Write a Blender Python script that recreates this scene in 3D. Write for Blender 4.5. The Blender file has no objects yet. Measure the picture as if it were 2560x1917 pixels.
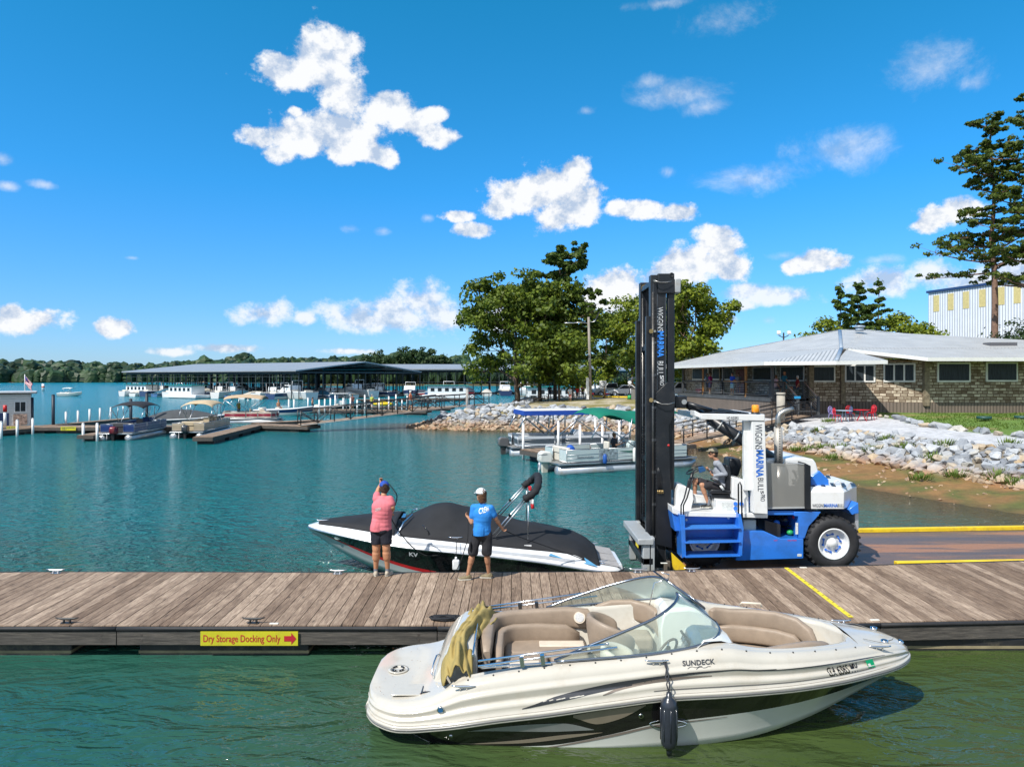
import bpy,math,random
from mathutils import Vector,Matrix,Euler,noise
from math import sin,cos,pi,atan2,asin,sqrt,hypot
R=math.radians
F=1762.0;HY=943.0;CZ=4.5
SC=bpy.context.scene
COL=SC.collection
rnd=random.Random(7)
def P(px,py,D):
 return Vector(((px-1280)/F*D,D,CZ-(py-HY)/F*D))
def G(px,py,z=0.0):
 D=(CZ-z)*F/(py-HY)
 return Vector(((px-1280)/F*D,D,z))
def lerp(a,b,t):return a+(b-a)*t
def clamp(x,a=0.,b=1.):return max(a,min(b,x))
def sstep(a,b,x):
 t=clamp((x-a)/(b-a));return t*t*(3-2*t)
def table(pairs):
 xs=[p[0]for p in pairs];ys=[p[1]for p in pairs];n=len(xs)
 d=[(ys[i+1]-ys[i])/(xs[i+1]-xs[i])for i in range(n-1)]
 m=[d[0]]+[0 if d[i-1]*d[i]<=0 else 2*d[i-1]*d[i]/(d[i-1]+d[i])for i in range(1,n-1)]+[d[-1]]
 def f(x):
  if x<=xs[0]:return ys[0]
  if x>=xs[-1]:return ys[-1]
  i=0
  while x>xs[i+1]:i+=1
  h=xs[i+1]-xs[i];t=(x-xs[i])/h
  return((2*t**3-3*t**2+1)*ys[i]+(t**3-2*t**2+t)*h*m[i]+(-2*t**3+3*t**2)*ys[i+1]+(t**3-t**2)*h*m[i+1])
 return f
MATS={}
def M(name,col,rough=.5,metal=0.,var=.12,vs=3.,bump=0.,bs=30.,coat=0.,dirt=None,dirt_amt=.0,dirt_s=2.,alpha=1.,trans=0.,ior=1.45,stretch=None,rvar=.0,emit=None):
 if name in MATS:return MATS[name]
 m=bpy.data.materials.new(name);m.use_nodes=True
 nt=m.node_tree;N=nt.nodes;L=nt.links;b=N['Principled BSDF']
 b.inputs['Roughness'].default_value=rough;b.inputs['Metallic'].default_value=metal
 b.inputs['Coat Weight'].default_value=coat;b.inputs['Coat Roughness'].default_value=.08
 b.inputs['IOR'].default_value=ior
 if trans:b.inputs['Transmission Weight'].default_value=trans
 if alpha<1:b.inputs['Alpha'].default_value=alpha
 c=(*col,1);src=None
 tc=N.new('ShaderNodeTexCoord');vec=tc.outputs['Object']
 if stretch:
  mp=N.new('ShaderNodeMapping');mp.inputs['Scale'].default_value=stretch;L.new(vec,mp.inputs[0]);vec=mp.outputs[0]
 if var or rvar:
  n=N.new('ShaderNodeTexNoise');n.inputs['Scale'].default_value=vs;n.inputs['Detail'].default_value=6;n.inputs['Roughness'].default_value=.65
  L.new(vec,n.inputs['Vector'])
  fac=n.outputs['Fac']
  if rvar:
   g=N.new('ShaderNodeNewGeometry');oi=N.new('ShaderNodeObjectInfo')
   ad=N.new('ShaderNodeMath');ad.operation='ADD';L.new(g.outputs['Random Per Island'],ad.inputs[0]);L.new(oi.outputs['Random'],ad.inputs[1])
   fr=N.new('ShaderNodeMath');fr.operation='FRACT';L.new(ad.outputs[0],fr.inputs[0])
   mx0=N.new('ShaderNodeMix');mx0.inputs[0].default_value=rvar;L.new(fac,mx0.inputs[2]);L.new(fr.outputs[0],mx0.inputs[3]);fac=mx0.outputs[0]
  r=N.new('ShaderNodeValToRGB');L.new(fac,r.inputs[0])
  v=max(var,rvar*.5)
  r.color_ramp.elements[0].position=.3 if not rvar else .05;r.color_ramp.elements[1].position=.7 if not rvar else .95
  r.color_ramp.elements[0].color=(*[x*(1-v)for x in col],1);r.color_ramp.elements[1].color=(*[min(1,x*(1+v))for x in col],1)
  src=r.outputs[0]
 if dirt:
  n2=N.new('ShaderNodeTexNoise');n2.inputs['Scale'].default_value=dirt_s;n2.inputs['Detail'].default_value=8;n2.inputs['Roughness'].default_value=.7
  L.new(vec,n2.inputs['Vector'])
  r2=N.new('ShaderNodeValToRGB');r2.color_ramp.elements[0].position=.52;r2.color_ramp.elements[1].position=.72
  r2.color_ramp.elements[1].color=(dirt_amt,)*3+(1,)
  L.new(n2.outputs['Fac'],r2.inputs[0])
  mx=N.new('ShaderNodeMix');mx.data_type='RGBA';L.new(r2.outputs[0],mx.inputs[0]);mx.inputs[7].default_value=(*dirt,1)
  if src:L.new(src,mx.inputs[6])
  else:mx.inputs[6].default_value=c
  src=mx.outputs[2]
 if src:L.new(src,b.inputs['Base Color'])
 else:b.inputs['Base Color'].default_value=c
 if bump:
  n3=N.new('ShaderNodeTexNoise');n3.inputs['Scale'].default_value=bs;n3.inputs['Detail'].default_value=5
  L.new(vec,n3.inputs['Vector'])
  bp=N.new('ShaderNodeBump');bp.inputs['Strength'].default_value=bump;bp.inputs['Distance'].default_value=.02
  L.new(n3.outputs['Fac'],bp.inputs['Height']);L.new(bp.outputs[0],b.inputs['Normal'])
 if emit:
  b.inputs['Emission Color'].default_value=(*emit[0],1);b.inputs['Emission Strength'].default_value=emit[1]
 MATS[name]=m
 return m
def glass(name,tint=(.75,.88,.82),alpha=.35,rough=.02):
 if name in MATS:return MATS[name]
 m=bpy.data.materials.new(name);m.use_nodes=True
 nt=m.node_tree;N=nt.nodes;L=nt.links
 b=N['Principled BSDF'];b.inputs['Base Color'].default_value=(*tint,1);b.inputs['Roughness'].default_value=rough
 t=N.new('ShaderNodeBsdfTransparent');t.inputs[0].default_value=(*tint,1)
 fr=N.new('ShaderNodeFresnel');fr.inputs[0].default_value=1.5
 ad=N.new('ShaderNodeMath');ad.operation='ADD';ad.use_clamp=True;ad.inputs[1].default_value=alpha;L.new(fr.outputs[0],ad.inputs[0])
 mx=N.new('ShaderNodeMixShader');L.new(ad.outputs[0],mx.inputs[0]);L.new(t.outputs[0],mx.inputs[1]);L.new(b.outputs[0],mx.inputs[2])
 L.new(mx.outputs[0],N['Material Output'].inputs[0])
 MATS[name]=m
 return m
def tag(o,label=None,cat=None,group=None,kind=None):
 if label:o['label']=label
 if cat:o['category']=cat
 if group:o['group']=group
 if kind:o['kind']=kind
 return o
def thing(name,label,cat,loc=(0,0,0),rz=0.,group=None,rot=None,scale=1.):
 o=bpy.data.objects.new(name,None);COL.objects.link(o)
 o.empty_display_size=.2
 o.location=loc;o.rotation_euler=rot or(0,0,rz);o.scale=(scale,)*3
 return tag(o,label,cat,group)
def link(name,me,parent=None):
 o=bpy.data.objects.new(name,me);COL.objects.link(o)
 if parent:o.parent=parent
 return o
def dup(o,loc=None,rz=None,label=None,group=None,rot=None,scale=None):
 def cp(s,par):
  c=s.copy();COL.objects.link(c)
  if par:c.parent=par
  for ch in KIDS.get(s.name,[]):cp(ch,c)
  return c
 c=cp(o,None)
 if loc is not None:c.location=loc
 if rz is not None:c.rotation_euler=(0,0,rz)
 if rot is not None:c.rotation_euler=rot
 if scale is not None:c.scale=scale if hasattr(scale,'__len__')else(scale,)*3
 if label:c['label']=label
 if group:c['group']=group
 return c
KIDS={}
class MB:
 def __init__(s):s.v=[];s.f=[];s.m=[];s.sm=[];s.mats=[];s.T=None
 def _mi(s,m):
  if m is None:return 0
  if m not in s.mats:s.mats.append(m)
  return s.mats.index(m)
 def add(s,vs,fs,m=None,smooth=False):
  k=len(s.v);mi=s._mi(m)
  if s.T is not None:vs=[s.T@Vector(v)for v in vs]
  s.v+=[tuple(v)for v in vs]
  for f in fs:s.f.append(tuple(i+k for i in f));s.m.append(mi);s.sm.append(smooth)
  return s
 def box(s,c,d,m=None,rz=0.,rot=None,taper=None):
  x,y,z=d[0]/2,d[1]/2,d[2]/2
  t=taper or(1,1)
  pts=[(-x,-y,-z),(x,-y,-z),(x,y,-z),(-x,y,-z),(-x*t[0],-y*t[1],z),(x*t[0],-y*t[1],z),(x*t[0],y*t[1],z),(-x*t[0],y*t[1],z)]
  Rm=Euler(rot).to_matrix()if rot else Matrix.Rotation(rz,3,'Z')
  pts=[Rm@Vector(p)+Vector(c)for p in pts]
  return s.add(pts,[(0,3,2,1),(4,5,6,7),(0,1,5,4),(1,2,6,5),(2,3,7,6),(3,0,4,7)],m)
 def bb(s,x0,x1,y0,y1,z0,z1,m=None):
  return s.box(((x0+x1)/2,(y0+y1)/2,(z0+z1)/2),(x1-x0,y1-y0,z1-z0),m)
 def cyl(s,p0,p1,r0,r1=None,n=10,m=None,cap=True,smooth=True):
  if r1 is None:r1=r0
  p0=Vector(p0);p1=Vector(p1);d=(p1-p0)
  if d.length<1e-6:return s
  d.normalize();a=d.orthogonal().normalized();b=d.cross(a)
  vs=[]
  for p,r in((p0,r0),(p1,r1)):
   for i in range(n):
    t=2*pi*i/n;vs.append(p+(a*cos(t)+b*sin(t))*r)
  s.add(vs,[(i,(i+1)%n,n+(i+1)%n,n+i)for i in range(n)],m,smooth)
  if cap:s.add(vs,[tuple(range(n))[::-1],tuple(range(n,2*n))],m,False)
  return s
 def tube(s,pts,r,n=8,m=None,closed=False,cap=True,rz=1.):
  pts=[Vector(p)for p in pts];k=len(pts)
  rs=r if hasattr(r,'__len__')else[r]*k
  vs=[];a=None
  for i,p in enumerate(pts):
   if closed:d=pts[(i+1)%k]-pts[i-1]
   else:d=pts[min(i+1,k-1)]-pts[max(i-1,0)]
   if d.length<1e-9:d=Vector((0,0,1))
   d.normalize()
   if a is None:a=d.orthogonal().normalized()if abs(d.z)>.95 else d.cross(Vector((0,0,1))).normalized()
   else:
    a=(a-d*a.dot(d))
    a=a.normalized()if a.length>1e-6 else d.orthogonal().normalized()
   b=d.cross(a)
   for j in range(n):
    t=2*pi*j/n;vs.append(p+a*cos(t)*rs[i]+b*sin(t)*rs[i]*rz)
  fs=[]
  for i in range(k if closed else k-1):
   i2=(i+1)%k
   fs+=[(i*n+j,i*n+(j+1)%n,i2*n+(j+1)%n,i2*n+j)for j in range(n)]
  s.add(vs,fs,m,True)
  if cap and not closed:s.add(vs,[tuple(range(n))[::-1],tuple(range((k-1)*n,k*n))],m)
  return s
 def ell(s,c,r,m=None,nu=12,nv=8,rot=None,z0=-1.,z1=1.):
  r=r if hasattr(r,'__len__')else(r,)*3
  Rm=Euler(rot).to_matrix()if rot else None
  vs=[];a0=asin(z0);a1=asin(z1)
  for i in range(nv+1):
   t=lerp(a0,a1,i/nv)
   for j in range(nu):
    u=2*pi*j/nu;p=Vector((cos(t)*cos(u)*r[0],cos(t)*sin(u)*r[1],sin(t)*r[2]))
    if Rm:p=Rm@p
    vs.append(p+Vector(c))
  fs=[(i*nu+j,i*nu+(j+1)%nu,(i+1)*nu+(j+1)%nu,(i+1)*nu+j)for i in range(nv)for j in range(nu)]
  s.add(vs,fs,m,True)
  if z0>-.99:s.add(vs,[tuple(range(nu))[::-1]],m)
  return s
 def lathe(s,prof,c=(0,0,0),m=None,n=24,axis='Z',smooth=True,cap=False):
  c=Vector(c);vs=[]
  for r,z in prof:
   for j in range(n):
    t=2*pi*j/n
    p=(r*cos(t),r*sin(t),z)
    if axis=='Y':p=(r*cos(t),z,r*sin(t))
    if axis=='X':p=(z,r*cos(t),r*sin(t))
    vs.append(Vector(p)+c)
  k=len(prof)
  s.add(vs,[(i*n+j,i*n+(j+1)%n,(i+1)*n+(j+1)%n,(i+1)*n+j)for i in range(k-1)for j in range(n)],m,smooth)
  if cap:s.add(vs,[tuple(range(n))[::-1],tuple(range((k-1)*n,k*n))],m)
  return s
 def prism(s,poly,y0,y1,m=None,axis='Y'):
  n=len(poly)
  if axis=='Y':vs=[(a,y0,b)for a,b in poly]+[(a,y1,b)for a,b in poly]
  elif axis=='Z':vs=[(a,b,y0)for a,b in poly]+[(a,b,y1)for a,b in poly]
  else:vs=[(y0,a,b)for a,b in poly]+[(y1,a,b)for a,b in poly]
  return s.add(vs,[tuple(range(n)),tuple(range(n,2*n))[::-1]]+[(i,n+i,n+(i+1)%n,(i+1)%n)for i in range(n)],m)
 def grid(s,rows,m=None,smooth=True,closed=False):
  k=len(rows);n=len(rows[0]);vs=[p for r in rows for p in r]
  fs=[]
  for i in range(k-1):
   for j in range(n if closed else n-1):
    fs.append((i*n+j,i*n+(j+1)%n,(i+1)*n+(j+1)%n,(i+1)*n+j))
  return s.add(vs,fs,m,smooth)
 def sheet(s,rows,th,m=None,smooth=True):
  s.grid(rows,m,smooth)
  low=[[Vector(p)-Vector((0,0,th))for p in r]for r in rows]
  s.grid([r[::-1]for r in low],m,smooth)
  edge=rows[0][:]+[r[-1]for r in rows[1:]]+rows[-1][::-1][1:]+[r[0]for r in rows[::-1][1:-1]]
  e2=[Vector(p)-Vector((0,0,th))for p in edge]
  return s.grid([edge+[edge[0]],e2+[e2[0]]],m,False)
 def build(s,name,mat=None,parent=None,bevel=0,seg=2,weld=True,solid=0,sub=0,ang=40,wn=False):
  me=bpy.data.meshes.new(name)
  me.from_pydata(s.v,[],s.f)
  if s.mats:
   for m in s.mats:me.materials.append(m)
  elif mat:me.materials.append(mat)
  me.polygons.foreach_set('material_index',s.m)
  me.polygons.foreach_set('use_smooth',s.sm)
  import bmesh
  bm=bmesh.new();bm.from_mesh(me)
  if weld:bmesh.ops.remove_doubles(bm,verts=bm.verts,dist=1e-5)
  if weld!=2:bmesh.ops.recalc_face_normals(bm,faces=bm.faces)
  bm.to_mesh(me);bm.free()
  me.update()
  o=link(name,me,parent)
  if parent is not None:KIDS.setdefault(parent.name,[]).append(o)
  if solid:
   md=o.modifiers.new('s','SOLIDIFY');md.thickness=solid;md.offset=0
  if bevel:
   md=o.modifiers.new('b','BEVEL');md.width=bevel;md.segments=seg;md.limit_method='ANGLE';md.angle_limit=R(ang);md.harden_normals=False
   for p in me.polygons:p.use_smooth=True
   if hasattr(me,'set_sharp_from_angle'):me.set_sharp_from_angle(angle=R(30 if seg<3 else 45))
  if sub:
   md=o.modifiers.new('u','SUBSURF');md.levels=sub;md.render_levels=sub
   for p in me.polygons:p.use_smooth=True
  return o
def kid(o,parent):
 o.parent=parent;KIDS.setdefault(parent.name,[]).append(o);return o
def text_mesh(txt,size=1.,bold=0.,sx=1.,align='LEFT',shear=0.):
 cu=bpy.data.curves.new('t','FONT');cu.body=txt;cu.size=size;cu.align_x=align;cu.offset=bold;cu.shear=shear
 cu.resolution_u=3
 o=bpy.data.objects.new('t',cu);COL.objects.link(o)
 dg=bpy.context.evaluated_depsgraph_get();dg.update()
 me=bpy.data.meshes.new_from_object(o.evaluated_get(dg))
 vs=[Vector((v.co.x*sx,v.co.y,0))for v in me.vertices];fs=[tuple(p.vertices)for p in me.polygons]
 bpy.data.objects.remove(o);bpy.data.curves.remove(cu);bpy.data.meshes.remove(me)
 return vs,fs
def put_text(mb,txt,size,fn,m=None,**k):
 vs,fs=text_mesh(txt,size,**k)
 mb.add([fn(v.x,v.y)for v in vs],fs,m)
 return mb
def text_width(txt,size,**k):
 vs,fs=text_mesh(txt,size,**k);xs=[v.x for v in vs];return min(xs),max(xs)
def common():
 M('white_paint',(.78,.78,.76),.35,var=.05,dirt=(.35,.3,.22),dirt_amt=.25)
 M('chrome',(.75,.75,.77),.18,1.,var=.05)
 M('alu',(.55,.56,.58),.35,1.,var=.15,vs=8)
 M('black_metal',(.018,.02,.024),.35,.0,var=.3,vs=2,dirt=(.06,.055,.05),dirt_amt=.4)
 M('rubber',(.02,.02,.022),.65,var=.25,vs=12,bump=.2,bs=60)
 M('black_fabric',(.016,.017,.02),.85,var=.2,vs=4,bump=.15,bs=8)
 M('dark_glass',(.02,.025,.03),.08)
 M('pvc',(.75,.75,.75),.4,var=.1,dirt=(.3,.28,.2),dirt_amt=.4,dirt_s=6)
common()
def setup_world():
 cam=bpy.data.cameras.new('camera');co=bpy.data.objects.new('camera',cam);COL.objects.link(co)
 co.location=(0,0,CZ);co.rotation_euler=(pi/2,0,0)
 cam.sensor_width=36;cam.lens=36*F/2560;cam.shift_y=-(958.5-HY)/2560
 cam.clip_end=6000;cam.clip_start=.1
 SC.camera=co
 sd=Vector((-.66,-.66,0)).normalized()
 el=R(50);sv=Vector((sd.x*cos(el),sd.y*cos(el),sin(el)))
 sun=bpy.data.lights.new('sun','SUN');sun.energy=4.2;sun.angle=R(.53);sun.color=(1,.955,.88)
 so=bpy.data.objects.new('sun',sun);COL.objects.link(so);so.rotation_euler=sv.to_track_quat('Z','Y').to_euler()
 so.location=(0,0,60)
 w=bpy.data.worlds.new('World');SC.world=w;w.use_nodes=True
 nt=w.node_tree;N=nt.nodes;L=nt.links;bg=N['Background']
 sky=N.new('ShaderNodeTexSky');sky.sky_type='NISHITA';sky.sun_disc=False;sky.sun_elevation=el
 sky.sun_rotation=atan2(sv.x,sv.y);sky.air_density=1.0;sky.dust_density=.3;sky.ozone_density=3.0;sky.altitude=200
 def math_(op,a=None,b=None,c=None,cl=False):
  n=N.new('ShaderNodeMath');n.operation=op;n.use_clamp=cl
  for i,q in enumerate((a,b,c)):
   if q is None:continue
   if isinstance(q,(int,float)):n.inputs[i].default_value=q
   else:L.new(q,n.inputs[i])
  return n.outputs[0]
 hs=N.new('ShaderNodeHueSaturation');hs.inputs['Saturation'].default_value=SKY_SAT;hs.inputs['Value'].default_value=1.0;hs.inputs['Hue'].default_value=SKY_HUE
 L.new(sky.outputs[0],hs.inputs['Color'])
 tc=N.new('ShaderNodeTexCoord');sp=N.new('ShaderNodeSeparateXYZ');L.new(tc.outputs['Generated'],sp.inputs[0])
 x,y,z=sp.outputs
 az=math_('ARCTAN2',x,y);elv=math_('ARCSINE',z)
 gr=N.new('ShaderNodeValToRGB');L.new(z,gr.inputs[0]);E=gr.color_ramp.elements
 for i,(p_,c_)in enumerate(GRADE):
  e=E[i]if i<2 else E.new(p_)
  e.position=p_;e.color=(*c_,1)
 gm=N.new('ShaderNodeMix');gm.data_type='RGBA';gm.blend_type='MULTIPLY';gm.inputs[0].default_value=1;L.new(hs.outputs[0],gm.inputs[6]);L.new(gr.outputs[0],gm.inputs[7])
 skyc=gm.outputs[2]
 def nz(scale,detail,rough,off=(0,0,0),vec=None,dist=0.):
  mp=N.new('ShaderNodeMapping');mp.inputs['Location'].default_value=off;mp.inputs['Scale'].default_value=(scale,scale,scale*1.15)
  L.new(vec or tc.outputs['Generated'],mp.inputs[0])
  n=N.new('ShaderNodeTexNoise');n.inputs['Scale'].default_value=1;n.inputs['Detail'].default_value=detail;n.inputs['Roughness'].default_value=rough;n.inputs['Distortion'].default_value=dist
  L.new(mp.outputs[0],n.inputs['Vector']);return n
 n1=nz(24,9,.66)
 n1b=nz(24,6,.6,(.4,.2,-.5))
 n2=nz(7,8,.6,(3,5,1))
 vo=N.new('ShaderNodeTexVoronoi');vo.feature='SMOOTH_F1';vo.inputs['Scale'].default_value=34;vo.inputs['Smoothness'].default_value=.6
 L.new(tc.outputs['Generated'],vo.inputs['Vector'])
 def group(cl):
  out=None
  for(px,py,rx,ry)in cl:
   u=(px-1280)/F;v=(HY-py)/F
   a=math.atan(u);e=asin(v/sqrt(1+u*u+v*v));ra=rx/F/(1+u*u);re=ry/F*cos(a)*cos(e)**2
   da=math_('MULTIPLY',math_('SUBTRACT',az,a),1/ra);de=math_('MULTIPLY',math_('SUBTRACT',elv,e),1/re)
   d2=math_('MULTIPLY_ADD',de,de,math_('MULTIPLY',da,da))
   q=math_('SUBTRACT',1,math_('POWER',d2,.55))
   out=q if out is None else math_('SMOOTH_MAX',out,q,.35)
  return out
 def dens(mask,amp,lo,hi,nzs):
  m=math_('MAXIMUM',mask,-3.)
  t=math_('MULTIPLY_ADD',math_('SUBTRACT',nzs,.5),amp,m)
  mr=N.new('ShaderNodeMapRange');mr.interpolation_type='SMOOTHSTEP';L.new(t,mr.inputs[0]);mr.inputs[1].default_value=lo;mr.inputs[2].default_value=hi
  return mr.outputs[0]
 big=group(CUMULUS);wisp=group(WISPS);low=group(LOWBANK)
 vb=math_('MULTIPLY_ADD',vo.outputs['Distance'],-.5,.25)
 nn=math_('ADD',n1.outputs['Fac'],math_('MULTIPLY',vb,.35))
 db=dens(big,2.9,-.42,.22,nn)
 dl=math_('MULTIPLY',dens(low,3.2,-.35,.7,nn),.88)
 nw=nz(11,8,.7,(7,2,4),None,.4)
 dw=math_('MULTIPLY',dens(wisp,3.6,-.1,1.7,nw.outputs['Fac']),.6)
 beh=math_('MULTIPLY',dens(math_('MULTIPLY_ADD',math_('ABSOLUTE',az),1.0,-1.35),2.2,.3,.9,n2.outputs['Fac']),.8)  # unseen clouds behind the camera, added to whiten the ambient light
 beh=math_('MULTIPLY',beh,math_('MULTIPLY',math_('GREATER_THAN',elv,.02),math_('GREATER_THAN',math_('ABSOLUTE',az),.9)))
 d=math_('MAXIMUM',math_('MAXIMUM',db,dl),math_('MAXIMUM',dw,beh))
 sh=math_('MULTIPLY_ADD',math_('SUBTRACT',n1.outputs['Fac'],n1b.outputs['Fac']),3.4,.60,True)
 cr=N.new('ShaderNodeValToRGB');L.new(sh,cr.inputs[0])
 e0,e1=cr.color_ramp.elements
 e0.position=.15;e0.color=(2.9,3.6,4.7,1);e1.position=.8;e1.color=(5.75,5.85,6.0,1)
 mx=N.new('ShaderNodeMix');mx.data_type='RGBA';mx.clamp_factor=True
 L.new(d,mx.inputs[0]);L.new(skyc,mx.inputs[6]);L.new(cr.outputs[0],mx.inputs[7])
 L.new(mx.outputs[2],bg.inputs[0]);bg.inputs[1].default_value=SKY_STR
 SC.view_settings.view_transform='Standard';SC.view_settings.look='None';SC.view_settings.gamma=1;SC.view_settings.exposure=EXPO
 SC.cycles.use_denoising=True;SC.cycles.max_bounces=8;SC.cycles.transparent_max_bounces=24
 SC.cycles.caustics_reflective=False;SC.cycles.caustics_refractive=False
SKY_SAT=1.0;SKY_HUE=.5;SKY_STR=.12;EXPO=.5
GRADE=((0,(.44,.63,1.0)),(.9,(.5,.95,1.05)),(.08,(.35,.66,1.04)),(.25,(.17,.78,1.15)),(.5,(.09,.90,1.08)))
CUMULUS=[(800,150,75,75),(835,120,50,45),(770,185,110,42),(860,235,60,60),(700,160,35,25),(720,190,50,25),(675,178,22,16),(975,275,55,42),(1030,310,70,32),(1095,340,45,28),(1085,290,30,20),(840,325,130,42),(740,350,85,38),(650,345,45,25),(900,375,80,30),(955,395,40,22),(700,385,35,22),(740,280,18,12),(1435,432,40,34),(1390,480,95,55),(1300,495,75,40),(1400,530,75,42),(1245,520,45,24),(1450,510,40,40),(1185,575,45,18),(1145,540,42,14),(1600,525,60,22),(1690,530,52,20),(1545,520,25,18),(2345,540,60,26),(2400,520,50,28),(2310,560,35,18),(2045,650,60,26),(1990,665,40,20),(2090,655,40,22),(1790,610,48,40),(1740,660,75,42),(1665,690,60,28),(1820,670,50,30),(1540,720,55,38),(1560,760,70,28),(1500,745,35,30),(55,800,95,32),(30,780,45,22),(280,820,42,22),(1750,730,30,10)]
LOWBANK=[(660,785,75,30),(760,795,35,18),(900,795,110,38),(1050,750,60,45),(1110,790,90,42),(980,790,70,40),(2200,700,90,36),(2330,690,90,34),(2440,700,110,40),(2540,680,70,45),(1940,740,90,22),(1860,730,60,20),(1800,800,40,16),(1850,765,40,12),(560,870,90,10),(430,880,60,10),(880,878,70,8),(1240,800,60,30)]
WISPS=[(873,572,34,15),(956,577,24,12),(1670,430,26,18),(4,398,30,18),(18,465,28,12),(112,462,38,12),(1920,802,26,12),(1070,545,20,13),(1690,235,120,36),(1620,205,55,24),(1760,270,60,24),(1880,445,190,36),(2110,370,150,60),(1790,60,120,70),(1650,10,120,20),(2330,170,130,80),(2420,210,60,30),(2200,650,60,14),(1470,278,25,15),(330,645,20,6),(1960,640,60,14)]
SHORE=[(60,12),(24,12),(21,16),(18.5,20),(16.8,22.8),(15.3,26),(14,29),(12.9,35),(11.6,44),(11.2,50),(10.3,54.5),(8,57.5),(3,58.8),(-3,59.5),(-7.5,61),(-9.3,63.5),(-9,67),(-5.5,73),(-4,80),(-2.5,92),(0,100),(12,110),(50,125),(110,150),(300,160),(300,12)]
def sdist(x,y):
 best=1e9;ins=False;n=len(SHORE)
 for i in range(n):
  ax,ay=SHORE[i];bx,by=SHORE[(i+1)%n]
  dx,dy=bx-ax,by-ay
  t=((x-ax)*dx+(y-ay)*dy)/(dx*dx+dy*dy);t=0. if t<0 else 1. if t>1 else t
  q=(x-ax-dx*t)**2+(y-ay-dy*t)**2
  if q<best:best=q
  if(ay>y)!=(by>y)and x<(bx-ax)*(y-ay)/(by-ay)+ax:ins=not ins
 d=sqrt(best)
 return d if ins else-d
def mudw(x,y):return lerp(4.0,.25,sstep(38,55,y))
def height(x,y,d=None):
 if d is None:d=sdist(x,y)
 if d<0:return max(-2.5,.22*d)
 mw=mudw(x,y)
 h=.075*min(d,mw)
 if d>mw:
  k=sstep(40,56,y);tp=lerp(1.42,1.5,k);h=min(h+lerp(.25,.29,k)*(d-mw),tp+min(.6,.06*max(0,d-mw-4.5)))
 return h+.06*noise.noise(Vector((x*.5,y*.5,0)))*min(1,max(0,d*.4))
BORDER=[(24.4,50),(24.9,46),(24.0,41),(24.4,37),(24.9,33),(26.4,28)]
def border_x(y):
 for(ax,ay),(bx,by)in zip(BORDER,BORDER[1:]):
  if by<=y<=ay:return lerp(ax,bx,(y-ay)/(by-ay))
 return 23.6 if y>50 else 26.4
def attr_mat(name,attr,rough,bump,bs,var=.25,vs=3.,spec=.5):
 m=bpy.data.materials.new(name);m.use_nodes=True;nt=m.node_tree;N=nt.nodes;L=nt.links;b=N['Principled BSDF']
 a=N.new('ShaderNodeAttribute');a.attribute_name=attr
 tc=N.new('ShaderNodeTexCoord');n=N.new('ShaderNodeTexNoise');n.inputs['Scale'].default_value=vs;n.inputs['Detail'].default_value=10;n.inputs['Roughness'].default_value=.75
 L.new(tc.outputs['Object'],n.inputs[0])
 mr=N.new('ShaderNodeMapRange');L.new(n.outputs['Fac'],mr.inputs[0]);mr.inputs[1].default_value=.3;mr.inputs[2].default_value=.7;mr.inputs[3].default_value=1-var;mr.inputs[4].default_value=1+var
 vm=N.new('ShaderNodeVectorMath');vm.operation='SCALE';L.new(a.outputs['Color'],vm.inputs[0]);L.new(mr.outputs[0],vm.inputs['Scale'])
 L.new(vm.outputs[0],b.inputs['Base Color']);b.inputs['Roughness'].default_value=rough
 v=N.new('ShaderNodeTexVoronoi');v.inputs['Scale'].default_value=bs;L.new(tc.outputs['Object'],v.inputs['Vector'])
 bp=N.new('ShaderNodeBump');bp.inputs['Strength'].default_value=bump;bp.inputs['Distance'].default_value=.05;L.new(v.outputs['Distance'],bp.inputs['Height']);L.new(bp.outputs[0],b.inputs['Normal'])
 return m
def frange(a,b,s):
 n=int(round((b-a)/s));return[a+(b-a)*i/n for i in range(n+1)]
def colattr(me,name,cols):
 a=me.color_attributes.new(name,'FLOAT_COLOR','POINT')
 flat=[]
 for c in cols:flat+=[c[0],c[1],c[2],1]
 a.data.foreach_set('color',flat)
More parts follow.
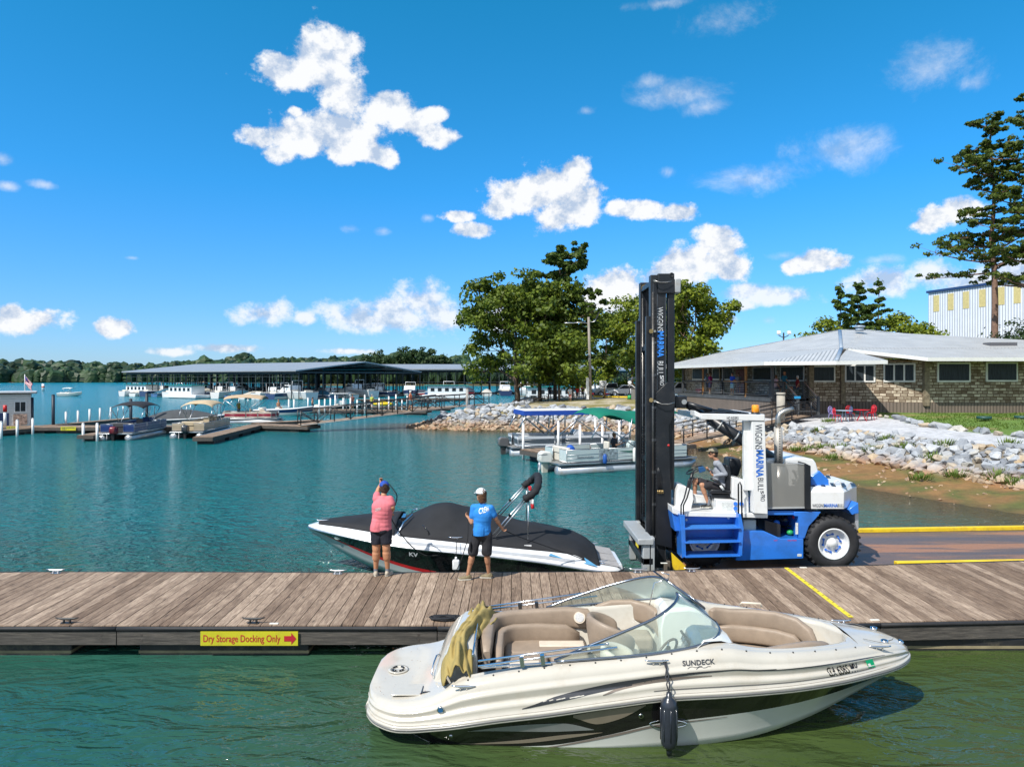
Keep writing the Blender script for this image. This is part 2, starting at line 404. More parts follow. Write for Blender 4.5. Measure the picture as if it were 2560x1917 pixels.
def make_ground():
 xs=frange(-14,34,.5)+frange(35,80,3)[0:]+[100,140,200,300]
 ys=frange(12,60,.5)+frange(61,124,1)+[128,135,145,160,200,300]
 vs=[];cols=[]
 for y in ys:
  for x in xs:
   d=sdist(x,y);vs.append((x,y,height(x,y,d)))
   nz=noise.fractal(Vector((x*.35,y*.35,3)),1,2,5)
   n2=noise.fractal(Vector((x*1.1,y*1.1,9)),1,2,4)
   mw=mudw(x,y)
   if d<mw+.4:
    wet=sstep(1.2,-.3,d)
    c=Vector((.22,.118,.038)).lerp(Vector((.095,.10,.02)),sstep(-.15,.35,nz+n2*.5)).lerp(Vector((.09,.05,.025)),wet*.7)
    c=c.lerp(Vector((.3,.14,.06)),sstep(.25,.6,-nz))
   elif d<mw+4.3:c=Vector((.2,.17,.13))
   elif y<62:
    if x>border_x(y):c=Vector((.10,.17,.022)).lerp(Vector((.2,.17,.06)),sstep(.2,.5,nz))
    else:c=Vector((.46,.46,.47))*(1+.15*n2)
   elif y<84:c=Vector((.2,.17,.05)).lerp(Vector((.4,.34,.24)),sstep(-.2,.4,nz+n2*.4))if x<16 else Vector((.46,.46,.45))
   elif x>8:c=Vector((.42,.41,.39))
   else:c=Vector((.24,.18,.1)).lerp(Vector((.11,.14,.03)),sstep(0,.4,nz))
   cols.append(c)
 n=len(xs);fs=[(j*n+i,j*n+i+1,(j+1)*n+i+1,(j+1)*n+i)for j in range(len(ys)-1)for i in range(n-1)]
 me=bpy.data.meshes.new('ground');me.from_pydata(vs,[],fs);colattr(me,'gcol',cols)
 me.materials.append(attr_mat('ground_soil','gcol',.9,.5,9,.35,2.5))
 for p in me.polygons:p.use_smooth=True
 o=link('ground',me);o['kind']='structure'
 return o
def make_water():
 xs=[-3000,-1200,-500,-250,-120,-60,-35]+frange(-20,26,1)+[35,60,120,250,500,1200,3000]
 ys=[-200,-60,-20,0]+frange(4,70,1)+[75,82,90,100,120,160,220,320,500,900,2000,5000]
 vs=[];cols=[]
 for y in ys:
  for x in xs:
   vs.append((x,y,0))
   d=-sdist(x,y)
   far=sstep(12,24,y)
   c=Vector((.042,.066,.018)).lerp(Vector((.012,.082,.068)),sstep(1,-6,x)*.8).lerp(Vector((.0,.15,.17)),far).lerp(Vector((.0,.20,.27)),sstep(40,150,y))  # green water body; teal farther out and left paints in the sky's reflection
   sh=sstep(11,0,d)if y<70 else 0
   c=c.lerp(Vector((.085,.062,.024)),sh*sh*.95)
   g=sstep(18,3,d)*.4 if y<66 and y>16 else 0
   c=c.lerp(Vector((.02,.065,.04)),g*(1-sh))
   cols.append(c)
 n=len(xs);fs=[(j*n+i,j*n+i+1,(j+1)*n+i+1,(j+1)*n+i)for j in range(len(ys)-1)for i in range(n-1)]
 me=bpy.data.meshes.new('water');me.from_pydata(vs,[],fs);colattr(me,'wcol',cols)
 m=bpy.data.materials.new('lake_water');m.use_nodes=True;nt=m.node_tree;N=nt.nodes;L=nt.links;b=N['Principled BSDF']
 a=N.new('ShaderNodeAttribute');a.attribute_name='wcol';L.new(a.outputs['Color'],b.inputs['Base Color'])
 b.inputs['IOR'].default_value=1.33
 tc=N.new('ShaderNodeTexCoord')
 def wave(scale,rot,stretch,detail,dist,rough=.55):
  mp=N.new('ShaderNodeMapping');mp.inputs['Rotation'].default_value=(0,0,rot);mp.inputs['Scale'].default_value=(1,stretch,1);L.new(tc.outputs['Object'],mp.inputs[0])
  n=N.new('ShaderNodeTexNoise');n.inputs['Scale'].default_value=scale;n.inputs['Detail'].default_value=detail;n.inputs['Distortion'].default_value=dist;n.inputs['Roughness'].default_value=rough
  L.new(mp.outputs[0],n.inputs['Vector']);return n.outputs['Fac']
 def mul(x,k):
  q=N.new('ShaderNodeMath');q.operation='MULTIPLY';L.new(x,q.inputs[0])
  if isinstance(k,(int,float)):q.inputs[1].default_value=k
  else:L.new(k,q.inputs[1])
  return q.outputs[0]
 def add(x,y):
  q=N.new('ShaderNodeMath');q.operation='ADD';L.new(x,q.inputs[0]);L.new(y,q.inputs[1]);return q.outputs[0]
 sp=N.new('ShaderNodeSeparateXYZ');L.new(tc.outputs['Object'],sp.inputs[0])
 def ramp(a,b_,c,d):
  mr=N.new('ShaderNodeMapRange');L.new(sp.outputs[1],mr.inputs[0])
  for i_,q in enumerate((a,b_,c,d)):mr.inputs[1+i_].default_value=q
  return mr.outputs[0]
 near=add(mul(wave(.9,R(35),2.1,3,.9),.55),mul(wave(2.6,R(20),2.0,3,.6),.16))
 far_=add(add(mul(wave(2.3,R(14),1.35,3,.8),.5),mul(wave(6.,R(-18),1.2,3,.4),.2)),mul(wave(.6,R(8),1.5,2,.2),.4))
 h=add(mul(near,ramp(9,16,WAVE[0],0)),mul(far_,ramp(11,18,0,WAVE[1])))
 L.new(ramp(10,70,.05,.15),b.inputs['Roughness'])
 bp=N.new('ShaderNodeBump');bp.inputs['Distance'].default_value=1.;bp.inputs['Strength'].default_value=1
 L.new(h,bp.inputs['Height']);L.new(bp.outputs[0],b.inputs['Normal'])
 me.materials.append(m)
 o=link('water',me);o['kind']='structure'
WAVE=(.26,1.1)
def rock_mesh(k,sub=False):
 import bmesh
 rr=random.Random(100+k);bm=bmesh.new()
 for i in range(15):
  v=Vector((rr.gauss(0,1),rr.gauss(0,1),rr.gauss(0,1))).normalized()
  bm.verts.new((v.x*.5*rr.uniform(.8,1.1),v.y*.42*rr.uniform(.7,1.1),v.z*.34*rr.uniform(.7,1.1)))
 r=bmesh.ops.convex_hull(bm,input=bm.verts)
 bmesh.ops.delete(bm,geom=[g for g in r['geom_interior']if isinstance(g,bmesh.types.BMVert)],context='VERTS')
 me=bpy.data.meshes.new('rock');bm.to_mesh(me);bm.free();return me
def rock_mat(name):
 m=bpy.data.materials.new(name);m.use_nodes=True;nt=m.node_tree;N=nt.nodes;L=nt.links;b=N['Principled BSDF']
 b.inputs['Roughness'].default_value=.85
 g=N.new('ShaderNodeNewGeometry');oi=N.new('ShaderNodeObjectInfo')
 ad=N.new('ShaderNodeMath');ad.operation='ADD';L.new(g.outputs['Random Per Island'],ad.inputs[0]);L.new(oi.outputs['Random'],ad.inputs[1])
 fr=N.new('ShaderNodeMath');fr.operation='FRACT';L.new(ad.outputs[0],fr.inputs[0])
 cr=N.new('ShaderNodeValToRGB');cr.color_ramp.interpolation='LINEAR';L.new(fr.outputs[0],cr.inputs[0])
 E=cr.color_ramp.elements;E[0].position=0;E[0].color=(.18,.19,.21,1);E[1].position=1;E[1].color=(.44,.32,.19,1)
 for p,c in((.25,(.35,.37,.395)),(.5,(.49,.50,.515)),(.72,(.31,.33,.355)),(.86,(.5,.47,.41))):
  e=E.new(p);e.color=(*c,1)
 sp=N.new('ShaderNodeSeparateXYZ');L.new(g.outputs['Position'],sp.inputs[0])
 n=N.new('ShaderNodeTexNoise');n.inputs['Scale'].default_value=5;n.inputs['Detail'].default_value=8;n.inputs['Roughness'].default_value=.7;L.new(g.outputs['Position'],n.inputs[0])
 zz=N.new('ShaderNodeMath');zz.operation='MULTIPLY_ADD';L.new(n.outputs['Fac'],zz.inputs[0]);zz.inputs[1].default_value=-.5;L.new(sp.outputs[2],zz.inputs[2])
 mr=N.new('ShaderNodeMapRange');L.new(zz.outputs[0],mr.inputs[0]);mr.inputs[1].default_value=.6;mr.inputs[2].default_value=.15;mr.inputs[3].default_value=0;mr.inputs[4].default_value=.85
 mx=N.new('ShaderNodeMix');mx.data_type='RGBA';L.new(mr.outputs[0],mx.inputs[0]);L.new(cr.outputs[0],mx.inputs[6])
 c2=N.new('ShaderNodeValToRGB');L.new(fr.outputs[0],c2.inputs[0]);c2.color_ramp.elements[0].color=(.36,.19,.09,1);c2.color_ramp.elements[1].color=(.46,.33,.2,1);L.new(c2.outputs[0],mx.inputs[7])
 m2=N.new('ShaderNodeMix');m2.data_type='RGBA';m2.blend_type='MULTIPLY';m2.inputs[0].default_value=.7;L.new(mx.outputs[2],m2.inputs[6])
 c3=N.new('ShaderNodeValToRGB');L.new(n.outputs['Fac'],c3.inputs[0]);c3.color_ramp.elements[0].position=.35;c3.color_ramp.elements[0].color=(.55,.55,.55,1);c3.color_ramp.elements[1].position=.6;L.new(c3.outputs[0],m2.inputs[7])
 L.new(m2.outputs[2],b.inputs['Base Color'])
 bp=N.new('ShaderNodeBump');bp.inputs['Strength'].default_value=.5;bp.inputs['Distance'].default_value=.05;L.new(n.outputs['Fac'],bp.inputs['Height']);L.new(bp.outputs[0],b.inputs['Normal'])
 return m
def make_rocks():
 rm=rock_mat('riprap_stone')
 protos=[rock_mesh(k)for k in range(10)]
 for me in protos:me.materials.append(rm)
 rr=random.Random(5);spots=[]
 def fill(x0,x1,y0,y1,n,smin,smax,dmin_add,dmax_add,gap):
  cell={};c=0
  for _ in range(n):
   x=rr.uniform(x0,x1);y=rr.uniform(y0,y1);d=sdist(x,y);mw=mudw(x,y)
   e=d-mw-.35*noise.noise(Vector((x*.6,y*.6,4)))
   if e<dmin_add or e>dmax_add:continue
   s=rr.uniform(smin,smax)*(1 if rr.random()<.8 else 1.35)
   key=(int(x/.8),int(y/.8));ok=True
   for i in(-1,0,1):
    for j in(-1,0,1):
     for(qx,qy,qs)in cell.get((key[0]+i,key[1]+j),()):
      if hypot(qx-x,qy-y)<gap*(s+qs):ok=False
   if not ok:continue
   cell.setdefault(key,[]).append((x,y,s));spots.append((x,y,s,d))
 fill(9,34,14,57,16000,.32,.74,0,4.2,.26)
 fill(-11,14,53,84,9000,.28,.55,-.5,2.4,.27)
 fill(-11,14,53,84,9000,.5,1.05,2.2,6.0,.27)
 fill(-6,14,84,112,3000,.9,1.5,-.5,5,.3)
 vis=[]
 for(x,y,s,d)in spots:
  px=1280+F*x/y
  if 0<px<2600:vis.append((s/y,x,y,s,d))
 up=[]
 for q,x,y,s,d in vis:
  if y<66 and rr.random()<.3:up.append((q*.9,x+rr.uniform(-.3,.3),y+rr.uniform(-.3,.3),s*.85,d))
 base=[(q,x,y,s,.1)for q,x,y,s,d in vis]+[(q,x,y,s,.36)for q,x,y,s,d in up if mudw(x,y)+3.6>d>mudw(x,y)+.5]
 base.sort(reverse=True)
 first=base[:292];rest=base[292:]
 for i,(q,x,y,s,lift)in enumerate(first):
  o=link('riprap_rock',protos[i%10]);z=height(x,y)+s*lift
  o.location=(x,y,z);o.rotation_euler=(rr.uniform(-.5,.5),rr.uniform(-.5,.5),rr.uniform(0,6.28));o.scale=(s*1.15,s*1.1,s*rr.uniform(.9,1.3))
  tag(o,'pale grey and tan angular rock in the riprap bank right of the boat ramp' if x>10.5 and y<54 else 'pale grey or rust angular rock in the riprap around the tree point','rock','riprap rocks on the right bank' if x>10.5 and y<54 else 'riprap rocks around the point')
 mb=MB()
 pv=[([v.co.copy()for v in me.vertices],[tuple(p.vertices)for p in me.polygons])for me in protos]
 def bake(x,y,z,s,k):
  Rm=Euler((rr.uniform(-.5,.5),rr.uniform(-.5,.5),rr.uniform(0,6.28))).to_matrix()@Matrix.Diagonal((s*1.15,s*1.1,s*1.1))
  mb.add([Rm@v+Vector((x,y,z))for v in pv[k][0]],pv[k][1],rm)
 for i,(q,x,y,s,lift)in enumerate(rest):bake(x,y,height(x,y)+s*lift,s,i%10)
 tag(mb.build('riprap',rm,weld=2),'smaller and farther grey riprap stones filling the banks','riprap',kind='stuff')
 mb=MB()
 for i in range(2600):
  x=rr.uniform(9,26);y=rr.uniform(17,58);d=sdist(x,y)
  if d<-.6 or d>mudw(x,y)+.6:continue
  if noise.noise(Vector((x*.7,y*.7,0)))+rr.uniform(-.3,.3)<.05:continue
  bake(x,y,height(x,y)+.01,rr.choice((.06,.09,.12,.17,.28)),i%10)
 tag(mb.build('shore_cobbles',rm,weld=2),'loose tan cobbles scattered over the exposed muddy shore','cobbles',kind='stuff')
 k=0
 for i in range(26):
  y=49.5-i*.78;x=border_x(y)+rr.uniform(-.2,.2)
  px=1280+F*x/y
  if px>2580:continue
  o=link('border_rock',protos[(i*3)%10]);s=rr.uniform(.5,.85)
  o.location=(x,y,height(x,y)+s*.15);o.rotation_euler=(rr.uniform(-.3,.3),rr.uniform(-.3,.3),rr.uniform(0,6.28));o.scale=(s*1.3,s,s)
  tag(o,'pale grey boulder in the single row edging the lawn beside the gravel path','rock','boulders edging the lawn')
 lm=leaf_mat('weed_leaf',(.09,.15,.02),(.16,.22,.04));k=0
 wp=[G(1150+0,1000,1.5)]
 for(px,py,z)in((2045,1056,1.75),(2072,1049,1.8),(1985,1090,1.2),(2020,1105,.9),(2055,1088,1.3),(2100,1092,1.3),(2215,1085,1.5),(2262,1105,1.3),(2330,1130,1.1),(2300,1180,.6),(2390,1180,.6),(2540,1190,.7),(2490,1150,1.2),(2180,1105,1.2),(2080,1130,.7),(2360,1100,1.5),(2520,1100,1.7)):
  p=G(px,py,z);mb=MB()
  for q in range(110):
   a=rr.uniform(0,6.28);r0=.5*rr.random()**.7;l=rr.uniform(.06,.3);b=p+Vector((cos(a)*r0,sin(a)*r0,0));b.z=height(b.x,b.y)+.15
   tip=b+Vector((cos(a)*l*.5,sin(a)*l*.5,l));s=Vector((-sin(a),cos(a),0))*.028
   mb.add([b-s,b+s,tip],[(0,1,2)],lm)
  tag(mb.build('weed_clump',lm,weld=2),'low green weed clump growing between the riprap rocks on the right bank','weeds','weeds among the riprap rocks')
 gm=leaf_mat('grass_blade',(.07,.13,.015),(.14,.2,.03));mb=MB()
 for i in range(16000):
  x=rr.uniform(23,46);y=rr.uniform(30,47.5)
  if x<border_x(y)+.1 or 1280+F*x/y>2600:continue
  if noise.noise(Vector((x*.4,y*.4,1)))<-.28:continue
  z=height(x,y);a=rr.uniform(0,6.28);l=rr.uniform(.05,.12);s=Vector((cos(a),sin(a),0))*.03
  b=Vector((x,y,z));mb.add([b-s,b+s,b+Vector((rr.uniform(-.04,.04),rr.uniform(-.04,.04),l))],[(0,1,2)],gm)
 tag(mb.build('lawn_grass',gm,weld=2),'short green grass of the lawn beside the restaurant','grass',kind='stuff')
def leaf_mat(name,c0,c1,trans=.35):
 if name in MATS:return MATS[name]
 m=bpy.data.materials.new(name);m.use_nodes=True;nt=m.node_tree;N=nt.nodes;L=nt.links;b=N['Principled BSDF']
 b.inputs['Roughness'].default_value=.55;b.inputs['Specular IOR Level'].default_value=.3
 g=N.new('ShaderNodeNewGeometry');cr=N.new('ShaderNodeValToRGB');L.new(g.outputs['Random Per Island'],cr.inputs[0])
 cr.color_ramp.elements[0].color=(*c0,1);cr.color_ramp.elements[1].color=(*c1,1);L.new(cr.outputs[0],b.inputs['Base Color'])
 t=N.new('ShaderNodeBsdfTranslucent');L.new(cr.outputs[0],t.inputs[0])
 mx=N.new('ShaderNodeMixShader');mx.inputs[0].default_value=trans;L.new(b.outputs[0],mx.inputs[1]);L.new(t.outputs[0],mx.inputs[2])
 L.new(mx.outputs[0],N['Material Output'].inputs[0])
 MATS[name]=m;return m
def branch(mb,p,d,L_,r,depth,rr,tips,m,up=.25,spread=.6,kids=4):
 pts=[p.copy()];n=4;q=p.copy();dd=d.copy()
 for i in range(n):
  dd=(dd+Vector((rr.gauss(0,.12),rr.gauss(0,.12),rr.gauss(0,.08)+up*.12))).normalized()
  q=q+dd*L_/n;pts.append(q.copy())
 mb.tube(pts,[lerp(r,r*.35,i/n)for i in range(n+1)],6 if depth>1 else 4,m,cap=False)
 if depth==0 or r<.02:tips.append((q,dd));return
 for k in range(kids):
  t=lerp(.35,1.,(k+1)/kids);i=min(n,int(t*n));base=pts[i]
  a=rr.uniform(0,6.28);ax=dd.orthogonal().normalized();ax.rotate(Matrix.Rotation(a,3,dd))
  nd=(dd*(1-spread*.5)+ax*spread*rr.uniform(.7,1.3)+Vector((0,0,up*.5))).normalized()
  branch(mb,base,nd,L_*rr.uniform(.5,.72),r*.5,depth-1,rr,tips,m,up,spread,kids)
 tips.append((q,dd))
def leaves(mb,c,n,rad,size,rr,m,flat=.7,out=None):
 for _ in range(n):
  v=Vector((rr.gauss(0,1),rr.gauss(0,1),rr.gauss(0,1)*flat));v=v.normalized()*rad*rr.random()**.4
  v.z*=flat
  p=c+v;nrm=(v.normalized()+Vector((rr.gauss(0,.5),rr.gauss(0,.5),.5+rr.gauss(0,.5)))).normalized()
  a=nrm.orthogonal().normalized();a.rotate(Matrix.Rotation(rr.uniform(0,6.28),3,nrm));b=nrm.cross(a);s=size*rr.uniform(.6,1.3)
  mb.add([p-a*s-b*s*.35,p+a*s*.1-b*s*.7,p+a*s,p+b*s*.6],[(0,1,2,3)],m)
def crown_tree(name,label,cat,base,H,W,seed,lm,bm_,lean=0.,trunk_r=.22,clear=.25,dens=1.,size=.3,group=None,cl=1.15,stems=1):
 rr=random.Random(seed);t=thing(name,label,cat,base,group=group)
 mb=MB();tips=[]
 for st in range(stems):
  off=Vector((rr.uniform(-.5,.5),rr.uniform(-.5,.5),0))*(stems-1)
  top=Vector((lean*H+rr.uniform(-.4,.4),rr.uniform(-.4,.4),H*.92));pts=[];n=10
  for i in range(n+1):
   f=i/n;pts.append(off+Vector((top.x*f**1.3+rr.gauss(0,.09),rr.gauss(0,.09)+top.y*f,H*.92*f)))
  pts[0]=off+Vector((0,0,-.3))
  mb.tube(pts,[lerp(trunk_r,.03,(i/n)**.8)for i in range(n+1)],8,bm_)
  nb=int(13*dens**.3)
  for k in range(nb):
   f=lerp(clear,.97,k/(nb-1));i=min(n-1,int(f*n));p=pts[i].lerp(pts[i+1],f*n-i)
   prof=sin(pi*clamp((f-clear+.12)/(1.12-clear))**.75)*.85+.15
   a=k*2.4+rr.uniform(-.5,.5);ln=W*.5*prof*rr.uniform(.75,1.2)
   d=Vector((cos(a),sin(a),rr.uniform(.15,.7)+f*.5)).normalized()
   branch(mb,p,d,ln,trunk_r*.35*(1.2-f),2,rr,tips,bm_,.3,.75,3)
 kid(mb.build('trunk',bm_,weld=2),t)
 mb=MB()
 for(q,d)in tips:
  if rr.random()<.22:continue
  leaves(mb,q,int(rr.uniform(36,70)*dens),cl*rr.uniform(.7,1.35),size*.82,rr,lm)
 kid(mb.build('crown',lm,weld=2),t)
 return t
def pine_tree(label,base,H,seed,lm,bm_,W=7.,clear=.35,group=None,size=.3,nb=26,lean=0.,dens=1.,droop=0.,big=(),taperp=.75):
 rr=random.Random(seed);t=thing('pine_tree',label,'tree',base,group=group)
 mb=MB();n=12;pts=[Vector((lean*H*(i/n)**1.4+rr.gauss(0,.07),rr.gauss(0,.07),H*i/n))for i in range(n+1)];pts[0].z=-.3
 tr=H*.0135;mb.tube(pts,[lerp(tr,.035,(i/n)**1.2)for i in range(n+1)],8,bm_)
 mc=MB();arms=[(lerp(clear,.985,k/(nb-1)),k*2.4+rr.uniform(-.4,.4),None)for k in range(nb)]+[(f,a,l)for f,a,l in big]
 for f,a,fl in arms:
  i=min(n-1,int(f*n));p=pts[i].lerp(pts[i+1],f*n-i)
  prof=(1-f)**taperp*1.15+.12
  ln=fl or W*.5*clamp(prof,0,1)*rr.uniform(.6,1.2)
  d=Vector((cos(a),sin(a),rr.uniform(-.1,.35)-droop)).normalized();q=p.copy();bp=[q.copy()];m_=5
  for s in range(m_):
   d=(d+Vector((rr.gauss(0,.1),rr.gauss(0,.1),rr.gauss(0,.08)+.05))).normalized();q=q+d*ln/m_;bp.append(q.copy())
  mb.tube(bp,[lerp(tr*.28,.015,s/m_)for s in range(m_+1)],5,bm_,cap=False)
  for s in range(1,m_+1):
   for _ in range(3):
    aa=rr.uniform(0,6.28);sd=Vector((cos(aa),sin(aa),rr.uniform(0,.5)))*ln*rr.uniform(.1,.3)
    c=bp[s]+sd;mb.tube([bp[s-1].lerp(bp[s],.5),c],[.02,.01],3,bm_,cap=False)
    if s>1 or rr.random()<.4:leaves(mc,c,int(16*dens),rr.uniform(.3,.55)*clamp(ln*.3,.5,1.05),size,rr,lm,flat=.55)
 leaves(mc,pts[-1],int(30*dens),.7,size,rr,lm,1)
 kid(mb.build('trunk',bm_,weld=2),t);kid(mc.build('crown',lm,weld=2),t)
 return t
def make_trees():
 bark=M('bark',(.12,.085,.06),.9,var=.35,vs=6,bump=.6,bs=20)
 pbark=M('pine_bark',(.2,.12,.085),.9,var=.35,vs=6,bump=.6,bs=15)
 la=leaf_mat('oak_leaf',(.045,.085,.008),(.17,.22,.022));lb=leaf_mat('bright_leaf',(.07,.12,.008),(.25,.29,.024));lp=leaf_mat('pine_needle',(.03,.07,.01),(.11,.16,.022))
 def at(px,D,py=None):
  x=(px-1280)/F*D;return(x,D,height(x,D))
 crown_tree('oak_tree','leafy tree with the widest crown, leftmost on the rocky point','tree',at(1296,84),13.6,10.8,11,la,bark,lean=-.06,dens=1.35,clear=.16,trunk_r=.3,stems=2)
 crown_tree('oak_tree','leafy green tree in the middle of the point clump, behind the picnic benches','tree',at(1350,86),14.6,9.5,12,la,bark,lean=-.03,dens=1.3,clear=.15,trunk_r=.28)
 pine_tree('tallest dark pine on the rocky point, leaning right above its leafy neighbours',at(1388,87),18.4,13,lp,bark,W=12.5,clear=.26,nb=34,dens=1.7,size=.3,lean=.035,big=[(.93,-.3,3.2),(.86,.2,3.6),(.6,-.2,4.6)],taperp=.6)
 crown_tree('oak_tree','short bushy tree on the point just left of the light pole','tree',at(1398,80),9.2,5.4,14,la,bark,dens=1.0,clear=.12,trunk_r=.16)
 crown_tree('shade_tree','bright green tree left of the forklift mast behind the parked sedan','tree',at(1512,104),12.6,8,15,lb,bark,dens=1.2,clear=.08)
 crown_tree('shade_tree','bright green tree directly behind the forklift mast, taller than the one by the sedan','tree',at(1580,100),14.2,8.4,16,lb,bark,dens=1.3,clear=.1)
 crown_tree('shade_tree','tall yellow green tree rising between the mast and the restaurant roof','tree',at(1728,84),13.3,7.6,17,lb,pbark,dens=1.55,clear=.14,trunk_r=.24,lean=.015)
 crown_tree('shade_tree','lower bright green tree half hidden by the restaurant eaves right of the mast','tree',at(1662,92),12.2,7,18,lb,bark,dens=1.2,clear=.1)
 tp=leaf_mat('yellow_pine_needle',(.03,.065,.008),(.13,.165,.022))  # yellower green needles of the two tall pines at the right
 g='trees behind the restaurant roof'
 pine_tree('thin layered pine standing leftmost behind the restaurant roof',at(2100,98),14.8,21,lp,bark,W=6.5,clear=.3,group=g,dens=.8,nb=18)
 pine_tree('full dark green pine second from left behind the restaurant roof',at(2145,100),15.5,22,lp,bark,W=9,clear=.2,group=g,dens=1.2)
 pine_tree('airy pine with bare gaps third from left behind the restaurant roof',at(2197,104),16.3,23,lp,bark,W=7,clear=.2,group=g,dens=.75,nb=20)
 crown_tree('shade_tree','small round leafy tree between the airy pine and the white warehouse','tree',at(2250,100),12,5,24,lb,bark,group=g,dens=.8,clear=.3)
 crown_tree('shade_tree','low leafy tree touching the left edge of the white warehouse','tree',at(2294,98),10.4,5,25,lb,bark,group=g,dens=.8,clear=.3)
 crown_tree('shade_tree','low leafy tree at the foot of the leftmost thin pine','tree',at(2062,96),10.8,4.5,26,lb,bark,group=g,dens=.7,clear=.3)
 pine_tree('tall pine with a long bare trunk in front of the white warehouse',at(2490,66),26.6,31,tp,pbark,W=9.5,clear=.44,size=.15,nb=32,dens=2.3,lean=-.015,big=[(.50,3.0,6.0),(.47,.3,3.),(.8,3.3,4.6),(.55,2.7,3.)],taperp=.45)
 pine_tree('tallest pine cut by the right edge of the picture',at(2588,64),28.5,32,tp,pbark,W=10,clear=.36,size=.15,nb=32,dens=2.3,big=[(.5,3.2,4.4),(.62,3.0,4.4),(.78,3.1,4.2),(.38,3.3,4.2)],taperp=.4)
 crown_tree('holly_tree','dark rounded evergreen bush at the right edge below the warehouse','tree',at(2572,62),7.2,5,33,leaf_mat('holly_leaf',(.015,.035,.01),(.05,.08,.025)),bark,dens=1.4,clear=.08,size=.16)
def make_far_shore():
 xs=frange(-1100,1100,20);mb=MB();rows=[]
 def fy(x):return 640+40*sin(x*.006+1)+25*sin(x*.017)-.12*max(0,x+100)
 for off,z in((0,-.5),(6,.6),(14,2.),(80,6),(300,8)):
  rows.append([(x,fy(x)+off,z)for x in xs])
 beach=M('far_beach',(.36,.25,.15),.9,var=.4,vs=.05)
 mb.grid(rows,beach);tag(mb.build('far_shore',beach),kind='structure')
 dm=leaf_mat('far_canopy',(.008,.024,.012),(.032,.065,.02),.0)
 import bmesh
 protos=[]
 for k in range(6):
  bm=bmesh.new();bmesh.ops.create_icosphere(bm,subdivisions=3 if k<2 else 2,radius=1)
  for v in bm.verts:
   n=noise.fractal(v.co*1.6+Vector((k*9,0,0)),1,2,4);n2=noise.noise(v.co*6+Vector((k,4,0)))
   v.co*=1+.42*n+.16*n2
  me=bpy.data.meshes.new('t');bm.to_mesh(me);bm.free()
  protos.append(([v.co.copy()for v in me.vertices],[tuple(p.vertices)for p in me.polygons]))
 rr=random.Random(3);mb=MB()
 for i in range(1150):
  x=rr.uniform(-560,420);row=rr.choice((0,0,1,2,3));y=fy(x)+8+row*22+rr.uniform(-6,6)
  r=rr.uniform(3.2,7.5)*(1+.15*row)
  zt=10.5+row*2.4+3.5*noise.noise(Vector((x*.012,row,0)))+rr.uniform(-1.2,1.2)+6.5*sstep(-340,-220,x)
  if rr.random()<.08:zt+=3
  vs,fs=protos[i%6];a=rr.uniform(0,6.28);c,s=cos(a),sin(a)
  for z0 in((zt-r*.8),(zt-r*.8)*.5,1.)if row<2 else((zt-r*.8),):
   mb.add([Vector(((v.x*c-v.y*s)*r,(v.x*s+v.y*c)*r,v.z*r*.95))+Vector((x,y+(z0-zt)*.2,z0))for v in vs],fs,dm)
 tag(mb.build('far_woods',dm,weld=2),'dense dark green woodland along the far shore of the lake','woods',kind='stuff')
 g='round pines above the boathouse roofs'
 lm=leaf_mat('far_pine',(.02,.05,.018),(.06,.1,.03))
 bark=MATS['bark']
 for i,(px,top,w,lab)in enumerate(((1010,888,7,'left tree of the broad pair of round pines above the boathouse roofs'),(1045,884,9,'right, broader tree of the pair of round pines above the boathouse roofs'),(945,893,7,'single round pine above the peak of the first boathouse roof'),(1100,892,5,'slim pine with a round top right of the broad pair above the boathouses'))):
  D=380;H=(HY-top)/F*D+CZ
  crown_tree('far_pine_tree',lab,'tree',((px-1280)/F*D,D,.0),H,w*1.9,60+i,lm,bark,dens=.6,size=.9,cl=2.2,clear=.35,group=g)
 tag(MB().box((-50,395,.3),(130,60,1.2),M('wooded_island_soil',(.12,.1,.05),.9)).build('far_bank',MATS['wooded_island_soil']),kind='structure')
 mb=MB()
 for i in range(150):
  x=rr.uniform(-120,25);y=375+rr.uniform(0,40);r=rr.uniform(2.5,4);vs,fs=protos[i%6]
  mb.add([Vector((v.x*r*1.3,v.y*r,v.z*r))+Vector((x,y,5+rr.uniform(-2,3.5)))for v in vs],fs,dm)
 tag(mb.build('bank_woods',dm,weld=2),'lower green woodland just behind the boathouse roofs','woods',kind='stuff')
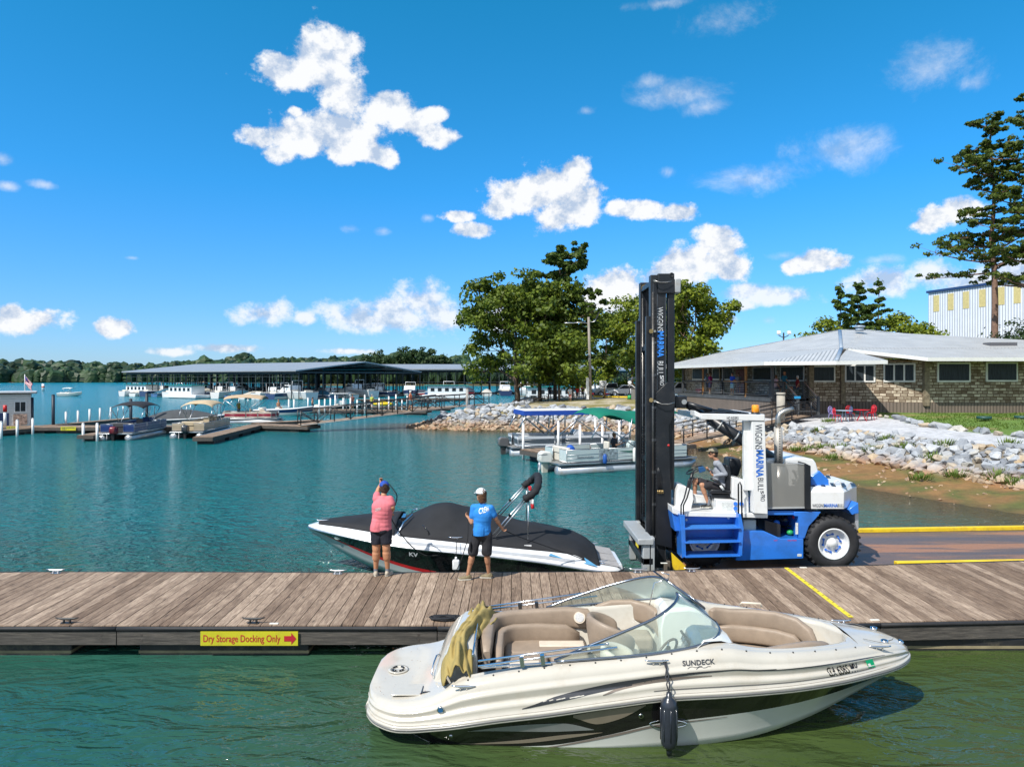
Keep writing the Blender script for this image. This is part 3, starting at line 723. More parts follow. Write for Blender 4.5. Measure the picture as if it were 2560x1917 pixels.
def deck_boat():
 t=thing('deck_boat','cream open bow boat with black hull band and tan seats in front of the pier','boat',(-1.87,9.72,0));t.scale=(1.022,1,1)
 B=table([(0,.62),(.06,.84),(.2,1.03),(.45,1.16),(.8,1.2),(1.5,1.27),(3,1.3),(4.2,1.26),(5.0,1.16),(5.8,.94),(6.4,.68),(6.8,.46),(7.02,.27),(7.13,.12),(7.16,.02)])
 ZR=table([(0,.25),(.5,.22),(.9,.26),(1.6,.38),(2.2,.46),(3.0,.58),(3.7,.66),(5,.69),(7.16,.70)])
 ZS=table([(0,.46),(.5,.47),(.8,.52),(1.0,.62),(1.25,.76),(1.6,.84),(2.4,.96),(3.3,1.05),(4.1,1.14),(4.45,1.15),(4.8,1.09),(5.6,1.03),(6.2,.99),(6.7,.95),(7.0,.88),(7.16,.76)])
 ZK=table([(0,.0),(.3,-.1),(.55,-.3),(1,-.45),(4.5,-.45),(5.4,-.25),(6.1,.04),(6.6,.3),(6.95,.5),(7.16,.66)])
 ZC=table([(0,.12),(.6,.08),(.9,-.02),(3.5,-.02),(4.5,.02),(5.4,.14),(6.2,.32),(6.8,.5),(7.16,.66)])
 BF=table([(0,0.02),(1.6,.03),(2.2,.08),(3.0,.34),(3.6,.52),(5,.60),(6.2,.6),(7.16,.6)])
 def CB(x):return B(x)*table([(0,.6),(.8,.84),(3,.88),(4.5,.82),(5.5,.7),(6.5,.5),(7.16,.4)])(x)
 def side(x,s,f):
  yc=CB(x);zc=ZC(x);yr=B(x)-.03;zr=ZR(x)-.03
  fl=f**1.25
  return Vector((x,s*lerp(yc,yr,fl),lerp(zc,zr,f)))
 def deckside(x,s,f):
  f=clamp(f);b=B(x);k=clamp(b/.6);zr=ZR(x)+.035;zs=ZS(x)
  o=h=0.
  prof=[(0,-.035,0),(.10,-.05,.1),(.22,-.045,.26),(.30,-.095,.32),(.42,-.085,.46),(.52,-.075,.6),(.57,-.125,.66),(.68,-.14,.8),(.8,-.18,.92),(.9,-.225,.985),(1,-.30,1.0)]
  for(f0,o0,h0),(f1,o1,h1)in zip(prof,prof[1:]):
   if f<=f1+1e-9:
    q=clamp((f-f0)/(f1-f0));o=lerp(o0,o1,q);h=lerp(h0,h1,q);break
  return Vector((x,s*max(.0,b+o*k),lerp(zr,zs,h)))
 def nrm(fn,x,s,f):
  p=fn(x,s,f);a=fn(x+.02,s,f)-p;b_=fn(x,s,min(1,f+.02))-p if f<.97 else p-fn(x,s,f-.02)
  n=a.cross(b_)
  if n.length<1e-9:return Vector((0,s,0))
  n.normalize()
  return n if n.y*s>0 or(abs(n.y)<.2 and n.z>0)else-n
 gel=M('cream_gelcoat',(.50,.47,.41),.16,var=.05,vs=1.2,coat=.6,dirt=(.34,.27,.18),dirt_amt=.3,dirt_s=3)
 gelh=M('white_gelcoat',(.56,.57,.53),.14,var=.05,vs=1,coat=.6,dirt=(.35,.33,.25),dirt_amt=.3,dirt_s=1.5)
 blk=M('black_gelcoat',(.012,.011,.012),.08,var=.3,vs=1,coat=.8)
 grey=M('grey_stripe',(.16,.155,.15),.25,var=.1)
 dgrey=M('graphite_stripe',(.045,.048,.055),.25,var=.1)
 brn=M('taupe_stripe',(.2,.165,.14),.25,var=.1)
 tan=M('taupe_vinyl',(.29,.225,.17),.45,var=.12,vs=5,bump=.1,bs=40)
 cre=M('cream_vinyl',(.62,.54,.44),.45,var=.1,vs=5,bump=.1,bs=40)
 xs=sorted(set(frange(0,.5,.05)+frange(.5,6.4,.12)+frange(6.4,7.0,.05)+[.98,6.3,7.04,7.08,7.11,7.14,7.16]))
 mb=MB()
 for s in(-1,1):
  for(f0,f1,m,n)in((0,None,gelh,4),(None,1,blk,4)):
   rows=[]
   for x in xs:
    a=f0 if f0 is not None else BF(x);b_=f1 if f1 is not None else BF(x)
    rows.append([side(x,s,lerp(a,b_,i/n))for i in range(n+1)])
   mb.grid(rows,m)
  rows=[]
  for x in xs:
   k=Vector((x,0,ZK(x)));c=side(x,s,0)
   rows.append([k,k.lerp(c,.5)+Vector((0,0,-.02)),c+Vector((0,-s*.05,-.015)),c])
  mb.grid(rows,gelh)
 x=0;mb.add([side(0,1,f)for f in(1,.5,0)]+[Vector((0,0,ZK(0)))]+[side(0,-1,f)for f in(0,.5,1)],[tuple(range(7))],blk)
 mb.build('hull',None,t)
 mb=MB()
 for s in(-1,1):
  for dz,r,m,o in((.022,.02,gel,0),(-.022,.02,gel,0),(0,.017,grey,.012)):
   mb.tube([(x,s*(B(x)-.012+o),ZR(x)+dz)for x in xs],r,8,m)
 for dz,r,m,o in((.022,.02,gel,0),(-.022,.02,gel,0),(0,.017,grey,.012)):
  mb.tube([(-.0-o,y,ZR(0)+dz)for y in(-.62,-.3,0,.3,.62)],r,8,m)
 mb.build('rub_rail',None,t)
 fs_=[0,.05,.10,.16,.22,.26,.30,.36,.42,.47,.52,.545,.57,.62,.68,.74,.8,.85,.9,.95,1]
 mb=MB()
 for s in(-1,1):mb.grid([[deckside(x,s,f)for f in fs_]for x in xs],gel)
 mb.add([Vector((0,y,ZR(0)+.03))for y in(-.58,.58)]+[Vector((0,y,ZS(0)))for y in(.4,-.4)],[(0,1,2,3)],gel)
 def wi(x):return max(.0,B(x)-.30*clamp(B(x)/.6))
 def inner(x):
  w=wi(x)
  if x<=.98 or x>=6.30:return w,None
  return w,.28
 for rng in([x for x in xs if x<=.99],[x for x in xs if x>=6.29]):
  mb.grid([[Vector((x,wi(x)*u,ZS(x)+.03*(1-u*u)*(1 if x>5 else .25)))for u in(-1,-.8,-.5,-.2,0,.2,.5,.8,1)]for x in rng],gel)
 mb.build('deck',None,t)
 def cut(x):
  if x<4.05:return max(.45,wi(x)-.06)
  return min(wi(x)-.03,table([(4.05,.8),(4.5,.78),(5.0,.80),(5.6,.62),(6.0,.44),(6.22,.26),(6.3,.0)])(x))
 ci=[x for x in xs if .98<=x<=6.3];ci=[.98]+[x for x in ci if x>.99]+[6.3]
 mb=MB()
 for s in(-1,1):
  mb.grid([[Vector((x,s*wi(x),ZS(x))),Vector((x,s*lerp(wi(x),cut(x),.5),ZS(x)+.012)),Vector((x,s*cut(x),ZS(x)+.0)),Vector((x,s*max(0,cut(x)-.02),ZS(x)-.05)),Vector((x,s*max(0,cut(x)-.04),.30)),Vector((x,0,.28))]for x in ci],gel)
 mb.build('cockpit_liner',None,t)
 mat=M('boat_carpet',(.4,.35,.29),.9,var=.2,vs=20)
 MB().bb(2.3,4.6,-.28,.34,.285,.30,mat).bb(4.75,5.3,-.2,.2,.285,.30,mat).build('floor_mat',mat,t)
 pl=MB();c=(.30,-.02,.482)
 pl.lathe([(.0,.004),(.10,.004),(.10,.010),(.135,.010),(.135,0)],c,gel,28)
 o=pl.build('table_socket',None,t)
 sl=MB()
 for a in range(4):
  pts=[(c[0]+cos(q)*.075,c[1]+sin(q)*.075)for q in[a*pi/2+.35+i*.14 for i in range(7)]]
  sl.tube([(p[0],p[1],c[2]+.012)for p in pts],.014,6,blk)
 sl.build('socket_slots',blk,o)
 MB().bb(.34,.72,-.84,-.52,.49,.505,gel).bb(.70,.715,-.83,-.6,.505,.516,blk).build('ladder_hatch',gel,t,bevel=.006)
 rust=M('rust_stain',(.22,.08,.03),.8,var=.4,vs=20);mb=MB()
 rr=random.Random(9)
 for i in range(40):
  a=rr.uniform(0,6.28);q=rr.random()**2*.14;s_=rr.uniform(.003,.016)
  mb.cyl((.82+cos(a)*q,-.82+sin(a)*q,.509),(.82+cos(a)*q,-.82+sin(a)*q,.5125),s_,n=6,m=rust)
 for i in range(36):
  x=rr.uniform(.1,.85);y=rr.uniform(-.9,.8);s_=rr.uniform(.002,.006);mb.cyl((x,y,.485),(x,y,.489),s_,n=5,m=rust)
 mb.build('rust_specks',rust,t)
 MB().tube([(.72,-.80,.515),(.80,-.80,.52),(.86,-.84,.525),(.92,-.78,.55),(.98,-.70,.60)],.012,6,blk).build('drain_hose',blk,t)
 prof=[(.78,.46),(.80,.56),(.87,.72),(.98,.86),(1.10,.95),(1.22,.985),(1.34,.98),(1.37,.90),(1.37,.3)]
 rows=[]
 for y in(-.56,-.52,-.4,0,.4,.8,.96,1.0):
  e=.12 if y in(-.56,)else(.03 if y in(-.52,1.0)else 0)
  b_=.05*(y/1.0)**2
  rows.append([Vector((px+b_+e*(1-i/8)*.6,y,max(.3,pz-e)))for i,(px,pz)in enumerate(prof)])
 mb=MB().grid(rows,gel);mb.add([r for r in rows[0]],[tuple(range(len(prof)))],gel);mb.add([r for r in rows[-1]],[tuple(range(len(prof)))],gel)
 mb.bb(.98,1.42,-1.0,-.5,.3,.50,gel).bb(1.42,1.75,-1.0,-.62,.28,.36,gel)
 mb.build('transom_moulding',None,t,bevel=.02)
 MB().tube([(.83,-.50,.58),(.80,-.48,.63),(.82,-.36,.72),(.84,-.24,.76),(.88,-.2,.76)],.014,8,MATS['chrome']).build('grab_handle',MATS['chrome'],t)
 def cushion(name,x0,x1,y0,y1,z0,z1,m=tan,bev=.045,rot=None,tp=None,parent=t):
  mb=MB().box(((x0+x1)/2,(y0+y1)/2,(z0+z1)/2),(x1-x0,y1-y0,z1-z0),m,rot=rot,taper=tp)
  return mb.build(name,m,parent,bevel=bev,seg=4)
 def sweep_pad(name,pts,w,h,m=tan,n=3):
  mb=MB();rows=[];k=len(pts)
  for i in range(k):
   p=Vector(pts[i]);d=(Vector(pts[min(i+1,k-1)])-Vector(pts[max(0,i-1)]));d.z=0;d.normalize();sd=Vector((-d.y,d.x,0))
   e=.55 if i in(0,k-1)else 1.
   row=[]
   for j in range(16):
    a=2*pi*j/16;c_,s_=cos(a),sin(a)
    row.append(p+sd*(abs(c_)**.45*(1 if c_>0 else-1))*w/2*e+Vector((0,0,(abs(s_)**.45*(1 if s_>0 else-1))*h/2*(e if e<1 else 1))))
   rows.append(row)
  mb.grid(rows,m,closed=True);mb.add(rows[0],[tuple(range(16))],m);mb.add(rows[-1],[tuple(range(16))],m)
  return mb.build(name,m,t)
 sweep_pad('seat_backrest',[(1.50,-.42,.80),(1.49,0,.80),(1.50,.5,.80),(1.56,.78,.81),(1.74,.93,.82),(2.1,.97,.84),(2.6,.97,.87),(2.95,.94,.86),(3.05,.86,.78)],.17,.30)
 sweep_pad('seat_backrest',[(1.66,-.40,.66),(1.65,0,.66),(1.66,.5,.66),(1.72,.66,.66),(1.86,.78,.66),(2.2,.83,.66),(2.62,.84,.64),(2.82,.82,.6)],.13,.32)
 cushion('seat_cushion',1.72,2.9,.28,.80,.40,.60,tan,.06)
 cushion('seat_cushion',1.72,2.32,-.42,.30,.40,.60,tan,.06)
 cushion('seat_insert',2.22,2.86,.50,.70,.59,.612,cre,.012)
 cushion('seat_insert',1.80,2.2,-.36,-.02,.59,.612,cre,.012)
 cushion('seat_cushion',2.36,2.9,.10,.34,.40,.585,tan,.06)
 def speaker(c,ax):
  mb=MB();d=Vector(ax)
  mb.cyl(Vector(c)-d*.02,Vector(c)+d*.012,.085,n=24,m=cre);mb.cyl(Vector(c)+d*.012,Vector(c)+d*.018,.066,n=24,m=M('speaker_mesh',(.5,.5,.5),.5,var=.3,vs=90))
  mb.build('speaker',None,t)
 speaker((2.82,.85,.90),(0,-.9,.44));speaker((6.02,.50,.90),(-.45,-.75,.5))
 def bucket(cx,cy,ang,sc=1.,back_m=tan):
  rows=[]
  for i in range(13):
   a=R(-118+i*236/12)+ang+pi
   h=.46*sc*(.45+.55*cos((i-6)/6*pi/2.1)**.7)
   r0=.29*sc;px,py=cx+cos(a)*r0,cy+sin(a)*r0
   o=Vector((cos(a),sin(a),0))
   p=Vector((px,py,.58));rows.append([p+o*.02,p+o*.075+Vector((0,0,h*.5)),p+o*.085+Vector((0,0,h*.92)),p+o*.05+Vector((0,0,h)),p-o*.0+Vector((0,0,h*.97)),p-o*.035+Vector((0,0,h*.85)),p-o*.05+Vector((0,0,h*.4)),p-o*.06])
  mb=MB().grid(rows,back_m);mb.add(rows[0],[tuple(range(8))],back_m);mb.add(rows[-1],[tuple(range(8))],back_m)
  mb.build('bucket_seat_back',back_m,t,sub=1)
  MB().lathe([(0,0),(.2*sc,0),(.28*sc,.02),(.30*sc,.08),(.27*sc,.13),(.15*sc,.145),(0,.145)],(cx,cy,.52),cre,20).build('bucket_seat_cushion',cre,t)
  MB().cyl((cx,cy,.28),(cx,cy,.53),.05,m=MATS['chrome']).build('seat_pedestal',MATS['chrome'],t)
 bucket(3.28,.42,R(12),1.15);bucket(3.30,-.55,R(0),.95,cre)
 sweep_pad('seat_backrest',[(2.98,.98,.93),(3.3,1.0,.97),(3.6,.98,.98),(3.82,.86,.96),(3.92,.66,.92),(3.93,.5,.80)],.12,.30)
 cushion('seat_cushion',3.36,3.85,.55,.9,.5,.72,tan,.06)
 wht=M('console_gelcoat',(.68,.67,.62),.2,var=.05,coat=.5)
 mb=MB();rows=[]
 for x,z,w0,w1 in((3.92,.30,.26,1.0),(3.90,.95,.28,1.0),(3.94,1.14,.30,1.0),(4.02,1.20,.32,.98),(4.3,1.22,.32,.9),(4.52,1.17,.32,.8),(4.62,1.06,.33,.78),(4.64,.30,.33,.78)):
  rows.append([Vector((x,w0,z-.03)),Vector((x,w0+.03,z)),Vector((x,(w0+w1)/2,z+.015)),Vector((x,w1,z-.02))])
 mb.grid(rows,wht);mb.add([r[0]for r in rows],[tuple(range(8))],wht)
 mb.build('port_console',wht,t,bevel=.02)
 mb=MB();rows=[]
 for x,z,w0,w1 in((3.98,.30,-.26,-1.0),(3.96,.88,-.28,-1.0),(4.02,1.0,-.30,-1.0),(4.08,1.16,-.32,-.98),(4.18,1.22,-.32,-.92),(4.40,1.21,-.32,-.86),(4.56,1.15,-.32,-.80),(4.64,1.04,-.33,-.78),(4.64,.30,-.33,-.78)):
  rows.append([Vector((x,w0,z-.03)),Vector((x,w0-.03,z)),Vector((x,(w0+w1)/2,z+.02)),Vector((x,w1,z-.02))])
 mb.grid(rows,wht);mb.add([r[0]for r in rows],[tuple(range(9))],wht)
 hc=mb.build('helm_console',wht,t,bevel=.02)
 gd=M('gauge_panel',(.03,.03,.032),.2,var=.1)
 mb=MB().box((4.045,-.55,1.08),(.03,.36,.15),gd,rot=(0,R(-20),0))
 for y in(-.67,-.55,-.43):mb.cyl((4.035,y,1.09),(4.015,y,1.098),.05,n=20,m=MATS['chrome']).cyl((4.018,y,1.096),(4.010,y,1.099),.041,n=20,m=M('gauge_face',(.5,.5,.46),.3))
 mb.box((4.0,-.80,.96),(.05,.12,.1),gd);mb.build('gauge_cluster',gd,hc)
 mb=MB();cc=Vector((3.80,-.56,.95));ax=Vector((-.75,0,.66)).normalized();u=Vector((0,1,0));v=ax.cross(u)
 mb.tube([cc+(u*cos(a)+v*sin(a))*.18 for a in[i*2*pi/28 for i in range(28)]],.017,8,M('wheel_leather',(.09,.07,.055),.5),closed=True)
 for a in(R(90),R(210),R(330)):mb.cyl(cc,cc+(u*cos(a)+v*sin(a))*.17,.012,m=MATS['chrome'])
 mb.cyl(cc+ax*.02,cc-ax*.03,.045,n=16,m=gd);mb.cyl(cc,cc-ax*.25,.03,m=gd)
 mb.build('steering_wheel',None,t)
 MB().cyl((3.72,-.98,.98),(3.74,-.93,1.1),.018,m=gd).ell((3.74,-.92,1.12),(.03,.03,.035),gd).box((3.72,-.99,.95),(.1,.05,.1),gd).build('throttle_lever',gd,t)
 fr=M('anodised_frame',(.22,.25,.3),.25,.9,var=.1);gl=glass('tinted_screen',(.80,.93,.88),.10)
 base=[(2.36,1.0,.985),(2.7,1.02,1.02),(3.1,1.03,1.055),(3.5,1.03,1.09),(3.85,1.0,1.13),(4.12,.93,1.165),(4.32,.81,1.19),(4.44,.64,1.21),(4.49,.46,1.22),(4.50,.27,1.225)]
 top=[(2.34,1.0,1.0),(2.66,.985,1.13),(3.0,.96,1.26),(3.3,.92,1.37),(3.55,.86,1.455),(3.72,.77,1.52),(3.84,.66,1.565),(3.92,.54,1.59),(3.97,.41,1.605),(3.99,.27,1.61)]
 def dense(pts,k=3):
  n=len(pts);fx=[table([(i,p[q])for i,p in enumerate(pts)])for q in range(3)]
  return[Vector(tuple(f(i/k)for f in fx))for i in range((n-1)*k+1)]
 for s in(-1,1):
  bs=[Vector((p.x,p.y*s,p.z))for p in dense(base)];tp=[Vector((p.x,p.y*s,p.z))for p in dense(top)]
  mb=MB().tube(bs,.016,8,fr).tube(tp,.018,8,fr).tube([bs[-1],tp[-1]],.014,8,fr)
  w=mb.build('windscreen_frame',fr,t)
  MB().grid([[b_,b_.lerp(c_,.5)+Vector((.012,s*.012,0)),c_]for b_,c_ in zip(bs,tp)],gl).build('windscreen_glass',gl,w)
 mb=MB().cyl((3.84,.05,1.14),(3.84,.05,1.6),.01,m=fr)
 a,b_,c_,d_=Vector((4.50,.29,1.235)),Vector((3.98,.29,1.62)),Vector((3.86,.62,1.66)),Vector((4.42,.68,1.26))
 mb=MB().tube([a,b_,c_,d_,a],.011,6,fr);w=mb.build('centre_windscreen',fr,t);MB().add([a,b_,c_,d_],[(0,1,2,3)],gl).build('pane',gl,w)
 MB().tube([(3.99,.27,1.62),(4.0,.22,1.72),(3.9,.2,1.75)],.008,6,MATS['chrome']).tube([(4.05,.45,1.6),(3.85,.5,1.52),(3.78,.5,1.2)],.008,6,MATS['chrome']).build('screen_latch',MATS['chrome'],t)
 for s in(1,-1):
  sweep_pad('bow_backrest',[(4.70,s*.70,.98),(4.78,s*.80,.95),(5.0,s*.76,.93),(5.3,s*.68,.95),(5.6,s*.58,.95),(5.85,s*.45,.90),(5.98,s*.30,.80),(6.02,s*.18,.68)],.12,.26)
  sweep_pad('bow_backrest',[(4.72,s*.62,.78),(5.0,s*.66,.74),(5.3,s*.58,.74),(5.58,s*.48,.73),(5.78,s*.36,.70),(5.88,s*.24,.62)],.12,.24)
  mb=MB();pts=[(4.72,.12),(5.5,.12),(5.9,.06),(5.88,.3),(5.6,.46),(5.2,.62),(4.8,.66),(4.72,.6)]
  mb.prism([(a_,s*b2)for a_,b2 in pts],.42,.60,tan,'Z');mb.build('bow_seat_cushion',tan,t,bevel=.05,seg=4)
  mb=MB();pts=[(4.95,.18),(5.55,.18),(5.72,.24),(5.62,.38),(5.0,.42)]
  mb.prism([(a_,s*b2)for a_,b2 in pts],.595,.618,cre,'Z');mb.build('seat_insert',cre,t,bevel=.01)
 mb=MB().tube([(5.18,.86,1.09),(5.2,.83,1.13),(5.45,.78,1.13),(5.47,.79,1.08)],.018,6,cre);mb.build('grab_handle',cre,t)
 hp=MB();path=[deckside(x,1,1)+Vector((0,-.12*0,.004))for x in frange(6.35,7.0,.05)]
 hz=lambda x,y:ZS(x)+.034
 hp.tube([(6.42,-.30,hz(6.42,0)),(6.62,-.36,hz(6.62,0)-.01),(6.9,-.12,hz(6.9,0)-.012),(6.98,0,hz(6.98,0)-.006),(6.9,.12,hz(6.9,0)-.012),(6.62,.36,hz(6.62,0)-.01),(6.42,.30,hz(6.42,0))],.004,5,grey)
 hp.build('bow_seam',grey,t)
 ch=MATS['chrome']
 for x,y in((6.72,-.26),(6.86,.30)):
  MB().cyl((x,y,ZS(x)-.01),(x,y,ZS(x)+.03),.045,n=18,m=ch).cyl((x,y,ZS(x)+.03),(x,y,ZS(x)+.036),.034,n=18,m=blk).build('nav_light',None,t)
 MB().cyl((7.03,-.06,.84),(7.04,-.065,.895),.04,n=18,m=ch).cyl((7.04,-.065,.895),(7.042,-.066,.9),.03,n=18,m=blk).build('nav_light',None,t)
 def on(fn,s,x0,f0,off=.004):
  def g(u,v):
   x=x0+u*(1 if s<0 else-1);f=f0+v
   return fn(x,s,f)+nrm(fn,x,s,f)*off
  return g
 def band(fn,s,c0,c1,m,n=40,off=.004,k=4):
  xa,xb=c0[0][0],c0[-1][0];g0=table(c0);g1=table(c1);rows=[]
  for i in range(n+1):
   x=lerp(xa,xb,i/n);rows.append([fn(x,s,lerp(g0(x),g1(x),j/k))+nrm(fn,x,s,lerp(g0(x),g1(x),j/k))*off for j in range(k+1)])
  return MB().grid(rows,m)
 def flatp(s,x0,f0,w,dz):
  a=deckside(x0,s,f0);b_=deckside(x0+w*(1 if s<0 else-1),s,f0);c_=deckside(x0+.3*(1 if s<0 else-1),s,f0+.18)
  ux=(b_-a).normalized();up=(c_-deckside(x0+.3*(1 if s<0 else-1),s,f0));up=(up-ux*up.dot(ux)).normalized();n=ux.cross(up)*(1 if s<0 else 1)
  if n.y*s<0:n=-n
  def g(u,v):
   q=a+ux*u+up*v;lo,hi=0.,1.
   for _ in range(18):
    m_=(lo+hi)/2
    if deckside(q.x,s,m_).z<q.z:lo=m_
    else:hi=m_
   return deckside(q.x,s,lo)+nrm(deckside,q.x,s,lo)*.006
  return g
 for s in(-1,1):
  g=MB()
  for c0,c1,m in(([(1.95,.10),(2.6,.20),(3.2,.30),(3.9,.42),(5.0,.5)],[(1.95,.12),(2.6,.36),(3.2,.46),(3.9,.47),(5.0,.51)],dgrey),([(2.9,.17),(3.2,.26),(3.7,.32),(4.2,.36)],[(2.9,.19),(3.2,.34),(3.7,.40),(4.2,.38)],brn),([(3.9,.455),(5.0,.475),(6.2,.52),(6.6,.52)],[(3.9,.475),(5.0,.50),(6.2,.54),(6.6,.525)],dgrey),([(3.5,.10),(5.0,.10),(6.4,.10)],[(3.5,.125),(5.0,.13),(6.4,.14)],grey)):
   b_=band(deckside,s,c0,c1,m);g.add(b_.v,b_.f,m,True)
  g.build('side_graphic',None,t)
  g=MB()
  for c0,c1,m in(([(1.2,.10),(1.9,.16),(2.5,.30),(2.9,.40)],[(1.2,.11),(1.9,.27),(2.5,.40),(2.9,.41)],M('bronze_graphic',(.24,.2,.15),.25)),([(2.55,.86),(2.85,.62),(3.1,.70),(3.4,.93)],[(2.55,.93),(2.85,.95),(3.1,.95),(3.4,.95)],MATS['bronze_graphic']),([(1.3,.74),(1.9,.58),(2.4,.50),(2.8,.48)],[(1.3,.75),(1.9,.80),(2.4,.74),(2.8,.49)],M('silver_graphic',(.3,.31,.31),.25,.3)),([(2.2,.0),(3.0,.28),(3.6,.46),(4.4,.54)],[(2.2,.03),(3.0,.34),(3.6,.50),(4.4,.55)],brn)):
   b_=band(side,s,c0,c1,m,off=.004);g.add(b_.v,b_.f,m,True)
  g.build('hull_graphic',None,t)
  mb=MB();put_text(mb,'GA 6365 MV',.175,flatp(s,5.70 if s<0 else 6.42,.14,.6,.13),blk,bold=.004,sx=.52)
  mb.build('registration_number',blk,t)
  mb=MB();f0_=flatp(s,6.30 if s<0 else 5.74,.155,.1,.1);f=lambda u,v:f0_(u,v*.42);gm=M('sticker_green',(.0,.3,.12),.4)
  mb.add([f(0,0),f(.13,0),f(.13,.3),f(0,.3)],[(0,1,2,3)],gm);mb.add([f(.015,.05)+Vector((0,s*.002,0)),f(.06,.05)+Vector((0,s*.002,0)),f(.06,.25)+Vector((0,s*.002,0)),f(.015,.25)+Vector((0,s*.002,0))],[(0,1,2,3)],gelh)
  mb.build('sticker',gm,t)
  mb=MB();f1_=flatp(s,3.86 if s<0 else 4.5,.60,.5,.1);f=lambda u,v:f1_(u,v*.33)
  put_text(mb,'SUNDECK',.085,f1_,dgrey,bold=.002,sx=1.0)
  k=lambda a,b2:f(a,b2)
  for q in range(2):
   mb.tube([f(.05+.1*q+.03*i,-.10-.02*q+.05*abs(sin(i*.9)))for i in range(7)],.0028,4,dgrey)
  mb.build('model_lettering',dgrey,t)
 sn=None
 for s in(-1,1):
  for x in frange(1.3,6.2,.3):
   p=deckside(x,s,.9)+nrm(deckside,x,s,.9)*.004
   if sn is None:sn=MB().ell((0,0,0),.012,gd,6,4).build('snap_fastener',gd,t);o=sn
   else:o=sn.copy();COL.objects.link(o);KIDS[t.name].append(o)
   o.location=p
 for x,s in((1.25,-1),(3.55,-1),(6.55,-1),(3.55,1),(6.5,1),(1.25,1)):
  p=deckside(x,s,.70);n=nrm(deckside,x,s,.70);mb=MB();q=p+Vector((0,s*.02,.045))
  for d in(-.04,.04):mb.cyl(p+Vector((d,0,0)),q+Vector((d*.8,0,0)),.014,.011,m=ch)
  mb.tube([q+Vector((d,0,z))for d,z in((-.14,.012),(-.1,.004),(-.04,0),(.04,0),(.1,.004),(.14,.012))],[.009,.012,.016,.016,.012,.009],8,ch)
  mb.build('cleat',ch,t)
 for fn,x,f,r,m in((deckside,.98,.45,.042,M('blue_cap',(.03,.13,.3),.2)),(side,.62,.5,.035,ch),(side,3.35,.72,.028,ch),(side,1.1,.55,.02,ch)):
  p=fn(x,-1,f);n=nrm(fn,x,-1,f);MB().cyl(p-n*.01,p+n*.015,r,n=20,m=ch).cyl(p+n*.015,p+n*.018,r*.7,n=20,m=m if m is not ch else blk).build('hull_fitting',None,t)
 p=side(3.68,-1,.5);MB().tube([p+Vector((.22*cos(a),-.012,.045*sin(a)))for a in[i*2*pi/24 for i in range(24)]],.01,6,ch,closed=True).build('oval_vent_ring',ch,t)
 for s in(-1,1):
  mb=MB()
  for i,(p0,p1)in enumerate((((1.42,1.02,1.0),(2.98,1.04,1.22)),((1.42,1.05,.95),(3.1,1.02,1.17)),((1.44,1.0,.92),(2.3,1.03,.98)),((1.46,.98,.90),(3.05,1.0,1.03)))):
   mb.cyl((p0[0],s*p0[1],p0[2]),(p1[0],s*p1[1],p1[2]),.0135,m=ch)
  for x in(1.95,2.2):mb.box((x,s*1.02,.995+.1*(x-1.95)),(.05,.07,.12),gd if s>0 else ch,rot=(0,R(-8),0))
  mb.ell((3.08,s*1.0,1.04),.022,gd);mb.ell((2.98,s*1.04,1.22),.02,ch)
  mb.build('canopy_pole',ch,t)
  MB().tube([(3.0,s*.99,1.02),(3.1,s*1.0,1.035)],.02,8,gd).build('pole_bracket',gd,t)
 MB().tube([(1.35,s*.9,1.02)for s in(-1,-.5,0,.5,1)],.014,8,ch).build('canopy_bow',ch,t)
 cl=M('tan_canvas',(.33,.25,.085),.9,var=.2,vs=4,bump=.2,bs=25,dirt=(.2,.13,.05),dirt_amt=.5)
 rows=[];rr=random.Random(4);ny=46
 for i in range(ny+1):
  v=i/ny;y=lerp(1.06,-.98,v);row=[]
  for j in range(27):
   u=j/26;w=lerp(.42,.34,v)+.05*sin(v*9)
   x=1.18+.10*sin(v*5+1)-.12*v+(u-.5)*w
   z=1.03+.05*sin(u*pi)-.34*abs(u-.45)**1.5
   z+=.028*sin(u*17+v*7+2*sin(v*6))+.02*sin(u*29-v*9)+.014*noise.noise(Vector((u*7,v*12,0)))*3
   z-=.16*sstep(.80,1,v)+.05*sstep(.12,0,v)
   if x<1.0:z-=.6*(1.0-x)
   row.append(Vector((x-1.7,y+9.72,z)))
  rows.append(row)
 tag(MB().grid(rows,cl).build('canvas_cover',cl,solid=.014),'crumpled tan canvas canopy cover draped across the stern seat of the cream sport boat','boat cover')
 f=thing('boat_fender','black cylindrical fender hanging on a cord from the midship cleat of the cream boat','fender',(1.86,8.35,.0))
 nv=M('navy_rubber',(.022,.026,.036),.28,var=.2,vs=6,coat=.3)
 MB().lathe([(0,-.10),(.03,-.10),(.035,-.04),(.04,-.02),(.075,.0),(.092,.03),(.10,.08),(.10,.48),(.092,.53),(.07,.565),(.035,.59),(.03,.64),(.0,.645)],(0,0,.13),nv,22).build('body',nv,f)
 mb=MB()
 for a in range(8):
  mb.cyl((cos(a*pi/4)*.1,sin(a*pi/4)*.1,.22),(cos(a*pi/4)*.1,sin(a*pi/4)*.1,.6),.006,n=5,m=nv)
 mb.build('ribs',nv,f)
 cd=M('dark_cord',(.03,.032,.04),.8,var=.2)
 MB().tube([(0,0,.76),(-.015,.06,.84),(.02,.10,.92),(-.01,.18,1.02),(-.02,.24,1.06)],.009,6,cd).tube([(0,0,.76),(.02,.05,.86),(-.02,.10,.90),(.012,.18,1.0),(.01,.24,1.06)],.009,6,cd).build('cord',cd,f)
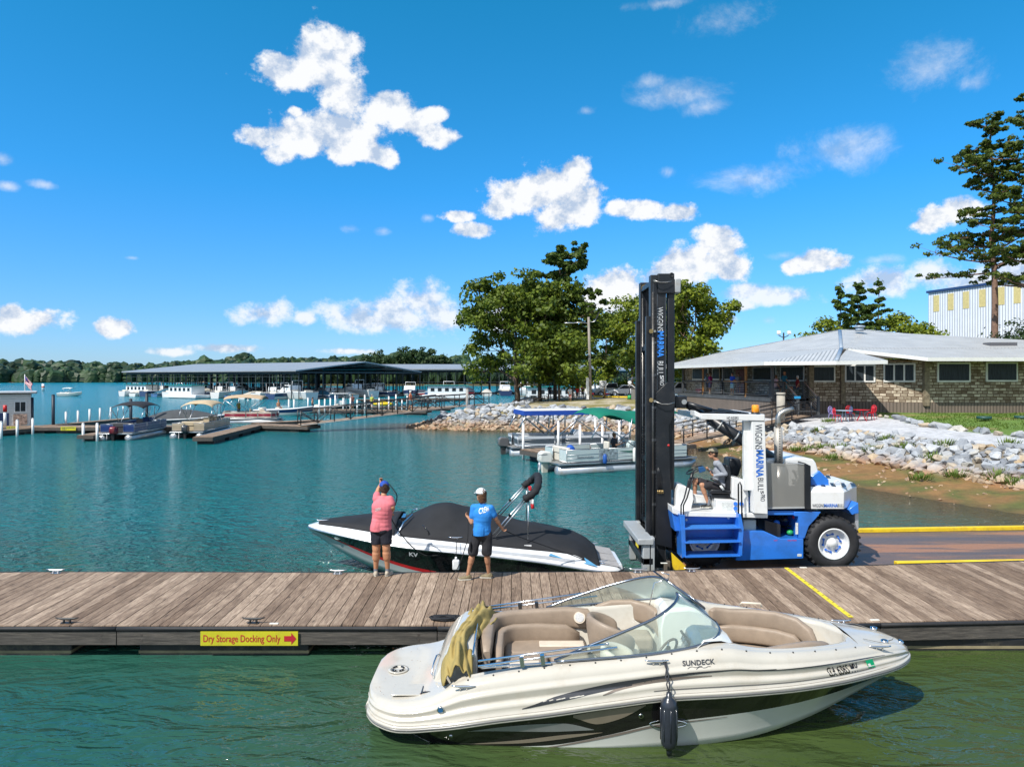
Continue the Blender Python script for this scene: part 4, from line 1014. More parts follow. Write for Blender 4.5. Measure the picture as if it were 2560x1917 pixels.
def plank_mat():
 m=bpy.data.materials.new('weathered_planks');m.use_nodes=True;nt=m.node_tree;N=nt.nodes;L=nt.links;b=N['Principled BSDF'];b.inputs['Roughness'].default_value=.85
 a=N.new('ShaderNodeAttribute');a.attribute_name='plank'
 uv=N.new('ShaderNodeSeparateColor');L.new(a.outputs['Color'],uv.inputs[0])
 tc=N.new('ShaderNodeTexCoord');cb=N.new('ShaderNodeCombineXYZ');L.new(uv.outputs[0],cb.inputs[2])
 sc=N.new('ShaderNodeVectorMath');sc.operation='MULTIPLY';sc.inputs[1].default_value=(0,0,60);L.new(cb.outputs[0],sc.inputs[0])
 ad=N.new('ShaderNodeVectorMath');L.new(tc.outputs['Object'],ad.inputs[0]);L.new(sc.outputs[0],ad.inputs[1])
 def nz(scl,s,det,dist=0.):
  mp=N.new('ShaderNodeMapping');mp.inputs['Scale'].default_value=scl;L.new(ad.outputs[0],mp.inputs[0])
  n=N.new('ShaderNodeTexNoise');n.inputs['Scale'].default_value=s;n.inputs['Detail'].default_value=det;n.inputs['Roughness'].default_value=.7;n.inputs['Distortion'].default_value=dist;L.new(mp.outputs[0],n.inputs[0]);return n.outputs['Fac']
 grain=nz((28,1.6,1),2.2,7,.4);blot=nz((3,1,1),1.5,5,.2)
 cr=N.new('ShaderNodeValToRGB');L.new(grain,cr.inputs[0]);E=cr.color_ramp.elements
 E[0].position=.28;E[0].color=(.06,.045,.035,1);E[1].position=.78;E[1].color=(.52,.46,.38,1)
 e=E.new(.42);e.color=(.20,.155,.12,1);e=E.new(.56);e.color=(.33,.27,.215,1)
 c2=N.new('ShaderNodeValToRGB');L.new(blot,c2.inputs[0]);c2.color_ramp.elements[0].position=.3;c2.color_ramp.elements[0].color=(.6,.55,.5,1);c2.color_ramp.elements[1].position=.65;c2.color_ramp.elements[1].color=(1.15,1.12,1.08,1)
 mx=N.new('ShaderNodeMix');mx.data_type='RGBA';mx.blend_type='MULTIPLY';mx.inputs[0].default_value=1;L.new(cr.outputs[0],mx.inputs[6]);L.new(c2.outputs[0],mx.inputs[7])
 c3=N.new('ShaderNodeValToRGB');L.new(uv.outputs[1],c3.inputs[0]);c3.color_ramp.elements[0].color=(.62,.52,.44,1);c3.color_ramp.elements[1].color=(1.3,1.22,1.15,1)
 m2=N.new('ShaderNodeMix');m2.data_type='RGBA';m2.blend_type='MULTIPLY';m2.inputs[0].default_value=1;L.new(mx.outputs[2],m2.inputs[6]);L.new(c3.outputs[0],m2.inputs[7])
 v=N.new('ShaderNodeTexVoronoi');v.inputs['Scale'].default_value=1.;mp=N.new('ShaderNodeMapping');mp.inputs['Scale'].default_value=(5,1.6,1);L.new(ad.outputs[0],mp.inputs[0]);L.new(mp.outputs[0],v.inputs['Vector'])
 mr=N.new('ShaderNodeMapRange');L.new(v.outputs['Distance'],mr.inputs[0]);mr.inputs[1].default_value=.05;mr.inputs[2].default_value=.13;mr.inputs[3].default_value=.35;mr.inputs[4].default_value=1
 vm=N.new('ShaderNodeVectorMath');vm.operation='SCALE';L.new(m2.outputs[2],vm.inputs[0]);L.new(mr.outputs[0],vm.inputs['Scale'])
 L.new(vm.outputs[0],b.inputs['Base Color'])
 bp=N.new('ShaderNodeBump');bp.inputs['Strength'].default_value=.5;bp.inputs['Distance'].default_value=.01;L.new(grain,bp.inputs['Height']);L.new(bp.outputs[0],b.inputs['Normal'])
 return m
def planks(name,quads,z,th,m,parent,gap=.006):
 rr=random.Random(12);mb=MB();cols=[]
 for(a0,a1,ya,b0,b1,yb)in quads:
  dz=rr.uniform(-.003,.003);e=rr.uniform(-.008,.012);c=(rr.random(),rr.random()**1.2,0)
  g=gap/2
  vs=[(a0+g,ya-e,z-th),(a1-g,ya-e,z-th),(b1-g,yb+e*.5,z-th),(b0+g,yb+e*.5,z-th),(a0+g,ya-e,z+dz),(a1-g,ya-e,z+dz+rr.uniform(-.002,.002)),(b1-g,yb+e*.5,z+dz),(b0+g,yb+e*.5,z+dz)]
  mb.add(vs,[(0,3,2,1),(4,5,6,7),(0,1,5,4),(1,2,6,5),(2,3,7,6),(3,0,4,7)],m);cols+=[c]*8
 me=bpy.data.meshes.new(name);me.from_pydata(mb.v,[],mb.f);colattr(me,'plank',cols);me.materials.append(m)
 o=link(name,me,parent)
 if parent is not None:KIDS.setdefault(parent.name,[]).append(o)
 return o
def cleat_at(p,m,parent=None,rz=0.,s=1.):
 mb=MB();p=Vector(p);Rm=Matrix.Rotation(rz,3,'Z')
 for d in(-.05,.05):mb.cyl(p+Rm@Vector((d*s,0,0)),p+Rm@Vector((d*s*.8,0,.06*s)),.018*s,.014*s,m=m)
 mb.tube([p+Rm@Vector((d*s,0,.06*s+z*s))for d,z in((-.17,.02),(-.11,.006),(-.04,0),(.04,0),(.11,.006),(.17,.02))],[.008*s,.014*s,.02*s,.02*s,.014*s,.008*s],8,m)
 mb.box(p+Vector((0,0,.004)),(.16*s,.07*s,.008),m,rz=rz)
 return mb.build('cleat',m,parent)
def main_pier():
 pm=plank_mat();MATS['planks']=pm
 t=thing('wooden_pier','long weathered grey plank pier on black floats crossing the whole picture','pier',(0,0,0))
 z=.5
 yn=table([(-14,11.36),(-8,11.37),(0,11.38),(3.0,11.42),(9,11.70),(14,11.95)]);yf=table([(-14,14.42),(-8,14.48),(-3,14.43),(2,14.5),(5,14.75),(11,15.35),(16,15.9)])
 q=[];x=-13.6;rr=random.Random(2)
 while x<13.8:
  w=.186 if rr.random()<.93 else .14
  fx=lambda xx:xx*1.018+.01
  q.append((x,x+w,yn(x),fx(x),fx(x+w),yf(x)));x+=w
 planks('deck_boards',q,z,.04,pm,t,.012)
 fas=M('dark_fascia',(.07,.062,.055),.75,var=.5,vs=2.5,stretch=(1,8,14),bump=.4,bs=18,dirt=(.2,.17,.14),dirt_amt=.6,dirt_s=3)
 segs=[-13.6,-10.3,-6.35,-1.2,2.4,6.0,9.6,13.8]
 for a,b in zip(segs,segs[1:]):
  for(f,s)in((yn,-1),(yf,1)):
   mb=MB();y0,y1=f(a+.01),f(b-.01);th=.045*s
   o=.012*s
   vs=[(a+.006,y0+o,z-.295),(b-.006,y1+o,z-.295),(b-.006,y1+o+th,z-.295),(a+.006,y0+o+th,z-.295),(a+.006,y0+o,z-.075),(b-.006,y1+o,z-.075),(b-.006,y1+o+th,z-.075),(a+.006,y0+o+th,z-.075)]
   mb.add(vs,[(0,3,2,1),(4,5,6,7),(0,1,5,4),(1,2,6,5),(2,3,7,6),(3,0,4,7)],fas)
   mb.build('fascia_board',fas,t,bevel=.006)
   MB().tube([(lerp(a+.006,b-.006,i/6),f(lerp(a+.006,b-.006,i/6))+.05*s,z-.035)for i in range(7)],.036,8,MATS['rubber']).build('edge_bumper',MATS['rubber'],t)
 mb=MB()
 for x in(-6.6,-5.95,-10.0,-9.4,-1.5,2.1,5.7,6.3):
  for dz in(-.13,-.22):mb.cyl((x,yn(x)-.035,z+dz),(x,yn(x)-.06,z+dz),.022,n=6,m=M('old_bolt',(.12,.1,.09),.5,.6))
 mb.build('bolts',None,t)
 fl=M('black_float',(.02,.02,.022),.5,var=.3,dirt=(.2,.17,.12),dirt_amt=.6,dirt_s=2)
 al=M('waterline_scum',(.24,.2,.12),.8,var=.3)
 for a,b in((-12.9,-7.15),(-6.05,-3.3),(-1.0,3.0),(4.3,8.6),(9.4,13.6)):
  y0=yn((a+b)/2)+.06;y1=yf((a+b)/2)-.25
  f=MB().bb(a,b,y0,y1,-.25,z-.30,fl).build('float',fl,t,bevel=.03)
  MB().bb(a-.004,b+.004,y0-.005,y1+.004,.03,.075,al).build('waterline_band',al,f)
 jm=M('joist_wood',(.06,.05,.04),.9)
 mb=MB()
 for i in range(5):mb.add(*[[(x,lerp(yn(x),yf(x),(i+.5)/5)+d,zz)for x in(-13.5,0,13.7)for d in(-.03,.03)for zz in(z-.25,z-.045)]]+[[(0,4,5,1),(2,3,7,6),(0,2,6,4),(1,5,7,3),(4,8,9,5),(6,7,11,10),(4,6,10,8),(5,9,11,7)]],jm)
 mb.build('joists',jm,t)
 ym=M('yellow_strip',(.75,.6,.03),.6,var=.15,vs=5,dirt=(.35,.25,.05),dirt_amt=.7,dirt_s=7)
 p0=G(2128,1543,.5);p1=G(1965,1419,.5);xa=p0.x;x1=p1.x
 mb=MB();n=14
 for i in range(n):
  a=i/n;b=(i+1)/n;pa=p0.lerp(p1,a);pb=p0.lerp(p1,b)
  mb.add([pa+Vector((-.045,0,.006)),pa+Vector((.045,0,.006)),pb+Vector((.045,0,.006)),pb+Vector((-.045,0,.006))],[(0,1,2,3)],ym)
  mb.box(pa+Vector((.02,.1,.008)),(.04,.012,.006),fas,rz=.1)
 mb.build('yellow_strip',ym,t)
 gm=MATS['alu']
 for px in(125,840,1600):x=(px-1280)/F*14.2;cleat_at((x,yf(x)-.1,z+.005),gm,t,s=1.1)
 for px in(170,635):x=(px-1280)/F*11.5;cleat_at((x,yn(x)+.1,z+.005),M('dark_cleat',(.05,.05,.05),.5,.5),t,s=1.1)
 cleat_at((3.7,14.5,z+.005),gm,t);
 for px,py in((1660,1407),(2187,1549),(2008,1418),(685,1558)):
  p=G(px,py,.505);MB().box(p,(.14,.05,.012),M('marker_plate',(.7,.68,.6),.4)).build('marker_plate',MATS['marker_plate'],t)
 s=thing('dock_sign','yellow sign reading Dry Storage Docking Only with a red arrow on the pier side','sign',(G(500,1600,.3).x,11.29,.21))
 yl=M('sign_yellow',(.50,.46,.02),.5,var=.1,vs=2,dirt=(.3,.28,.05),dirt_amt=.4,dirt_s=5);rd=M('sign_red',(.42,.02,.03),.45,var=.1)
 MB().bb(0,1.56,-.012,.0,0,.225,yl).build('panel',yl,s)
 mb=MB();vs,fs=text_mesh('Dry Storage Docking Only',.158,bold=.0016);w=max(v.x for v in vs)
 k=1.24/w;mb.add([(v.x*k+.04,-.0155,v.y+.062)for v in vs],fs,rd);mb.build('lettering',rd,s)
 a=[(1.34,.07),(1.34,.155),(1.455,.155),(1.455,.205),(1.535,.1125),(1.455,.02),(1.455,.07)]
 MB().prism(a,-.0165,-.013,rd).build('arrow',rd,s)
 c=G(1113,1549,.52);mb=MB();rr=random.Random(6);pts=[]
 for i in range(150):
  a_=i*.5;r0=.13+.05*sin(i*.9)+.03*rr.random();pts.append((c.x+r0*1.35*cos(a_)+.03*sin(i*.21),c.y+.05+r0*.55*sin(a_),.52+.035*abs(sin(i*.37))))
 tag(MB().tube(pts,.011,6,MATS['black_fabric']).build('rope_coil',MATS['black_fabric']),'tangled coil of thin black line lying on the pier edge behind the cream boat stern','rope')
def fuse(name,prims,mat,parent,vox=.012,smooth=4,disp=None,zmin=None):
 mb=MB()
 for p in prims:
  if p[0]=='c':
   _,a,ra,b,rb=p
   mb.cyl(a,b,ra,rb,n=14);mb.ell(a,ra,nu=14,nv=8);mb.ell(b,rb,nu=14,nv=8)
  else:
   _,c,r,yaw=p;mb.ell(c,r,nu=18,nv=12,rot=yaw if hasattr(yaw,'__len__')else(0,0,yaw))
 me=bpy.data.meshes.new('tmp');me.from_pydata(mb.v,[],mb.f);o=bpy.data.objects.new('tmp',me);COL.objects.link(o)
 md=o.modifiers.new('r','REMESH');md.mode='VOXEL';md.voxel_size=vox
 if smooth:m2=o.modifiers.new('s','SMOOTH');m2.factor=.6;m2.iterations=smooth
 dg=bpy.context.evaluated_depsgraph_get();dg.update()
 nm=bpy.data.meshes.new_from_object(o.evaluated_get(dg));bpy.data.objects.remove(o);bpy.data.meshes.remove(me)
 nm.name=name
 if disp:
  for v in nm.vertices:
   v.co+=v.normal*disp(v.co)
 if zmin is not None:
  for v in nm.vertices:v.co.z=max(v.co.z,zmin)
 for q in nm.polygons:q.use_smooth=True
 nm.materials.clear();nm.materials.append(mat)
 w=link(name,nm,parent)
 if parent is not None:KIDS.setdefault(parent.name,[]).append(w)
 return w
def V(*a):return Vector(a)
def hand(pr,wrist,d,palm_n,s=1.,curl=.9,side=1):
 d=d.normalized();n=(palm_n-d*palm_n.dot(d)).normalized();w=d.cross(n)
 pc=wrist+d*.045*s
 pr.append(('c',wrist,.024*s,pc,.028*s));
 for k,(o,L_)in enumerate(((-.028,.072),(-.010,.08),(.009,.075),(.026,.058))):
  a=wrist+d*.075*s+w*o*s;pr.append(('c',wrist+d*.03*s+w*o*.7*s,.013*s,a,.011*s))
  m1=a+(d*cos(curl*.5)+n*sin(curl*.5))*L_*.5*s;m2=m1+(d*cos(curl*1.5)+n*sin(curl*1.5))*L_*.3*s;m3=m2+(d*cos(curl*2.2)+n*sin(curl*2.2))*L_*.25*s
  pr+=[('c',a,.0095*s,m1,.009*s),('c',m1,.009*s,m2,.008*s),('c',m2,.008*s,m3,.007*s)]
 t0=wrist+d*.02*s-w*side*.022*s;t1=t0+(d*.6-w*side*.8+n*.3).normalized()*.035*s;t2=t1+(d*.8+n*.6).normalized()*.035*s
 pr+=[('c',t0,.013*s,t1,.011*s),('c',t1,.011*s,t2,.0085*s)]
def person(label,J,face,S=1.,yaw=None,skin=(.42,.22,.13),shirt=(.5,.5,.5),shorts=(.03,.03,.04),shoes=(.2,.17,.12),hair=(.05,.03,.02),cap=None,vox=.012,hair_len=.0,socks=None,sleeve=.6,long_sleeve=False,group=None,leg_end=.9,build_=1.,shirt_len=0.,long_pants=False,det=True,bare=False,glasses=False,legk=1.,hem=None,shz=None):
 t=thing('person',label,'person',J['pelvis'].copy(),group=group)
 o0=J['pelvis'].copy();J={k:v-o0 for k,v in J.items()}
 f=Vector(face).normalized();sh=(J['shR']-J['shL']);yaw=atan2(sh.y,sh.x)if yaw is None else yaw
 hp=J['hipR']-J['hipL'];hy=atan2(hp.y,hp.x)
 sk=M('skin%.2f'%skin[0],skin,.5,var=.12,vs=9)
 hd=J['head'];pr=[]
 up=V(0,0,1);f3=(f-up*f.dot(up)*.0).normalized();rt=f3.cross(up).normalized()
 k=S
 pitch=(0,0,atan2(f3.y,f3.x))
 pr.append(('e',hd+V(0,0,.02)*k-f3*.01*k,(.10*k,.077*k,.112*k),pitch));pr.append(('e',hd+f3*.025*k-V(0,0,.055)*k,(.068*k,.056*k,.065*k),pitch))
 if det:
  pr.append(('c',hd+f3*.092*k-V(0,0,.0)*k,.010*k,hd+f3*.108*k-V(0,0,.032)*k,.013*k))
  for s in(-1,1):pr.append(('e',hd+rt*s*.078*k-V(0,0,.01)*k,(.022*k,.01*k,.03*k),pitch))
  pr.append(('e',hd+f3*.085*k-V(0,0,.062)*k,(.014*k,.024*k,.009*k),pitch))
 pr.append(('c',hd-V(0,0,.05)*k,.052*k,J['neck'],.058*k))
 b=build_
 for s in 'LR':
  pr+=[('c',J['sh'+s],.052*k*b,J['el'+s],.042*k*b),('c',J['el'+s],.041*k*b,J['wr'+s],.027*k)]
  m=J['el'+s].lerp(J['wr'+s],.3);pr.append(('c',m,.043*k*b,J['el'+s].lerp(J['wr'+s],.5),.037*k*b))
  pr+=[('c',J['hip'+s],.088*k*b,J['kn'+s],.058*k*b*legk),('c',J['kn'+s],.056*k*b*legk,J['an'+s],.036*k*legk)]
  pr.append(('c',J['kn'+s].lerp(J['an'+s],.2),.060*k*b*legk,J['kn'+s].lerp(J['an'+s],.42),.057*k*b*legk))
  dd=(J['wr'+s]-J['el'+s]);hn=J.get('hn'+s,None)
  hd_=(hn-J['wr'+s])if hn is not None else dd
  hand(pr,J['wr'+s],hd_,J.get('pn'+s,V(0,0,-1))if 'pn'+s in J else V(-f.x,-f.y,.01)+V(0,0,.3),k,J.get('curl'+s,V(.9,0,0)).x+0 if False else .9,1 if s=='R' else-1)
 ch=J['chest'];pv=J['pelvis']
 tor=[]
 for u,w,d_ in((0,.165,.118),(.2,.160,.114),(.4,.154,.110),(.6,.158,.112),(.8,.168,.117),(1,.175,.12)):tor.append(('e',pv.lerp(ch,u),(w*k*b,d_*k*b,(.13 if u<1 else .17)*k),lerp(hy,yaw,u)))
 tor.append(('c',J['shL'].lerp(J['neck'],.25)-V(0,0,.02)*k,.062*k,J['shR'].lerp(J['neck'],.25)-V(0,0,.02)*k,.062*k))
 pr+=tor
 fuse('body',pr,sk,t,vox,3)
 if not bare:
  g=.014*k;sp=[]
  for q in tor:
   if q[0]=='e':sp.append(('e',q[1],tuple(r+g for r in q[2]),q[3]))
   else:sp.append(('c',q[1],q[2]+g*.6,q[3],q[4]+g*.6))
  sp.append(('c',J['neck']-V(0,0,.03)*k,.066*k,J['neck']-V(0,0,.07)*k,.09*k))
  for s in 'LR':
   if long_sleeve:sp+=[('c',J['sh'+s],.066*k*b,J['el'+s],.055*k*b),('c',J['el'+s],.055*k*b,J['el'+s].lerp(J['wr'+s],.93),.038*k)]
   else:sp.append(('c',J['sh'+s],.068*k*b,J['sh'+s].lerp(J['el'+s],sleeve),.066*k*b))
  if shirt_len:sp+=[('c',pv-V(0,0,shirt_len)+rt*.07,.125*k*b,pv+V(0,0,.12)+rt*.05,.12*k*b),('c',pv-V(0,0,shirt_len)-rt*.07,.125*k*b,pv+V(0,0,.12)-rt*.05,.12*k*b)]
  fd=lambda co:.009*noise.noise(co*Vector((5,5,9))+V(3,1,2))+.002*noise.noise(co*19)
  fuse('shirt',sp,M('shirt_%.3f_%.3f_%.3f'%shirt,shirt,.85,var=.12,vs=6,bump=.15,bs=14),t,vox,3,fd if det else None,hem)
 sp=[('e',pv-V(0,0,.03)*k,(.178*k*b,.132*k*b,.12*k),hy)]
 for s in 'LR':
  e=J['hip'+s].lerp(J['kn'+s],leg_end)
  sp.append(('c',J['hip'+s],.105*k*b,e,(.088 if shz is None else .1)*k*b))
  if long_pants:sp.append(('c',J['kn'+s],.078*k*b,J['an'+s].lerp(J['kn'+s],.08),.06*k))
 fuse('shorts' if not long_pants else 'trousers',sp,M('cloth_%.3f_%.3f_%.3f'%shorts,shorts,.85,var=.2,vs=8,bump=.2,bs=18),t,vox,3,(lambda co:.014*noise.noise(co*9))if det else None,shz)
 for s in 'LR':
  a=J['an'+s];to=J['to'+s];d=(to-a);d.z=0;d.normalize();gz=to.z
  base=V(a.x,a.y,gz)
  sp=[('e',base-d*.03*k+V(0,0,.045)*k,(.05*k,.038*k,.05*k),atan2(d.y,d.x)),('e',base+d*.06*k+V(0,0,.035)*k,(.09*k,.042*k,.038*k),atan2(d.y,d.x)),('e',base+d*.13*k+V(0,0,.028)*k,(.055*k,.044*k,.03*k),atan2(d.y,d.x)),('c',base-d*.015*k+V(0,0,.08)*k,.042*k,base-d*.015*k+V(0,0,.05)*k,.045*k)]
  w=fuse('shoe',sp,M('shoe_%.2f'%shoes[0],shoes,.7,var=.3,vs=20),t,max(vox,.008),2)
  mb=MB();pts=[(.0,.042),(.06,.046),(.12,.048),(.17,.04),(.19,.0),(.17,-.04),(.12,-.048),(.06,-.046),(0,-.042),(-.05,-.036),(-.075,0),(-.05,.036)]
  a_=atan2(d.y,d.x);poly=[(base.x+(x*cos(a_)-y*sin(a_))*k,base.y+(x*sin(a_)+y*cos(a_))*k)for x,y in pts]
  mb.prism(poly,gz,gz+.022*k,axis='Z');mb.build('sole',M('shoe_sole',(.5,.47,.4),.7),t)
  if socks:fuse('sock',[('c',base-d*.01*k+V(0,0,.06)*k,.044*k,base.lerp(V(a.x,a.y,a.z),1)+V(0,0,.06)*k,.044*k)],M('sock',socks,.9,var=.1),t,max(vox,.008),2)
 hm=M('hair_%.3f'%hair[0],hair,.6,var=.4,vs=30,bump=.6,bs=60)
 if hair_len>=0:
  sp=[('e',hd+V(0,0,.035)*k-f3*.02*k,(.104*k,.088*k,.105*k),pitch),('e',hd-f3*.045*k-V(0,0,.03)*k,(.066*k,.078*k,.075*k),pitch)]
  if hair_len:
   for i in range(7):
    a=(i-3)/3*1.15;q=hd-f3*.07*cos(a)*k+rt*.085*sin(a)*k;sp.append(('c',q+V(0,0,.0)*k,.03*k,q-V(0,0,hair_len)-f3*.012*k,.022*k))
  fuse('hair',sp,hm,t,max(vox*.8,.007),1,(lambda co:.008*noise.noise(co*45))if det else None)
 if cap:
  cm=M('cap_%.2f_%.2f'%(cap[0],cap[2]),cap,.8,var=.1,vs=10)
  mb=MB();mb.ell((0,0,0),(.118*k,.098*k,.1*k),cm,20,7,z0=0);mb.T=None
  rows=[]
  for i in range(5):
   u=i/4;rows.append([V((.085+u*.085*sqrt(max(0,1-((j-5)/5.4)**2)))*k,(j-5)/5*.072*k,(.018-.022*u)*k)for j in range(11)])
  mb.grid(rows,cm)
  c=mb.build('cap',cm,t,solid=.004);c.location=hd+V(0,0,.048)*k-f3*.008*k;c.rotation_euler=(0,R(-6),atan2(f3.y,f3.x))
 if glasses:
  mb=MB()
  for s in(-1,1):mb.ell(hd+f3*.088*k+rt*s*.032*k+V(0,0,.012)*k,(.012*k,.028*k,.018*k),rot=pitch,nu=10,nv=6);mb.cyl(hd+f3*.085*k+rt*s*.06*k+V(0,0,.015)*k,hd-f3*.0*k+rt*s*.08*k+V(0,0,.015)*k,.004*k)
  mb.build('sunglasses',M('dark_lens',(.01,.01,.01),.1),t)
 return t
def flat_text(txt,c,ux,uy,h,mat,name,parent,w=None,bold=.004,off=None):
 vs,fs=text_mesh(txt,1.,bold=bold);x0=min(v.x for v in vs);x1=max(v.x for v in vs);y0=min(v.y for v in vs);y1=max(v.y for v in vs)
 sy=h/(y1-y0);sx=w/(x1-x0)if w else sy;ux=Vector(ux).normalized();uy=Vector(uy).normalized()
 mb=MB();mb.add([Vector(c)+ux*(v.x-x0)*sx+uy*(v.y-y0)*sy for v in vs],fs,mat)
 return mb.build(name,mat,parent)
def on_surface_text(txt,parent,target,x0,x1,z0,h,mat,tilt=0.,y_from=-1.,off=.004,name='lettering'):
 from mathutils.bvhtree import BVHTree
 me=target.data;bv=BVHTree.FromPolygons([v.co for v in me.vertices],[tuple(p.vertices)for p in me.polygons])
 vs,fs=text_mesh(txt,1.,bold=.02);a0=min(v.x for v in vs);a1=max(v.x for v in vs);b0=min(v.y for v in vs);b1=max(v.y for v in vs)
 out=[]
 for v in vs:
  x=lerp(x0,x1,(v.x-a0)/(a1-a0));z=z0+h*(v.y-b0)/(b1-b0)+tilt*(x-x0)
  hit=bv.ray_cast(Vector((x,y_from,z)),Vector((0,1,0)))
  out.append(Vector((x,(hit[0].y if hit[0]else 0)-off,z)))
 return MB().add(out,fs,mat).build(name,mat,parent)
def dock_people():
 def z6(x,y,D=14.25):return P(820+x*.1691,1180+y*.1691,D)
 D=14.2
 J=dict(pelvis=z6(785,830,D),chest=z6(805,520,D),neck=z6(825,345,D+.03),head=z6(832,235,D+.08),shL=z6(718,400,D+.06),shR=z6(915,405,D-.02),elL=z6(728,300,D+.32),wrL=z6(782,165,D+.42),hnL=z6(782,120,D+.42),elR=z6(955,520,D-.06),wrR=z6(940,605,D+.14),hnR=z6(925,640,D+.22),hipL=z6(722,860,D),hipR=z6(855,855,D),knL=z6(715,1140,D-.03),knR=z6(862,1130,D-.03),anL=z6(708,1440,D+.02),anR=z6(882,1415,D+.02))
 for s,dx in(('L',-.03),('R',.05)):J['an'+s].z=.62;J['to'+s]=V(J['an'+s].x+dx,J['an'+s].y+.15,.505)
 t=person('person in pink t-shirt and blue backwards cap holding a black line overhead',J,(-.35,.93,.05),1.02,skin=(.46,.22,.12),shirt=(.62,.16,.19),shorts=(.012,.013,.022),shoes=(.42,.36,.28),hair=(.05,.025,.015),cap=None,vox=.010,hair_len=.03,socks=(.75,.75,.75),sleeve=.55,leg_end=.6,build_=1.2,legk=1.15,shirt_len=.03,hem=-.04,shz=-.30)
 o0=J['pelvis'];hd=J['head']-o0;cm=M('royal_cap',(.012,.06,.33),.8,var=.1,vs=10)
 def bcap(t,hd,cm,rz,k=1.0):
  mb=MB();mb.ell((0,0,0),(.118*k,.10*k,.105*k),cm,20,7,z0=0)
  rows=[[V((.085+u/4*.085*sqrt(max(0,1-((j-5)/5.4)**2)))*k,(j-5)/5*.072*k,(.018-.022*u/4)*k)for j in range(11)]for u in range(5)]
  mb.grid(rows,cm);mb.cyl((0,0,.1*k),(0,0,.108*k),.012,m=cm)
  mb.tube([(-.118*k,y*k,z*k)for y,z in((-.035,.012),(-.02,.035),(0,.042),(.02,.035),(.035,.012))],.006,6,M('cap_strap_hole',(.03,.02,.015),.8))
  c=mb.build('cap',cm,t,solid=.004);c.location=hd+V(0,0,.045);c.rotation_euler=(0,0,rz)
 bcap(t,hd,cm,R(105))
 sh=[o for o in KIDS[t.name]if o.name.startswith('shirt')][0]
 wt=M('faded_print',(.72,.62,.62),.8)
 on_surface_text('CREW',t,sh,-.10,.03,.36,.06,wt,.3,name='shirt_print')
 def z7(x,y,D=13.95):return P(1140+x*.1691,1180+y*.1691,D)
 D=13.95
 J2=dict(pelvis=z7(385,900,D),chest=z7(390,640,D),neck=z7(392,460,D+.02),head=z7(372,345,D+.04),shL=z7(262,520,D+.05),shR=z7(510,530,D-.02),elL=z7(235,745,D+.02),wrL=z7(190,680,D+.2),hnL=z7(165,650,D+.25),elR=z7(590,690,D+.02),wrR=z7(665,810,D+.12),hnR=z7(700,850,D+.15),hipL=z7(300,920,D),hipR=z7(460,920,D),knL=z7(245,1200,D-.02),knR=z7(455,1200,D),anL=z7(175,1490,D-.02),anR=z7(485,1470,D+.1))
 J2['anL'].z=.6;J2['anR'].z=.6;J2['toL']=V(J2['anL'].x-.2,J2['anL'].y-.03,.505);J2['toR']=V(J2['anR'].x-.1,J2['anR'].y+.06,.505)
 J2['toR']=V(J2['anR'].x+.0-.14,J2['anR'].y+.02,.505)
 t2=person('person in blue CREW t-shirt and grey cargo shorts on the pier',J2,(-.75,.66,-.05),1.02,skin=(.42,.21,.12),shirt=(.02,.2,.58),shorts=(.022,.022,.026),shoes=(.2,.16,.09),hair=(.10,.045,.018),vox=.010,hair_len=.12,sleeve=.62,leg_end=.92,build_=1.02,glasses=True,shirt_len=.02,hem=-.03,shz=-.44)
 hd=J2['head']-J2['pelvis'];bcap(t2,hd,M('white_cap',(.7,.7,.72),.8,var=.08),R(138))
 sh=[o for o in KIDS[t2.name]if o.name.startswith('shirt')][0]
 on_surface_text('CREW',t2,sh,z7(340,0).x-J2['pelvis'].x,z7(505,0).x-J2['pelvis'].x,z7(0,603).z-J2['pelvis'].z,.105,M('white_print',(.8,.82,.84),.7),.25,name='shirt_print')
 p=z7(215,1080,D-.05)-J2['pelvis'];MB().box(p+V(-.005,-.04,0),(.03,.13,.17),MATS['cloth_0.022_0.022_0.026']).build('cargo_pocket',MATS['cloth_0.022_0.022_0.026'],t2,bevel=.01)
 p=z7(262,925,D-.1)-J2['pelvis'];MB().tube([p+V(.03*cos(a),0,.035*sin(a))for a in[i*pi/8 for i in range(16)]],.006,6,MATS['black_metal'],closed=True).build('carabiner',MATS['black_metal'],t2)
 blk=MATS['black_fabric']
 def rope(name,label,pts,r=.011,m=blk,k=6):
  pts=[Vector(p)for p in pts];n=len(pts);fx=[table([(i,p[q])for i,p in enumerate(pts)])for q in range(3)]
  dn=[Vector(tuple(f(i/k)for f in fx))for i in range((n-1)*k+1)]
  return tag(MB().tube(dn,r,6,m).build(name,m),label,'rope')
 q=lambda x,y,D:z6(x,y,D)
 rope('mooring_line','black line looping from the raised hand of the pink shirted person',[q(770,90,14.6),q(800,135,14.6),q(880,165,14.55),q(970,260,14.5),q(1020,360,14.45),q(1000,470,14.4),q(930,560,14.35),q(925,650,14.4),q(1000,800,14.8),q(1150,1000,15.2),q(1300,1150,15.45),q(1480,1235,15.5),q(1640,1225,15.5),P(1128,1375,15.55),P(1143,1352,15.55)])
 rope('mooring_line','thin dark line hanging from the left hand of the blue shirt person to the pier',[z7(170,660,14.2),z7(178,750,14.15),z7(175,950,14.05),z7(130,1130,14.05),z7(80,1290,14.05),z7(10,1440,14.0),P(1126,1447,13.98)],.009)
 rope('stern_line','black line from the blue shirted person to the stern of the covered boat',[z7(690,845,14.1),P(1290,1338,14.5),P(1380,1370,15.2),P(1450,1395,15.5),P(1487,1414,15.7)],.010)
FD=15.75
def Q(zx,zy,D=FD):
 p=P(1520+zx*.30742,980+zy*.30742,D);return p
